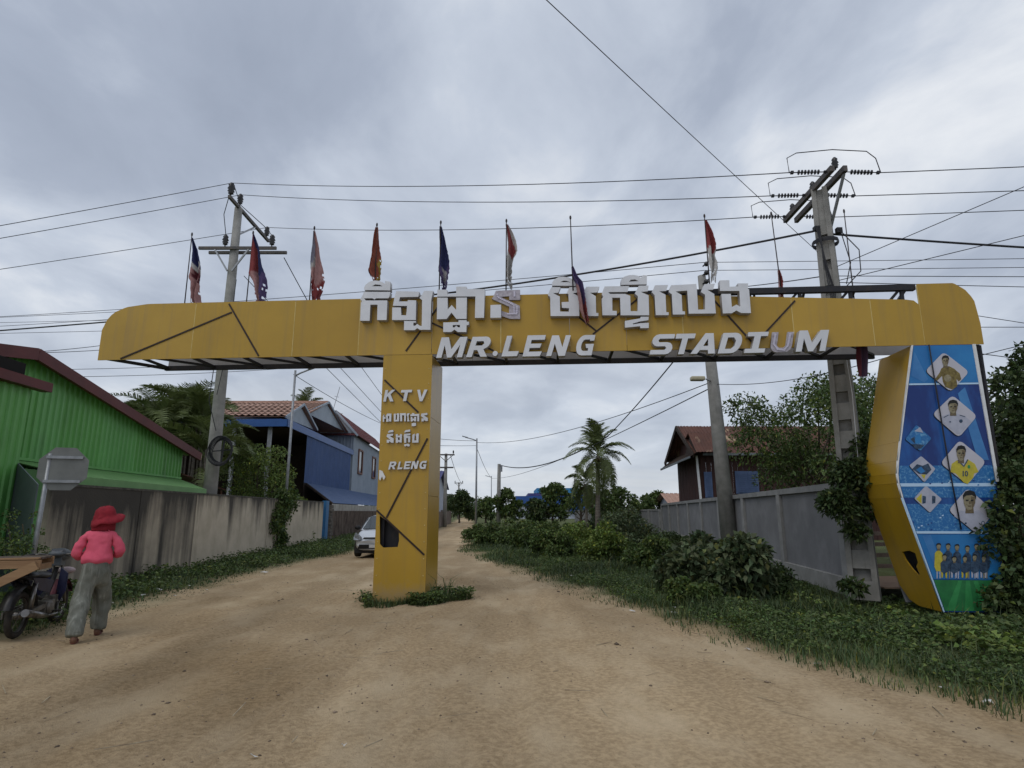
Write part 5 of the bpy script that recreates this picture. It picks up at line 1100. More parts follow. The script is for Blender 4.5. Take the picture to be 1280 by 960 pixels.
# bushes on the right verge
LF_CA = leafmat('leaf_cassava', (0.050, 0.078, 0.040), (0.036, 0.060, 0.030))
for i, (px, py, wpx, hpx, n, L, m, lab) in enumerate(((902, 738, 130, 92, 8000, .20, LF_GR, 'large dark broad leaved bush against the grey wall'), (962, 735, 58, 55, 2600, .14, LF_DK, 'low dark bush at the foot of the grey wall'), (935, 740, 60, 45, 2000, .16, LF_GR, 'broad leaved bush spilling toward the road'),
        (852, 735, 60, 70, 3000, .17, LF_GR, 'broad leaved bush on the left shoulder of the large one'), (815, 712, 70, 55, 3400, .17, LF_MD, 'green bush in front of the wall posts'), (785, 697, 70, 72, 3600, .17, LF_GR, 'pale leaved bush climbing the wall'),
        (755, 705, 64, 48, 3200, .17, LF_LT, 'light green bush in the middle of the verge'), (722, 696, 60, 50, 3000, .17, LF_LT, 'light green bush under the round dark tree'), (690, 700, 60, 46, 3000, .18, LF_MD, 'mid green bush nearest the road bend'), (660, 690, 60, 44, 3000, .2, LF_MD, 'leafy bush behind the road bend'),
        (630, 682, 60, 36, 2600, .2, LF_MD, 'low bush below the thin concrete pole'), (601, 682, 48, 32, 2400, .2, LF_MD, 'low bush hugging the dirt road edge'), (748, 668, 36, 24, 1800, .22, LF_DK, 'dark creeper mound on the far wall'), (700, 672, 50, 24, 2200, .22, LF_MD, 'bush in the shade of the round tree'), (830, 690, 50, 36, 2000, .16, LF_DK, 'dark bush close under the wall'), (870, 760, 70, 30, 2200, .13, LF_MD, 'leafy weeds in front of the large bush'))):
    q = G(px, py); sc = q.y / FPX * 1.0; bush('verge_bush', lab, (q.x, q.y + .2, gz0(q.x, q.y)), wpx * sc * 1.05, hpx * sc * random.Random(i).uniform(.72, 1.0), int(n * 1.35), L * (.62 if i != 0 else .8), m, 16, 'bushes on the right verge', 50 + i, .55 if m is not LF_GR else .62)
q = thing('hanging_branch', 'leafy branch reaching across the pole base beside the yellow leg', 'branch', (7.6, 12.6, 0)); cl = []
for px, py, Yd, r_ in ((1060, 590, 12.3, .3), (1045, 625, 12.2, .28), (1075, 600, 12.3, .35), (1090, 560, 12.5, .4), (1036, 632, 12.2, .2), (1085, 635, 12.4, .3), (1070, 665, 12.3, .22), (1055, 640, 12.2, .25), (1100, 610, 12.6, .4), (1085, 585, 12.3, .3), (1066, 735, 12.2, .22), (1050, 600, 12.3, .2)): cl.append((tuple(P(px, py, Yd)), r_))
foliage('leaves', cl, 6500, .11, LF_DK, q, .5); b = MB()
b.tube([(7.75, 12.55, 0), P(1095, 640, 12.5), P(1070, 600, 12.3), P(1045, 630, 12.2)], [.05, .04, .025, .012], 6); b.tube([P(1095, 640, 12.5), P(1092, 560, 12.5)], [.035, .012], 6); b.build('stems', BARK, q)
# creeper over the poster's right edge
cv = thing('creeper', 'dark creeper covering the right edge of the poster', 'creeper', (8.7, 10.75, 0)); cl = []
for k in range(34):
    px = 1252 + random.uniform(-8, 34); py = 590 + (k / 33) * 185; lim = np.interp(py, [590, 640, 700, 775], [1248, 1242, 1248, 1252]); px = max(px, lim + random.uniform(0, 6)); a, b_2 = ray(px, py); cl.append(((a * (10.62 + random.uniform(0, .5)), 10.62 + random.uniform(0, .4), max(.1, EYE + b_2 * 10.7)), random.uniform(.16, .3)))
for k in range(16): px = 1262 + random.uniform(-4, 40); py = 450 + k / 15 * 150; a, b_2 = ray(px, py); cl.append(((a * 11.6, 11.6, EYE + b_2 * 11.6), random.uniform(.25, .42)))
foliage('leaves', cl, 9000, .105, LF_DK, cv, .7, 1.0); b = MB()
for k in range(5): b.tube([(8.6 + .1 * k, 10.7, 0), (8.72 + .05 * k, 10.8, .9), (8.78 + .05 * k, 10.9, 1.6)], .012, 4)
b.build('stems', STEM, cv)
# leafless twiggy branches by the hall
b = MB()
for k in range(9):
    a0 = P(742, 640, 54); e_ = P(722 + random.uniform(0, 22), 604 + random.uniform(0, 14), 54); b.tube([a0, (a0 + e_) / 2 + Vector((random.uniform(-.3, .3), 0, .2)), e_], [.05, .03, .012], 4)
tag(b.build('dead_branches', BARK), 'leafless forked branches beside the coconut palm', 'branches')

# ---- grass and ground weeds
def in_right(x, y): return (x > edge_r_x(y) - .10 + .22 * fbm(x, y, 3.0, 41)) & (x < 6.7 + .13 * (y - 13) + (y < 13) * 12)
def in_left(x, y): return (x < edge_l_x(y) + .10 + .25 * fbm(x, y, 3.0, 42)) & (x > -8.06 - .06 * y + .02)
def blades(x, y, h, w, lean_, col):
    n = len(x); a = rng.uniform(0, 6.28, n); d = np.stack([np.cos(a), np.sin(a), 0 * a], -1); s = np.stack([-np.sin(a), np.cos(a), 0 * a], -1)
    p0 = np.stack([x, y, gh(x, y) - .02], -1); up = np.array([0, 0, 1.0]); h = h[:, None]; l = lean_[:, None]; w = w[:, None]
    m = p0 + up * h * .6 + d * h * l * .35; t = p0 + up * h * (1 - .25 * l) + d * h * l
    v = np.stack([p0 - s * w, p0 + s * w, m + s * w * .7, m - s * w * .7, t], 1).reshape(-1, 3)
    b = 5 * np.arange(n)[:, None]; f = np.concatenate([b + np.array([[0, 1, 2]]), b + np.array([[0, 2, 3]]), b + np.array([[3, 2, 4]])], 0)
    return v, f, np.repeat(col, 5, 0)
def scatter(n, ymin, ymax, test, xlo, xhi, pw=1.6):
    y = ymin + (ymax - ymin) * rng.random(n) ** pw; x = xlo + (xhi - xlo) * rng.random(n); k = test(x, y); return x[k], y[k]
x, y = scatter(420000, 4.6, 40, in_right, -4, 12.5, 1.9)
tuft = fbm(x, y, 2.2, 43); k = tuft + rng.normal(0, .5, len(x)) > -.75; x, y, tuft = x[k], y[k], tuft[k]
ed = np.clip((x - edge_r_x(y)) / .9, .25, 1); k = rng.random(len(x)) < ed * 1.15; x, y, tuft, ed = x[k], y[k], tuft[k], ed[k]; h = (.09 + .17 * rng.random(len(x)) + .09 * np.clip(tuft, -1, 1.5)) * (.45 + .55 * ed); h *= 1 + .7 * np.clip(fbm(x, y, 1.1, 48), -.6, 1.2); tall = rng.random(len(x)) < .03; h[tall] *= 2.0; h = np.clip(h * .78, .03, .6)
col = leafcol(len(x), .25, .10) * (1 + .25 * np.clip(fbm(x, y, .8, 44), -1, 1))[:, None]; tan = rng.random(len(x)) < .09; col[tan] *= np.array([2.6, 1.9, 1.7])
v, f, c = blades(x, y, h, (.0022 + .003 * rng.random(len(x))) * (1 + y / 14), rng.uniform(.1, .95, len(x)), col); np_obj('grass', v, f, GRS, col=c)['kind'] = 'stuff'
x, y = scatter(50000, 8.6, 60, in_left, -11, -4.5, 1.5)
ed = np.clip((edge_l_x(y) - x) / 1.0, .2, 1); h = (.07 + .16 * rng.random(len(x))) * ed
v, f, c = blades(x, y, h, (.004 + .004 * rng.random(len(x))) * (1 + y / 16), rng.uniform(.1, .9, len(x)), leafcol(len(x), .25, .08)); np_obj('grass', v, f, GRS, col=c)['kind'] = 'stuff'
# broad leaved ground weeds: along the left wall and round the right leg
def weeds(name, x, y, hmax, L, m, per=7):
    n = len(x); hh = hmax * (.35 + .65 * rng.random(n)); q = np.repeat(np.stack([x, y, gh(x, y)], -1), per, 0); hh = np.repeat(hh, per) * rng.random(n * per) ** .6
    a = rng.uniform(0, 6.28, n * per); r_ = rng.uniform(.02, .16, n * per); q = q + np.stack([r_ * np.cos(a), r_ * np.sin(a), hh], -1); d = unit(np.stack([np.cos(a), np.sin(a), rng.uniform(-.1, .55, n * per)], -1))
    v, f, c = leaves(q, d, L * rng.uniform(.6, 1.3, n * per), .6, leafcol(n * per, .3, .05)); o = np_obj(name, v, f, m, col=c); o['kind'] = 'stuff'; return o
x, y = scatter(9000, 9.2, 56, in_left, -10.8, -5.5, 1.3); k = (edge_l_x(y) - x > .25 + .5 * rng.random(len(x))) & (fbm(x, y, 1.6, 45) > -.35); weeds('ground_weeds', x[k], y[k], .32, .08, LF_MD, 8)
x, y = scatter(52000, 4.8, 26, in_right, 0, 13, 1.7); k = (x - edge_r_x(y) > .35 + .4 * rng.random(len(x))) & (fbm(x, y, 2.6, 51) > -.2); weeds('ground_cover', x[k], y[k], .17, .05, LF_MD, 6)
x, y = scatter(16000, 5.5, 30, in_right, 0, 13, 1.5); k = ((x - edge_r_x(y) > 1.4) & (fbm(x, y, 1.4, 46) > .42)) | ((x - edge_r_x(y) > 1.6) & (((x - 5.4) / 2.2) ** 2 + ((y - 9.9) / 1.5) ** 2 < 1 + .5 * fbm(x, y, 2.0, 49)) & (rng.random(len(x)) < .6)); weeds('ground_weeds', x[k], y[k], .24, .075, LF_MD, 9)
k = (y < 13) & (x > 5.0) & (x - edge_r_x(y) > 2.0) & (fbm(x, y, 1.8, 47) > .45); weeds('ground_weeds', x[k], y[k], .30, .09, LF_LT, 7)
# weeds at the pillar foot
pw = thing('weed_patch', 'patch of grass and weeds round the foot of the yellow pillar', 'weeds', GO + GXD * -2.0); n = 3600
t = rng.uniform(0, 1, n); ang = rng.uniform(0, 6.28, n); rx = 1.05 * np.sqrt(rng.random(n)) * (1 + .28 * np.sin(2 * ang + 1.0) + .2 * np.sin(5 * ang)); cx = GO + GXD * -2.0
x = cx.x + .12 + rx * np.cos(ang) * .74; y = cx.y + .25 + rx * np.sin(ang) * .68; loc = np.stack([x - GO.x, y - GO.y], -1); u_ = loc @ np.array(GXD[:2]); w_ = loc @ np.array(GYD[:2]); k = ~((u_ > pxl) & (u_ < pxr) & (w_ > 0) & (w_ < DEP)); x, y = x[k], y[k]
v, f, c = blades(x, y, .05 + .16 * rng.random(len(x)), .004 + .004 * rng.random(len(x)), rng.uniform(.2, .9, len(x)), leafcol(len(x), .3, .12)); np_obj('grass_blades', v, f, GRS, pw, c)
k = (rng.random(len(x)) < .30) & (fbm(x, y, 3.5, 61) > -.05); xx, yy = x[k], y[k]; per = 9; q = np.repeat(np.stack([xx, yy, gh(xx, yy)], -1), per, 0); q[:, 2] += rng.random(len(q)) * .2; q[:, :2] += rng.normal(0, .04, (len(q), 2)); a = rng.uniform(0, 6.28, len(q))
v, f, c = leaves(q, unit(np.stack([np.cos(a), np.sin(a), rng.uniform(0, .6, len(q))], -1)), .055 * rng.uniform(.6, 1.3, len(q)), .6, leafcol(len(q), .3)); np_obj('leaves', v, f, LF_MD, pw, c)
n = 26; x = cx.x + rng.uniform(.5, .85, n); y = cx.y + rng.uniform(.05, .5, n); v, f, c = blades(x, y, rng.uniform(.3, .75, n), np.full(n, .011), rng.uniform(.4, .9, n), leafcol(n, .2) * 1.3); np_obj('tall_blades', v, f, GRS, pw, c)
# ================================================================== poles
def ins_pin(b, c, s=1.0, up=1):
    """stacked pin insulator standing at c"""
    c = Vector(c); b.lathe([(.015 * s, 0), (.02 * s, .05 * s), (.07 * s, .07 * s), (.05 * s, .10 * s), (.085 * s, .13 * s), (.055 * s, .17 * s), (.09 * s, .20 * s), (.06 * s, .26 * s), (.075 * s, .30 * s), (.03 * s, .36 * s), (.001, .37 * s)], c, 12)
def ins_string(b, a, c, n=7, r=.055):
    a, c = Vector(a), Vector(c); d = (c - a); q = d.to_track_quat('Z', 'Y').to_matrix(); L = d.length
    b.tube([a, c], .012, 5)
    for k in range(n):
        p = a + d * (.2 + .6 * (k + .5) / n); b.lathe([(.012, -.012), (r, -.006), (r, .006), (.012, .012)], p, 10, q)
    b.box(a + d * .93, (.06, .06, .06), q); b.box(a + d * .07, (.05, .05, .05), q)
# left power pole
LPY = 20.0; lpb = P(264, 600, LPY); lpx = lpb.x; LPZ = 12.25
lp_t = thing('utility_pole', 'round concrete power pole behind the stained wall, coil of black cable on it', 'utility pole', (lpx, LPY, 0), 0, 'power poles along the road')
b = MB(); b.tube([(lpx, LPY, -.1), (lpx, LPY, 4), (lpx, LPY, 8), (lpx, LPY, LPZ)], [.235, .20, .165, .13], 14); b.build('shaft', CONC, lp_t)
b = MB(); b.bar((lpx + .02, 19.2, LPZ + .02), (lpx + .1, 22.5, LPZ - .1), .09, .11); b.build('crossarm', DKMET, lp_t)
za = P(300, 313, LPY).z
for dy, xa, xb in ((-.19, 252, 348), (.19, 258, 356)):
    b = MB(); b.bar((P(xa, 313, LPY).x, LPY + dy, za), (P(xb, 313, LPY).x, LPY + dy, za), .08, .10); b.build('crossarm', DKMET, lp_t)
for s in (-1, 1):
    b = MB(); b.bar((lpx + s * .62, LPY - .2, za), (lpx + s * .08, LPY - .2, za - .85), .05, .05); b.build('arm_brace', GALV, lp_t)
b = MB(); b.bar((lpx, LPY + .1, LPZ - 1.0), (lpx + .08, 21.3, LPZ - .08), .05); b.build('arm_brace', GALV, lp_t)
LI = [Vector((lpx + .02, 19.3, LPZ + .08)), Vector((lpx + .03, 20.0, LPZ + .1)), Vector((lpx + .09, 22.3, LPZ - .03)), Vector((P(284, 313, LPY).x, LPY - .19, za + .05)), Vector((P(342, 313, LPY).x, LPY - .19, za + .05))]
for q in LI:
    b = MB(); ins_pin(b, q, 1.25 if q is not LI[0] else 1.4); b.build('insulator', PORC, lp_t)
b = MB(); b.tube([LI[3] + Vector((0, 0, .4)), (lpx - .35, LPY - .3, LPZ - .4), LI[0] + Vector((0, 0, .3))], .014, 5); b.tube([LI[4] + Vector((0, 0, .4)), (lpx + 1.0, LPY, za + .9), (lpx + .35, 19.4, LPZ - .2), LI[0] + Vector((0.05, 0, .5))], .014, 5)
b.tube([(lpx + .1, LPY - .2, 8.6), (lpx - .15, LPY - .26, 6.6), (lpx - .20, LPY - .28, 5.2), (lpx + .12, LPY - .26, 4.2)], .014, 5); b.tube([(lpx + .22, LPY - .1, 9.5), (lpx + .2, LPY - .2, 7), (lpx + .02, LPY - .24, 5.4)], .012, 5); b.build('jumper_wires', WIRE, lp_t)
b = MB(); cc = P(277, 564, LPY - .32)
for k in range(7):
    pts = [cc + Vector(((.30 + .018 * k) * math.cos(t_), .03 * math.sin(3 * t_ + k) - .02 * k, (.36 + .02 * k) * math.sin(t_))) for t_ in np.linspace(0, 2 * math.pi, 22)]; b.tube(pts, .014, 5, caps=False)
b.bar(cc + Vector((-.3, .02, 0)), cc + Vector((.3, .02, .05)), .05, .03); b.bar(cc + Vector((0, .02, -.38)), cc + Vector((.05, .02, .38)), .05, .03)
tag(b.build('cable_coil', WIRE), 'black coil of spare cable strapped to the power pole', 'cable coil')
# right power pole: a slotted concrete post
RPX, RPY, RPZ = 7.06, 12.75, 9.0
rp_t = thing('utility_pole', 'slotted square concrete power pole behind the gateway beam, strung with disc insulators', 'utility pole', (RPX, RPY, 0), R(-34), 'power poles along the road')
def half(z): return .262 - .0115 * z
b = MB()
for s in (-1, 1):
    z0, z1 = -.1, RPZ - .15; w = .10; pts = []
    for z in (z0, z1):
        for dx, dy in ((-1, -1), (1, -1), (1, 1), (-1, 1)): pts.append((s * (half(z) - .05) + dx * .05, dy * half(z) * .75, z))
    b.add(pts, [(3, 2, 1, 0), (4, 5, 6, 7), (0, 1, 5, 4), (1, 2, 6, 5), (2, 3, 7, 6), (3, 0, 4, 7)])
z = -.1
while z < RPZ - .2:
    hgt = (.36 if z < 7.2 else 1.4); b.bar((0, 0, z), (0, 0, min(z + hgt, RPZ - .2)), 2 * half(z) - .18, half(z) * 1.5 - .06, up=(0, 1, 0)); z += .60
z = .2
while z < RPZ - .3: b.bar((0, .02, z - .25), (0, .02, z + .25), 2 * half(z) - .18, .05, up=(0, 1, 0)); z += .5
b.build('shaft', CONC, rp_t, world=False)
AY0, AY1 = 11.9, 14.25
for dx in (-.13, .15):
    b = MB(); b.bar((RPX + dx, AY0, RPZ - .12), (RPX + dx, AY1, RPZ - .16), .09, .13); b.build('crossarm', DKMET, rp_t)
b = MB(); b.bar((RPX + .16, 12.0, RPZ - .2), (RPX + .16, 12.75, RPZ - 1.1), .05); b.build('arm_brace', GALV, rp_t)
RY = [12.05, 13.05, 14.1]
for i, y in enumerate(RY):
    for s in (-1, 1):
        b = MB(); ins_string(b, (RPX + s * .16, y, RPZ - .12), (RPX + s * 1.0, y, RPZ - .14)); b.build('insulator_string', PORC, rp_t)
    b = MB(); ins_pin(b, (RPX + .02, y, RPZ - .08), .85); b.build('insulator', PORC, rp_t)
    b = MB(); h = .42 - .04 * i; b.tube([(RPX - 1.0, y, RPZ - .14), (RPX - 1.02, y, RPZ + h * .5), (RPX - .8, y, RPZ + h * .8), (RPX, y, RPZ + h), (RPX + .75, y, RPZ + h * .9), (RPX + .93, y, RPZ + h * .5), (RPX + 1.0, y, RPZ - .14)], .011, 5); b.build('jumper_wire', WIRE, rp_t)
b = MB()
zc = P(1020, 291, RPY).z
for k in range(4): b.tube([(RPX - .22 - .03 * k, RPY - .25, zc + .05), (RPX - .25 + .03 * k, RPY - .3, zc - .7 - .12 * k), (RPX - .18 + .04 * k, RPY - .28, zc - 1.5), (RPX - .1, RPY - .25, zc - 2.1)], .012, 5)
b.tube([(RPX + .22, RPY - .2, zc), (RPX + .62, RPY - .2, zc - .5), (RPX + .6, RPY - .2, zc - 1.0), (RPX + .25, RPY - .2, zc - 1.35)], .012, 5); b.tube([(RPX + .25, RPY - .2, zc), (RPX + .4, RPY - .2, zc - .8), (RPX + .25, RPY - .2, zc - 1.3)], .011, 5)
b.box((RPX - .25, RPY - .15, zc + .02), (.12, .1, .10)); b.box((RPX + .25, RPY - .15, zc - .02), (.12, .1, .12)); b.lathe([(.27, -.05), (.28, 0), (.27, .05)], (RPX, RPY, zc - .25), 14); b.build('cable_clamps', WIRE, rp_t)
b = MB(); b.tube([(RPX - .05, RPY - .3, 6.0), (RPX + .02, RPY - .33, 4.0), (RPX - .05, RPY - .35, 2.0)], 0.007, 5); b.build('down_lead', WHITE, rp_t)
# leaning pole with a street lamp
def rpole(name, label, base, top, r0, r1, group=None, m=CONC, cat='utility pole', n=12):
    t = thing(name, label, cat, base, 0, group); b = MB(); base, top = Vector(base), Vector(top); b.tube([base - Vector((0, 0, .1)), (base + top) / 2, top], [r0, (r0 + r1) / 2, r1], n); b.build('shaft', m, t); return t
MPY = 22.8; mb_ = P(911, 648, MPY); mt = P(877, 345, MPY)
mp = rpole('utility_pole', 'slightly leaning concrete pole in front of the grey wall, small lamp on its arm', (mb_.x, MPY, 0), mt, .32, .155, 'power poles along the road')
b = MB()
for k, py in ((0, 330), (1, 341), (2, 352)): q = P(883, py, MPY - .2); b.tube([q + Vector((-.15, 0, -.1)), q + Vector((.1, 0, .1))], .03, 6); b.ball(q, .10, 8, 6)
b.build('insulator', PORC, mp)
LAMPG = mat('lamp_glass', (.42, .38, .26), rough=.3)
b = MB(); q = P(876, 474, MPY - .9); b.tube([P(888, 476, MPY), q + Vector((.2, 0, 0))], .03, 6); la = b.build('lamp_arm', GALV, mp)
b = MB(); b.box(q + Vector((-.12, 0, .02)), (.52, .28, .16)); b.build('lamp_head', LAMPG, la, bevel=.05)
# far poles
for i, (px, Yd, pyt, lab) in enumerate(((556, 70, 567, 'far twin armed power pole just right of the yellow pillar'), (573, 140, 603, 'most distant power pole over the road end'))):
    a = P(px, 640, Yd); zt = P(px, pyt, Yd).z; t = rpole('utility_pole', lab, (a.x, Yd, 0), (a.x, Yd, zt), .24, .16, 'power poles along the road')
    for dz, w in ((.15, 2.0), (1.6, 1.8)):
        b = MB(); b.bar((a.x - w / 2, Yd - .2, zt - dz), (a.x + w / 2, Yd - .2, zt - dz), .12, .16); b.build('crossarm', DKMET, t)
        if i: break
    for s in (-1, 1):
        b = MB(); ins_pin(b, (a.x + s * .85, Yd - .2, zt - .08), 1.2); b.build('insulator', PORC, t)
        b = MB(); b.bar((a.x + s * .8, Yd - .2, zt - .2), (a.x, Yd - .2, zt - .9), .07); b.build('arm_brace', DKMET, t)
fp = P(624, 580, 75); t = rpole('utility_pole', 'plain slim concrete pole rising from the bushes right of the lamp posts', (P(623, 640, 75).x, 75, 0), fp, .28, .2, 'power poles along the road'); b = MB(); b.box((fp.x + .25, 74.8, fp.z - .6), (.3, .3, .7)); b.build('meter_box', GALV, t)
# street lamps
def street_lamp(label, px, pyt, pyb, Yd, armx, armz, r=.06):
    a = P(px, 640, Yd); tp = P(px, pyt, Yd); t = thing('street_lamp', label, 'street lamp', (a.x, Yd, 0), 0, 'street lamps along the road'); b = MB(); b.tube([(a.x, Yd, 0), (a.x, Yd, tp.z * .5), (a.x, Yd, tp.z)], [r * 1.3, r, r * .8], 10); b.build('post', GALV, t)
    b = MB(); b.tube([(a.x, Yd, tp.z - .25), (a.x + armx * .3, Yd - .05, tp.z - .25 + armz * .4), (a.x + armx, Yd - .2, tp.z - .25 + armz)], r * .6, 6); ar = b.build('arm', GALV, t)
    b = MB(); b.bar((a.x + armx * .78, Yd - .18, tp.z - .25 + armz * .9), (a.x + armx * 1.25, Yd - .24, tp.z - .22 + armz * 1.2), .22, .07); b.build('lamp_head', GALV, ar)
street_lamp('slim steel lamp post standing behind the creeper on the stained wall', 356, 463, 615, 26, .82, .30)
street_lamp('tall lamp post at the bend of the dirt road, arm to the left', 595, 548, 655, 60, -1.15, .35, .09)
street_lamp('more distant lamp post between the tall lamp and the slim pole', 614, 595, 650, 112, -.9, .25, .09)

# ---- wires
def wire(label, a, c, r=.011, sag=0.0, mid=None, name='overhead_wire', cat='wire', group='wires strung between the poles'):
    a, c = Vector(a), Vector(c); n = 20; pts = []
    w_ = c.y * CP + (c.z - EYE) * SP; px = c.x / w_ * FPX + 640; py = 480 - ((c.z - EYE) * CP - c.y * SP) / w_ * FPX
    if px > 1285 or px < -10 or py < -10:            # the span runs on past the view to its next pole
        d = (c - a).normalized(); L0 = (c - a).length; k_ = (L0 + 22) / L0; c = c + d * 22; sag *= k_ ** .5
    for k in range(n + 1):
        u = k / n; q = a.lerp(c, u); q.z -= sag * 4 * u * (1 - u); pts.append(q)
    b = MB(); b.tube(pts, r, 5, caps=False); tag(b.build(name, WIRE), label, cat, group)
PX = lambda px, py, Y: P(px, py, Y)
top = lambda v, h=.42: v + Vector((0, 0, h))
wire('upper thin wire running left out of view from the tall concrete pole', top(LI[0], .5), PX(-40, 283, 15.0), sag=.10)
wire('middle thin wire running left out of view from the tall concrete pole', top(LI[1]), PX(-40, 299, 16.0), sag=.10)
wire('lowest of three thin wires left of the concrete pole', top(LI[2]), PX(-40, 336, 18.0), sag=.12)
for i, w in enumerate(('topmost', 'middle', 'lowest')): wire('%s of three thin wires strung between the two crossarm poles' % w, top(LI[i], .5 if i == 0 else .42), (RPX - 1.0, RY[i], RPZ - .14), sag=.22)
for i, (w, py) in enumerate((('topmost', 205), ('middle', 235), ('lowest', 259.5))): wire('%s of three thin wires leaving the disc insulators to the right' % w, (RPX + 1.0, RY[i], RPZ - .14), PX(1300, py, RY[i] - .1), sag=.04)
wire('thick black cable sloping from the slotted pole down behind the beam letters', PX(1017, 289, RPY), PX(288, 389, LPY - .2), .026, .35)
wire('thick black cable left of the beam leading to the concrete pole', PX(288, 389, LPY - .2), PX(-40, 411, 20), .026, .1)
wire('thick black cable leaving the slotted pole to the right', PX(1030, 292, RPY), PX(1300, 302, 12.6), .026, .12)
wire('long guy wire slanting from the sky down to the slotted pole', PX(1022, 315, RPY), PX(668, -22, 6.2), .0065, .06)
wire('upper thin wire from the leaning pole down to the left behind the beam', PX(880, 328, MPY), PX(-40, 390, 34), .014, .35)
wire('second thin wire from the leaning pole down to the left behind the beam', PX(880, 338, MPY), PX(-40, 402, 34), .014, .35)
wire('upper level wire from the leaning pole to the right edge', PX(880, 328, MPY), PX(1300, 321, 20), .012, .04)
wire('lower level wire from the leaning pole to the right edge', PX(880, 338, MPY), PX(1300, 332, 20), .012, .04)
wire('level wire just above the bare truss on the right', PX(1046, 345, RPY), PX(1300, 346, 13), .009, .0)
wire('level wire skimming the right end of the beam', PX(1046, 353, RPY), PX(1300, 357, 13), .009, .03)
wire('wire from the slotted pole sloping low to the leaning pole', PX(1024, 346, RPY), PX(880, 362, MPY), .013, .05)
wire('diagonal wire from the slotted pole up to the right edge', PX(1028, 341, RPY), PX(1300, 225, 11), .009, .0)
wire('lower diagonal wire from the slotted pole up to the right edge', PX(1030, 355, RPY), PX(1300, 288, 11), .009, .02)
wire('wire right of the gate end, upper of the pair', PX(1160, 385, 15), PX(1300, 407, 14), .009); wire('wire right of the gate end, lower of the pair', PX(1160, 409, 15), PX(1300, 409, 14), .009)
wire('thin wire rising right from behind the poster top', PX(1210, 448, 13), PX(1300, 426, 12), .009); wire('thin wire falling right from behind the poster top', PX(1210, 440, 13), PX(1300, 452, 12), .009)
for k, (y0, y1, w, r_) in enumerate(((382, 394, 'faint upper', .010), (396, 399.5, 'faint second', .009), (409, 413, 'faint fourth', .010))): wire('%s wire passing left behind the rounded beam end' % w, PX(300, y0, 26), PX(-40, y1, 24), r_, .1)
wire('thin wire from the shed roof ridge up to the beam end', PX(44, 440, 18), PX(300, 395, 26), .010, .25); wire('second thin wire from the shed roof ridge to the beam end', PX(44, 441, 18), PX(300, 410, 26), .010, .25)
wire('thin wire low behind the beam end over the palms, upper', PX(70, 462, 22), PX(420, 446, 26), .010, .1); wire('thin wire low behind the beam end over the palms, lower', PX(95, 471, 22), PX(430, 455, 26), .010, .1)
wire('left of three slanting wires beside the upper pillar', PX(380, 432, 24), PX(482, 534, 40), .014); wire('middle of three slanting wires beside the upper pillar', PX(400, 432, 24), PX(482, 521, 40), .014); wire('right of three slanting wires beside the upper pillar', PX(438, 440, 24), PX(484, 503, 40), .014)
wire('wire from the steel lamp post to the tiled house gable', PX(367, 468, 26), PX(478, 530, 42), .014, .12)
wire('slanting wire from the left pole crossarm down behind the beam', PX(355, 322, LPY), PX(420, 440, 24), .016, .02); wire('thin slanting wire from the left pole shaft behind the beam', PX(305, 345, LPY), PX(395, 440, 26), .012)
wire('thick cable swooping from the beam to the plain slim pole', PX(858, 432, 24), PX(760, 545, 40), .03, .12); wire('thick cable sagging from the coconut palm to the plain slim pole', PX(760, 545, 40), PX(624, 581, 75), .05, 1.05)
wire('long thin wire from the leaning pole to the tall lamp post', PX(888, 478, MPY), PX(596, 553, 60), .018, .75); wire('long thin wire from the leaning pole to the distant lamp post', PX(890, 484, MPY), PX(615, 598, 110), .022, .9)
wire('thin wire from the tall lamp post left toward the pillar', PX(595, 551, 60), PX(520, 545, 50), .02, .1); wire('lower thin wire from the tall lamp post left toward the pillar', PX(595, 557, 60), PX(520, 556, 50), .018, .05)
wire('dark wire from the leaning pole lamp to the wall tree', PX(893, 480, MPY), PX(1130, 440, 14.6), .012, .28); wire('second wire behind the leg below the beam to the wall tree', PX(1040, 490, 20), PX(1140, 478, 14.6), .012)
wire('slack wire linking the two far lamp posts', PX(596, 560, 60), PX(614, 597, 112), .025, .4)
wire('far wire from the twin armed pole to the most distant pole', PX(563, 569, 70), PX(577, 604, 140), .03, .5)

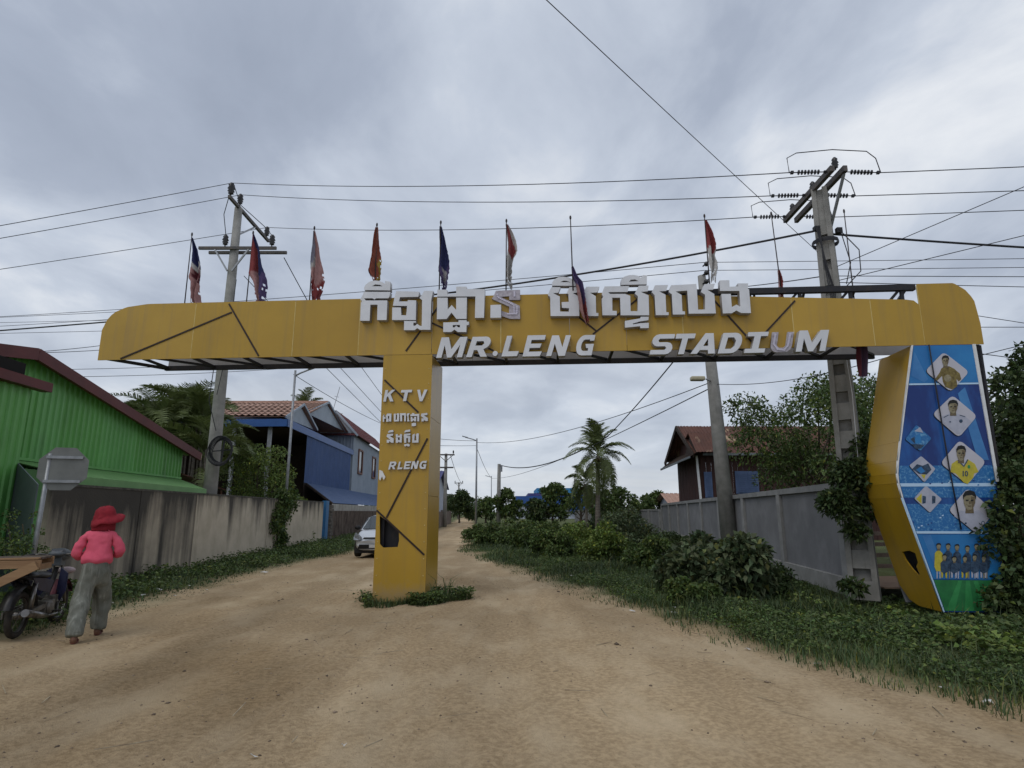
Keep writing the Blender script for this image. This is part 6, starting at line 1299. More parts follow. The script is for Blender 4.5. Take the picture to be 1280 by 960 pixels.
# ================================================================== flags on the beam
FLG = mat('flag_cloth', (1, 1, 1), rough=.85, attr=True, trans=.25); FPOLE = mat('flag_pole', (.03, .028, .032), (.06, .045, .04), 9, rough=.6)
NAVY, RED_, PINK, WHT, MAROON, PURP, YEL_, OFFW, RUSTY, GREYB = (.030, .035, .105), (.24, .05, .05), (.40, .22, .21), (.52, .50, .48), (.10, .02, .028), (.09, .065, .16), (.36, .25, .05), (.45, .43, .41), (.26, .075, .05), (.22, .22, .28)
def flag(label, p0, p1, rows, colf, off=.22, seed=1):
    """pole from p0 (foot) to p1 (tip) and a limp cloth given by (height, left, right) rows measured on the gate plane"""
    f0, f1 = gl(*p0, off), gl(*p1, off); base = GO + GXD * f0[0] + GYD * off; base.z = f0[1] - .3; t = thing('flag', label, 'flag', base, GA, 'flags along the top of the gateway'); r_ = random.Random(seed)
    def L(x, z, y): return Vector((x - f0[0], y, z - (f0[1] - .3)))
    b = MB(); a, c = L(f0[0], f0[1] - .3, 0), L(f1[0], f1[1], 0); b.tube([a, c], [.014, .010], 6); b.ball(c, .022, 6, 5, (1, 1, 2.2)); b.build('flag_pole', FPOLE, t, world=False)
    if not rows: return
    m = 17; N = 34; jl = [r_.uniform(-.5, .5) for _ in range(N)]; jr = [r_.uniform(-1.1, .9) for _ in range(N)]; vs, cs, fs = [], [], []; ys_ = [q[0] for q in rows]
    for i in range(N):
        py = ys_[0] + (ys_[-1] - ys_[0]) * i / (N - 1); xl_, xr_ = np.interp(py, ys_, [q[1] for q in rows]), np.interp(py, ys_, [q[2] for q in rows])
        for k in range(m):
            u = k / (m - 1); v_ = i / (N - 1); rag = (r_.uniform(-2.0, 3.5) if i >= N - 2 else 0) + 1.2 * math.sin(u * 7 + seed) * v_; x, z = gl(xl_ + jl[i] * v_ + (xr_ + jr[i] * v_ - xl_ - jl[i] * v_) * (u + .10 * math.sin(u * 6.28 + v_ * 6 + seed)), py + rag, off)
            y = (.085 * math.sin(u * 9.4 + v_ * 3.5 + seed) + .04 * math.sin(u * 17 + v_ * 9 + seed)) * min(1, .25 + v_ * 1.5); vs.append(L(x, z, y)); cs.append(np.clip(np.array(colf(u + .08 * math.sin(v_ * 9 + seed), v_ + .05 * math.sin(u * 8))) * r_.uniform(.85, 1.1), 0, 1))
    for i in range(N - 1):
        for k in range(m - 1):
            if (i > N - 9 and r_.random() < .04 + .16 * (i - N + 9) / 8) or (k >= m - 3 and i > N // 2 and r_.random() < .12): continue
            fs.append((i * m + k, i * m + k + 1, (i + 1) * m + k + 1, (i + 1) * m + k))
    np_obj('cloth', [tuple(q) for q in vs], fs, FLG, t, np.array(cs), world=False, smooth=True)
flag('limp navy and white flag at the left end, maroon fold midway', (231, 379), (240, 293), ((297, 239, 241), (312, 240, 247), (333, 239, 252), (346, 237, 253), (353, 240, 251), (366, 241, 248), (379, 242, 248)), lambda u, v: NAVY if v < .42 else (WHT if v < .50 else (MAROON if v < .66 and u > .3 else PINK)), seed=1)
flag('limp red and navy flag in front of the left power pole', (308, 378), (316.5, 291), ((293, 316, 318), (310, 315, 324), (333, 315, 329), (342, 313, 332), (352, 318, 332), (362, 320, 330), (377, 322, 328)), lambda u, v: (RED_ if u < .45 else NAVY) if v < .6 else (PURP if u > .5 else PINK), seed=2)
flag('faded pink flag with a pale patch, third from the left', (387, 375), (393, 285), ((289, 392, 394), (310, 392, 399), (335, 389, 402), (350, 390, 402.5), (365, 389, 400), (375, 390, 397)), lambda u, v: (GREYB if u < .25 and v < .5 else (OFFW if .42 < v < .58 and u < .6 else PINK)) if v < .75 else RED_, seed=3)
flag('rust red flag with a yellow mark beside the first white letter', (469, 354), (471.2, 281), ((284, 470, 472.5), (305, 467, 474), (330, 461, 475), (340, 459, 475), (347, 464, 474.5), (354, 468, 473)), lambda u, v: YEL_ if u > .7 and v > .6 else RUSTY, seed=4)
flag('dark navy flag with purple tatters and a white streak', (549, 364), (551, 278), ((283, 550, 552.5), (300, 549.5, 556.5), (330, 547, 561), (338, 547, 562), (346, 551, 560.5), (356, 551, 560), (363, 553, 559)), lambda u, v: NAVY if v < .62 else (OFFW if .4 < u < .58 and v < .85 else PURP), seed=5)
flag('red over off white flag beside the letter with no face', (632.5, 362), (633, 276), ((280, 632, 635), (292, 633, 641), (305, 633.5, 645), (315, 633, 646), (326, 633, 642), (340, 633, 641), (353, 634, 641), (360, 637, 640)), lambda u, v: (OFFW if u > .8 or u < .15 else RED_) if v < .47 else OFFW, seed=6)
flag('bare thin pole with a torn purple and salmon rag hanging over the letters', (716, 345), (713, 272), ((333, 714, 716.5), (345, 714.5, 721), (353, 719, 728), (366, 722, 731), (380, 725, 734), (391, 727, 735), (398, 729, 737), (405, 732, 736)), lambda u, v: PINK if u < .35 and v > .35 else (PURP if v < .6 else RED_), off=-.24, seed=7)
flag('red over white flag standing over the right end of the white letters', (887, 354), (880.5, 270), ((275, 880.5, 882.5), (290, 882.5, 890), (305, 884, 896), (312, 885, 896), (318, 886, 894), (328, 886, 899), (340, 887, 897.5), (351, 888, 896)), lambda u, v: RED_ if v < .50 else WHT, seed=8)
flag('leaning pole with a narrow faded red rag low on it', (979, 378), (964, 267), ((338, 972, 974), (352, 972, 979), (366, 973, 981), (376, 975, 981)), lambda u, v: PINK if u < .5 else RED_, seed=9)
flag('bare leaning pole beside the slotted power pole, no cloth left', (1068, 378), (1055, 264), None, None, seed=10)
# cloth hanging under the beam
vs, cs, fs = [], [], []; m, N = 9, 18; hc = GO + GXD * gl(1078, 440, .3)[0] + GYD * .3; hc.z = 4.2; t = thing('hanging_cloth', 'dark maroon and navy cloth hanging below the beam beside the leg', 'cloth', hc, GA)
for i in range(N):
    py = 428 + 43 * i / (N - 1)
    for k in range(m):
        u = k / (m - 1); x, z = gl(1070.5 + 12 * u + (i / N) * 3, py, .3); vs.append((x - gl(1078, 440, .3)[0], .05 * math.sin(u * 10 + i * .2), z - 4.2)); cs.append(MAROON if u < .35 else (.07, .04, .07))
for i in range(N - 1):
    for k in range(m - 1): fs.append((i * m + k, i * m + k + 1, (i + 1) * m + k + 1, (i + 1) * m + k))
np_obj('cloth', vs, fs, FLG, t, np.array(cs), world=False, smooth=True)

# ================================================================== road sign seen from behind
sy = 10.3; sc_ = P(79, 586, sy); ps = P(52, 640, sy)
sgn = thing('road_sign', 'grey back of an octagonal road sign on a steel post', 'road sign', (ps.x, sy, 0))
M = Matrix.Translation(sc_) @ Matrix.Rotation(R(20), 4, 'Z'); rr = .385
me = poly_mesh('sign_plate', [[(rr * math.cos(R(22.5 + 45 * k)), rr * math.sin(R(22.5 + 45 * k))) for k in range(8)]], -.004, .004, root_matrix(sgn).inverted() @ M); link('sign_plate', me, mat('sign_back', (.20, .205, .195), (.15, .155, .15), 3, rough=.55, metal=.35), sgn)
pp_t = P(65, 567, sy - .06); b = MB(); b.tube([(ps.x, sy - .06, 0), (pp_t.x - .02, sy - .06, pp_t.z)], .036, 10); b.build('post', GALV, sgn)
for dz in (-.24, .16):
    Mr = Matrix.Rotation(R(20), 3, 'Z'); b = MB(); b.bar(sc_ + Mr @ Vector((-.25, -.025, dz + .03)), sc_ + Mr @ Vector((.27, -.025, dz + .03)), .03, .045); b.build('bracket', GALV, sgn)
    b = MB(); b.lathe([(.044, -.02), (.044, .02)], (ps.x + (pp_t.x - ps.x) * ((sc_.z + dz) / pp_t.z), sy - .06, sc_.z + dz + .03), 10); b.build('clamp', GALV, sgn)

# ================================================================== the person
def skin_mesh(name, verts, edges, radii, levels=2, root=0, jit=0.0, jscale=9, jz=1.0):
    me = bpy.data.meshes.new(name); me.from_pydata(verts, edges, []); o = bpy.data.objects.new(name, me); COL.objects.link(o)
    m = o.modifiers.new('skin', 'SKIN'); m.use_smooth_shade = True; m.branch_smoothing = .5
    sv = me.skin_vertices[0].data
    for i, r_ in enumerate(radii): sv[i].radius = r_ if isinstance(r_, tuple) else (r_, r_); sv[i].use_root = (i == root)
    s = o.modifiers.new('sub', 'SUBSURF'); s.levels = levels; s.render_levels = levels
    dg = bpy.context.evaluated_depsgraph_get(); out = bpy.data.meshes.new_from_object(o.evaluated_get(dg)); bpy.data.objects.remove(o)
    if jit:
        for v in out.vertices:
            q = Vector((v.co.x * jscale, v.co.y * jscale, v.co.z * jscale * (1.0 if isinstance(jz, int) else jz))); n = (1 - 2 * abs(mnoise.noise(q))) * .7 + .5 * mnoise.noise(q * 2.1 + Vector((3, 1, 2))); v.co += v.normal * n * jit
    out.name = name
    for p in out.polygons: p.use_smooth = True
    return out
PSKIN = mat('skin', (.17, .085, .055), (.13, .065, .042), 12, rough=.6); PINKS = mat('pink_shirt', (.70, .12, .18), (.58, .085, .14), 5, rough=.9, bump=.8, bscale=7, bstretch=(1, 1, .6)); HATM = mat('red_hat', (.27, .018, .03), (.19, .013, .022), 9, rough=.9, bump=.3, bscale=40)
TRS = mat('checked_trousers', (.165, .170, .145), (.105, .11, .092), 6, rough=.9, bump=.8, bscale=8, bstretch=(1, 1, .45), c3=(.24, .245, .215), scale3=26, lo3=.5, hi3=.7, stretch3=(1, 1, .06)); SAND = mat('sandal', (.16, .05, .04), (.09, .03, .025), 8, rough=.7)
pc = (-5.52, 8.40, 0.0); per = thing('person', 'person in pink shirt, red brimmed hat and grey checked trousers walking away', 'person', pc, R(27))
bv = [(0, -.02, .86), (0, 0, 1.06), (.005, .03, 1.24), (.01, .05, 1.37), (.012, .075, 1.44), (.014, .095, 1.53), (.014, .09, 1.585),
      (-.09, -.03, .82), (-.095, -.06, .46), (-.095, -.33, .095), (-.10, -.20, .035), (.085, .0, .82), (.088, .20, .46), (.085, .20, .10), (.095, .35, .035),
      (-.155, .03, 1.315), (-.245, -.03, 1.08), (-.20, .17, 1.02), (-.165, .24, 1.03), (.155, .03, 1.32), (.25, -.01, 1.09), (.20, .18, 1.03), (.165, .25, 1.04)]
be = [(0, 1), (1, 2), (2, 3), (3, 4), (4, 5), (5, 6), (0, 7), (7, 8), (8, 9), (9, 10), (0, 11), (11, 12), (12, 13), (13, 14), (2, 15), (15, 16), (16, 17), (17, 18), (2, 19), (19, 20), (20, 21), (21, 22)]
br = [(.14, .10), (.115, .085), (.13, .09), .055, .062, .085, .07, .085, .06, .042, .032, .085, .06, .042, .032, .058, .042, .027, (.034, .02), .058, .042, .027, (.034, .02)]
for s, hd in ((-1, 18), (1, 22)):
    w0 = Vector(bv[hd])
    for k in range(5):
        d = Vector((-s * (.10 + .24 * (k - 1.5) * .5), .9, -.15 - .05 * k)).normalized() if k < 4 else Vector((-s * .8, .45, .3)).normalized(); l = (.036, .042, .040, .032, .03)[k]; i0 = len(bv)
        side = Vector((0, 0, 1)) * (.022 * (1.5 - k)) if k < 4 else Vector((0, 0, .02)); a = w0 + side + d * .015
        bv += [tuple(a), tuple(a + d * l), tuple(a + d * l * 1.8 + Vector((-s * .012, 0, -.012)))]; be += [(hd, i0), (i0, i0 + 1), (i0 + 1, i0 + 2)]; br += [.0095, .009, .0075]
link('body', skin_mesh('body', bv, be, br, 2), PSKIN, per)
# face: nose, mouth, ears, eyes (turned away from the road)
b = MB(); b.ball((.014, .178, 1.50), .016, 8, 6, (1, 1.1, 1.5)); b.ball((.014, .168, 1.462), .018, 8, 5, (1.5, .6, .5))
for s in (-1, 1): b.ball((.014 + s * .088, .085, 1.505), .022, 8, 6, (.4, .8, 1.3)); b.ball((.014 + s * .032, .166, 1.525), .011, 8, 6)
b.build('face', PSKIN, per, world=False)
b = MB(); b.ball((.014, .07, 1.51), .098, 14, 10, (1, .95, 1.02)); b.ball((.012, .02, 1.43), .052, 10, 8, (1.2, .8, 1.2)); b.build('hair', HAIR_P, per, world=False)
tv = [(0, -.03, .905), (0, -.015, 1.0), (0, .02, 1.14), (.005, .035, 1.26), (.01, .045, 1.335), (.01, .052, 1.385), (-.145, .03, 1.30), (-.205, -.005, 1.18), (-.25, -.035, 1.075), (-.215, .07, 1.03), (-.195, .17, 1.025), (.148, .03, 1.305), (.21, .01, 1.19), (.256, -.015, 1.085), (.22, .08, 1.04), (.20, .18, 1.035)]
te = [(0, 1), (1, 2), (2, 3), (3, 4), (4, 5), (3, 6), (6, 7), (7, 8), (8, 9), (9, 10), (3, 11), (11, 12), (12, 13), (13, 14), (14, 15)]
tr_ = [(.198, .17), (.186, .155), (.172, .132), (.172, .122), (.108, .085), (.066, .066), .076, .064, .056, .05, .043, .076, .064, .056, .05, .043]
sm = skin_mesh('shirt', tv, te, tr_, 3, 0, .020, 6, 1.7); link('shirt', sm, PINKS, per)
hm_ = sm
def trouser():
    b = MB(); N = 36; rings = []
    def ring(c, rx, ry, z, k, amp):
        return [(c[0] + rx * math.cos(t_) * (1 + amp * math.sin(5 * t_ + k) + amp * .6 * math.sin(9 * t_ + 2 * k)), c[1] + ry * math.sin(t_) * (1 + amp * math.sin(4 * t_ + k * 1.3)), z + amp * .25 * math.sin(3 * t_ + k)) for t_ in [2 * math.pi * i / N for i in range(N)]]
    return b, ring, N
b, ring, N = trouser()
def loft(b, rs, close=True):
    N = len(rs[0]); o0 = len(b.v); b.smooth = True; b.add([p for r_ in rs for p in r_], [(i * N + k, i * N + (k + 1) % N, (i + 1) * N + (k + 1) % N, (i + 1) * N + k) for i in range(len(rs) - 1) for k in range(N)]); b.smooth = False
pv = [(0, -.02, 1.0), (0, -.03, .93), (0, -.02, .84), (-.085, -.03, .72), (-.10, -.07, .55), (-.105, -.15, .40), (-.105, -.25, .23), (-.10, -.318, .10), (-.10, -.325, .075), (.085, .02, .72), (.098, .13, .55), (.098, .17, .40), (.095, .19, .23), (.09, .20, .10), (.09, .20, .078)]
pe = [(0, 1), (1, 2), (2, 3), (3, 4), (4, 5), (5, 6), (6, 7), (7, 8), (2, 9), (9, 10), (10, 11), (11, 12), (12, 13), (13, 14)]
pr = [(.158, .13), (.182, .155), (.19, .168), .114, .108, .104, .098, .093, .09, .114, .108, .104, .098, .093, .09]
link('trousers', skin_mesh('trousers', pv, pe, pr, 3, 2, .022, 8, .55), TRS, per)
# the hat: a soft crown with a wide floppy brim and a cloth over the nape
b = MB(); Mh = Matrix.Translation((.02, .075, 1.555)) @ Matrix.Rotation(R(-13), 4, 'Y') @ Matrix.Rotation(R(6), 4, 'X'); N = 40
prof = [(.001, .118), (.055, .114), (.096, .092), (.115, .05), (.120, .0), (.126, -.02), (.152, -.036), (.180, -.062), (.200, -.098)]
rs = []
for j, (r_, z) in enumerate(prof):
    rw_ = []
    for k in range(N):
        t_ = 2 * math.pi * k / N; out_ = max(0, j - 5) / 3; q = Vector((r_ * math.cos(t_) * (1 + .10 * out_ * math.cos(t_)), r_ * math.sin(t_), z + out_ * (.028 * math.sin(3 * t_ + .6) + .02 * math.sin(2 * t_ + 2)) + .006 * math.sin(7 * t_ + j))); rw_.append(Mh @ q)
    rs.append(rw_)
loft(b, rs); hat = b.build('hat', HATM, per, world=False); so = hat.modifiers.new('thick', 'SOLIDIFY'); so.thickness = .006
b = MB(); rs = []
for j in range(8):
    u = j / 7; rw_ = []
    for k in range(25):
        t_ = R(165 + 210 * k / 24); r_ = .112 + .022 * u + .01 * math.sin(6 * t_ + u * 4); rw_.append(Vector((.014 + r_ * math.cos(t_), .07 + r_ * math.sin(t_) * .95, 1.555 - .20 * u)))
    rs.append(rw_)
M_ = len(rs[0]); b.smooth = True; b.add([p for r_ in rs for p in r_], [(i * M_ + k, i * M_ + k + 1, (i + 1) * M_ + k + 1, (i + 1) * M_ + k) for i in range(7) for k in range(M_ - 1)]); nf_ = b.build('nape_cloth', HATM, per, world=False); nf_.modifiers.new('thick', 'SOLIDIFY').thickness = .006
for (ax, ay), (tx, ty) in (((-.095, -.33), (-.10, -.19)), ((.085, .20), (.095, .36))):
    b = MB(); a, c = Vector((ax, ay - .05, .012)), Vector((tx, ty + .03, .012)); N = 20; rs = []
    for z, w in ((0, .9), (.006, 1), (.02, .97)):
        rs.append([tuple(a.lerp(c, .5) + (c - a) * .5 * math.cos(t_) * w + Vector(((.045 + .006 * math.cos(t_)) * math.sin(t_) * w, 0, z - .012))) for t_ in [2 * math.pi * k / N for k in range(N)]])
    loft(b, rs); b.f.append(tuple(range(2 * N, 3 * N))); b.mi.append(0); b.sm.append(False); b.tube([(tx - .045, ty - .06, .02), (tx, ty - .03, .07), (tx + .045, ty - .06, .02)], .010, 6); b.build('sandal', SAND, per, world=False)
    b = MB(); b.ball((ax, ay - .015, .05), .042, 10, 8, (.9, 1.1, 1.2)); b.build('heel', PSKIN, per, world=False)

# ================================================================== motorbike
MBK = mat('black_plastic', (.014, .014, .016), (.03, .027, .025), 9, rough=.4); MBG = mat('grey_plastic', (.09, .10, .11), (.06, .065, .07), 6, rough=.45); MBN = mat('navy_plastic', (.02, .022, .06), (.015, .016, .04), 6, rough=.4); ALU = mat('dusty_alloy', (.19, .175, .155), (.11, .10, .085), 12, rough=.55, metal=.5); RUB = mat('rubber', (.018, .017, .016), (.05, .042, .034), 9, rough=.9); CHR = mat('dull_chrome', (.22, .21, .20), (.12, .11, .10), 10, rough=.3, metal=.8); FDR = mat('maroon_fender', (.16, .04, .055), (.10, .03, .04), 5, rough=.5); PNKS = mat('pale_pink_cloth', (.42, .34, .35), (.30, .24, .25), 8, rough=.9)
mk = thing('motorbike', 'old dusty black motorbike parked at the verge under a wooden rack', 'motorbike', (-6.60, 8.95, 0), R(16))
def wheel(x, y, name='wheel', r=.29):
    w = MB(); rot = Matrix.Rotation(R(90), 3, 'Y'); w.lathe([(r - .075, -.02), (r - .05, -.038), (r - .012, -.03), (r, 0), (r - .012, .03), (r - .05, .038), (r - .075, .02), (r - .075, -.02)], (x, y, r), 32, rot); wo = w.build('wheel', RUB, mk, world=False)
    w = MB(); w.lathe([(r - .078, -.022), (r - .088, -.015), (r - .088, .015), (r - .078, .022)], (x, y, r), 32, rot); w.lathe([(.001, -.05), (.05, -.05), (.055, -.02), (.055, .02), (.05, .05), (.001, .05)], (x, y, r), 16, rot); w.build('rim', CHR, wo, world=False)
    w = MB()
    for k in range(18):
        a = k * 2 * math.pi / 18; s = .03 * (1 if k % 2 else -1); w.bar((x + s, y + .05 * math.cos(a), r + .05 * math.sin(a)), (x, y + (r - .08) * math.cos(a + .25), r + (r - .08) * math.sin(a + .25)), .004)
    w.build('spokes', CHR, wo, world=False)['kind'] = 'stuff'
wheel(0, .62); wheel(0, -.62)
def mpart(name, m, f, bevel=0): b = MB(); f(b); return b.build(name, m, mk, world=False, bevel=bevel)
mpart('fork', ALU, lambda b: [b.tube([(s * .075, .62, .29), (s * .075, .47, .66), (s * .05, .42, .84)], .020, 8) for s in (-1, 1)])
mpart('front_fender', FDR, lambda b: loft(b, [[(s * .062 * (1 if 0 < k < 4 else 1.05), .62 + (.33 + (.02 if k == 2 else 0)) * math.cos(R(a)), .29 + (.33 + (.02 if k == 2 else 0)) * math.sin(R(a))) for k, s in enumerate((-1, -.7, 0, .7, 1))] for a in range(20, 185, 11)]))
mpart('frame', MBK, lambda b: [b.tube([(0, .40, .80), (0, .26, .56), (0, .0, .42), (0, -.25, .48), (0, -.55, .72)], .028, 8), b.tube([(0, .40, .72), (0, .22, .45), (0, .08, .22)], .024, 8), b.tube([(-.1, -.2, .62), (-.1, -.5, .72), (-.1, -.75, .76)], .016, 6), b.tube([(.1, -.2, .62), (.1, -.5, .72), (.1, -.75, .76)], .016, 6)])
mpart('engine', ALU, lambda b: [b.box((0, .02, .30), (.24, .30, .17)), b.tube([(0, .12, .32), (0, .34, .36)], .075, 12), b.lathe([(.085, -.02), (.09, 0), (.07, .03), (.001, .035)], (.13, -.02, .30), 16, Matrix.Rotation(R(90), 3, 'Y')), b.lathe([(.085, -.02), (.09, 0), (.07, .03), (.001, .035)], (-.13, -.02, .30), 16, Matrix.Rotation(R(-90), 3, 'Y'))] + [b.box((0, .17 + .03 * k, .34), (.19, .008, .19)) for k in range(6)], .012)
mpart('leg_shield', MBN, lambda b: [b.slab([(s * .06, .40, .80), (s * .17, .36, .72), (s * .19, .30, .48), (s * .12, .34, .34), (s * .05, .36, .40)][::s], .015) for s in (-1, 1)])
mpart('headlamp_cowl', MBG, lambda b: [b.ball((0, .43, .98), .13, 16, 10, (1.15, 1.0, .75)), b.box((0, .40, .90), (.14, .16, .14)), b.ball((0, .31, 1.0), .09, 12, 8, (1.2, .8, .5))], .02)
mpart('headlamp', WHITE, lambda b: b.ball((0, .51, .97), .075, 14, 8, (1.2, .7, .8)))
mpart('instrument_panel', PANE, lambda b: b.box((0, .33, 1.05), (.16, .07, .02), Matrix.Rotation(R(35), 3, 'X')), .008)
mpart('handlebar', CHR, lambda b: b.tube([(-.34, .24, .985), (-.2, .33, 1.0), (0, .36, .97), (.2, .33, 1.0), (.34, .24, .985)], .012, 8))
for s in (-1, 1): mpart('grip', MBK, lambda b, s=s: b.tube([(s * .26, .285, .992), (s * .37, .225, .982)], .019, 8)); mpart('brake_lever', CHR, lambda b, s=s: b.tube([(s * .2, .35, 1.0), (s * .34, .30, .98)], .007, 5)); mpart('foot_peg', RUB, lambda b, s=s: b.tube([(s * .1, .02, .24), (s * .26, .02, .25)], .016, 6))
mpart('seat', MBK, lambda b: [b.ball((0, -.16, .74), .14, 14, 8, (.95, 1.7, .4)), b.ball((0, -.5, .77), .13, 14, 8, (.95, 1.8, .4))])
mpart('side_cover', MBN, lambda b: [b.slab([(s * .12, .0, .66), (s * .13, -.35, .72), (s * .13, -.7, .76), (s * .12, -.45, .58), (s * .12, -.1, .5)][::-s], .012) for s in (-1, 1)])
mpart('rear_fender', MBK, lambda b: loft(b, [[(s * .08, -.62 + (.36 + (.02 if k == 1 else 0)) * math.cos(R(a)), .29 + (.36 + (.02 if k == 1 else 0)) * math.sin(R(a))) for k, s in enumerate((-1, 0, 1))] for a in range(10, 175, 11)]))
mpart('swing_arm', ALU, lambda b: [b.bar((s * .10, -.05, .34), (s * .10, -.66, .29), .03, .055) for s in (-1, 1)])
mpart('chain_case', ALU, lambda b: b.slab([(-.13, -.02, .38), (-.13, -.70, .34), (-.13, -.70, .25), (-.13, -.02, .24)], .02))
mpart('shock_absorber', CHR, lambda b: [b.tube([(s * .12, -.6, .33), (s * .11, -.52, .68)], .03, 10) for s in (-1, 1)])
mpart('exhaust', CHR, lambda b: [b.tube([(.1, .3, .32), (.14, .22, .18), (.15, -.1, .2)], .018, 8), b.tube([(.15, -.1, .2), (.16, -.35, .24), (.17, -.85, .34)], [.02, .042, .048], 12)])
mpart('kick_stand', MBK, lambda b: b.tube([(-.08, .0, .24), (-.26, .05, .0)], .012, 6)); mpart('basket_cloth', PNKS, lambda b: b.ball((.03, .64, .74), .12, 12, 8, (1.1, 1.0, .45)))
# ---- wooden rack
WD1 = mat('raw_timber', (.34, .215, .115), (.25, .15, .08), 3.0, rough=.8, bump=.25, bscale=18, stretch=(.25, 3, 3)); WD2 = mat('grey_timber', (.12, .09, .07), (.08, .06, .05), 3, rough=.85, bump=.25, bscale=18)
A = P(52, 700, 8.2); rk = thing('wooden_rack', 'rough timber rack with a diagonal brace standing over the motorbike', 'rack', (A.x - .75 * math.cos(R(20)), A.y - .75 * math.sin(R(20)), 0), R(20))
zt = A.z; lw = 1.7
def rpart(name, a, c, w, h, m=WD1, up=(0, 0, 1)): b = MB(); b.bar(a, c, w, h, up); return b.build(name, m, rk, world=False)
for yy in (-.0, .46): rpart('rail', (-lw + .75, yy, zt - .05), (.75, yy, zt - .05 + (.02 if yy else 0)), .045, .10)
for k in range(5): rpart('plank', (-lw + .78, .03 + k * .105, zt + .015), (.72 + .03 * (k % 2), .03 + k * .105, zt + .02),   .095, .022, WD2 if k else WD1)
rpart('cross_rail', (.72, .03, zt - .09), (.72, .44, zt - .09), .045, .07); rpart('upright', (-.08, .0, .42), (-.02, .0, zt - .105), .07, .05); rpart('upright', (-.08, .46, .42), (-.02, .46, zt - .105), .07, .05)
rpart('brace', (.72, -.05, zt - .06), (-.12, -.05, .47), .04, .11); rpart('lower_rail', (-lw + .75, .0, .42), (-.02, .0, .42), .045, .09); rpart('lower_rail', (-lw + .75, .46, .42), (-.02, .46, .42), .045, .09)
for yy in (0, .46): rpart('leg', (-lw + .8, yy, 0), (-lw + .8, yy, zt - .105), .07, .06)
rpart('stretcher', (-.05, .03, .52), (-.05, .44, .52), .04, .07)

# ================================================================== the silver car
SIL = mat('silver_paint', (.62, .64, .67), (.58, .60, .63), 4, rough=.28, metal=.15, spec=.5, coat=.4); GLS = mat('car_glass', (.03, .04, .045), rough=.08, spec=.8); CBK = mat('car_black', (.012, .012, .013), rough=.5); LMP = mat('headlamp_glass', (.30, .32, .35), (.12, .13, .14), 9, rough=.12, spec=.8); PLT = mat('number_plate', (.5, .5, .5), rough=.4)
cg = G(445, 695); car = thing('car', 'silver hatchback facing the gate beside the tin fence, half hidden by the pillar', 'car', (cg.x + .86, cg.y + 1.0, 0), R(3))
hw, L2 = .845, 2.1
def carsec(y):
    """half outline (x, z) of the body shell at station y, front at -2.1"""
    bel = np.interp(y, [-2.1, -1.95, -1.3, -.95, .3, 1.6, 2.0, 2.1], [.58, .72, .90, .95, .98, 1.0, .95, .80]); bot = np.interp(y, [-2.1, -1.9, 1.9, 2.1], [.30, .22, .22, .32]); wd = hw * np.interp(y, [-2.1, -2.0, -1.6, 1.6, 2.0, 2.1], [.80, .90, 1, 1, .92, .84])
    return wd, bot, bel
ysx = [-2.1, -2.06, -1.95, -1.7, -1.3, -.95, -.5, .3, 1.0, 1.6, 1.95, 2.08, 2.1]; rs = []
for y in ysx:
    wd, bo, be_ = carsec(y); fr = -.05 if y < -1.8 else 0
    rs.append([(s * x, y + max(0, abs(x) / hw - .55) * (.30 if y < -1.6 else 0) - max(0, abs(x) / hw - .55) * (.25 if y > 1.7 else 0), z) for s, x, z in ((1, wd * .1, bo), (1, wd * .85, bo), (1, wd * .97, bo + .12), (1, wd, (bo + be_) / 2), (1, wd * .96, be_ - .05), (1, wd * .86, be_), (1, wd * .45, be_ + .03), (1, 0, be_ + .04), (-1, wd * .45, be_ + .03), (-1, wd * .86, be_), (-1, wd * .96, be_ - .05), (-1, wd, (bo + be_) / 2), (-1, wd * .97, bo + .12), (-1, wd * .85, bo), (-1, wd * .1, bo))])
b = MB(); loft(b, rs); N = len(rs[0]); b.f.append(tuple(range(N))); b.mi.append(0); b.sm.append(False); b.f.append(tuple(range((len(rs) - 1) * N, len(rs) * N))[::-1]); b.mi.append(0); b.sm.append(False); body = b.build('body', SIL, car, world=False); body.modifiers.new('sub', 'SUBSURF').levels = 1
b = MB(); rs = []
for y, z, w in ((-.98, .94, .78), (-.55, 1.22, .72), (-.12, 1.44, .62), (.3, 1.50, .60), (.9, 1.47, .59), (1.5, 1.25, .62), (1.85, .98, .70)):
    rs.append([(s * x * w, y, zz) for s, x, zz in ((1, 1.06, .92), (1, 1.03, .92 + (z - .92) * .5), (1, .96, .92 + (z - .92) * .92), (1, .6, z), (1, 0, z + .015), (-1, .6, z), (-1, .96, .92 + (z - .92) * .92), (-1, 1.03, .92 + (z - .92) * .5), (-1, 1.06, .92))])
N = 9; b.smooth = True; b.add([p for r_ in rs for p in r_], [(i * N + k, i * N + k + 1, (i + 1) * N + k + 1, (i + 1) * N + k) for i in range(len(rs) - 1) for k in range(N - 1)]); b.build('cabin', SIL, car, world=False)
def cpart(name, m, pts, th=.012): b = MB(); b.slab(pts, th); return b.build(name, m, car, world=False)
cpart('windscreen', GLS, [(-.70, -.965, .975), (.70, -.965, .975), (.54, -.20, 1.43), (-.54, -.20, 1.43)], -.03)
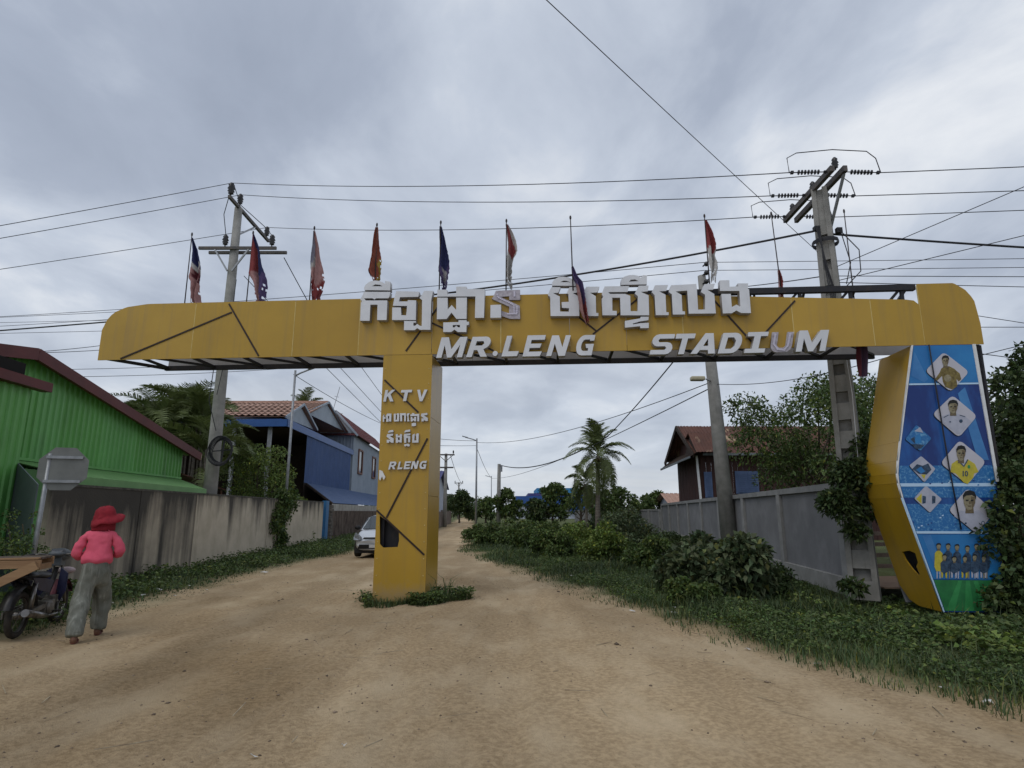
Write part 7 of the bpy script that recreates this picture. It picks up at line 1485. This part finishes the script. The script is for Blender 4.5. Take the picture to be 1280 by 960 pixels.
for s in (-1, 1):
    cpart('side_window', GLS, [(s * .80, -.62, 1.0), (s * .80, .5, 1.01), (s * .655, .48, 1.40), (s * .66, -.12, 1.36)][::-s], .03); cpart('side_window', GLS, [(s * .80, .58, 1.01), (s * .78, 1.45, 1.02), (s * .66, 1.2, 1.32), (s * .655, .58, 1.39)][::-s], .03)
    b = MB(); b.ball((s * .96, -.62, 1.02), .11, 12, 8, (1.0, .6, .75)); b.build('mirror', CBK, car, world=False)
    b = MB(); b.slab([(s * .79, -1.96, .60), (s * .55, -2.085, .60), (s * .52, -2.06, .72), (s * .66, -1.93, .82), (s * .80, -1.62, .86), (s * .84, -1.72, .70)][::s], .05); b.build('headlight', LMP, car, world=False)
cpart('grille', CBK, [(-.48, -2.125, .66), (.48, -2.125, .66), (.44, -2.105, .72), (-.44, -2.105, .72)], .03); cpart('bumper_opening', CBK, [(-.66, -2.10, .32), (.66, -2.10, .32), (.60, -2.125, .46), (-.60, -2.125, .46)], .05); cpart('number_plate', PLT, [(-.24, -2.15, .36), (.24, -2.15, .36), (.24, -2.15, .47), (-.24, -2.15, .47)], .012)
for s in (-1, 1):
    for y in (-1.32, 1.32):
        b = MB(); rot = Matrix.Rotation(R(90), 3, 'Y'); b.lathe([(.18, -.1), (.28, -.1), (.305, -.06), (.305, .06), (.28, .1), (.18, .1)], (s * .77, y, .305), 24, rot); w = b.build('wheel', RUB, car, world=False); b = MB(); b.lathe([(.001, 0), (.06, 0), (.17, -.02 * s), (.185, .02 * s)], (s * .86, y, .305), 20, rot); b.build('rim', ALU, w, world=False)
b = MB(); b.bbox((-.78, -1.9, .16), (.78, 1.9, .3)); b.build('underbody', CBK, car, world=False)

# ================================================================== odds and ends by the right leg
cr = thing('wooden_pen', 'weathered wooden rail crate seen below the yellow leg', 'crate', (8.6, 15.0, 0)); GW = mat('weathered_wood', (.22, .17, .14), (.14, .11, .09), 4, rough=.9)
for z in (.35, .6, .85, 1.1):
    b = MB(); b.bar((7.95, 15.0, z), (9.4, 15.0, z), .05, .09); b.build('rail', GW, cr)
for x in (8.0, 8.6, 9.3):
    b = MB(); b.bar((x, 15.04, 0), (x, 15.04, 1.2), .08, .08); b.build('post', GW, cr)
for z in (1.45, 1.7):
    b = MB(); b.bar((7.9, 15.6, z), (9.6, 15.5, z), .05, .08); b.build('rail', GW, cr)
b = MB(); b.bar((7.95, 15.62, 0), (7.95, 15.62, 1.8), .08); b.build('post', GW, cr)
ES = mat('bare_earth', (.30, .20, .14), (.24, .16, .11), 3, rough=.95); b = MB(); b.slab([(7.55, 12.9, .11), (10.5, 12.9, .11), (10.5, 15.0, .12), (7.7, 15.0, .12)], .03); o = b.build('yard_earth', ES); o['kind'] = 'structure'
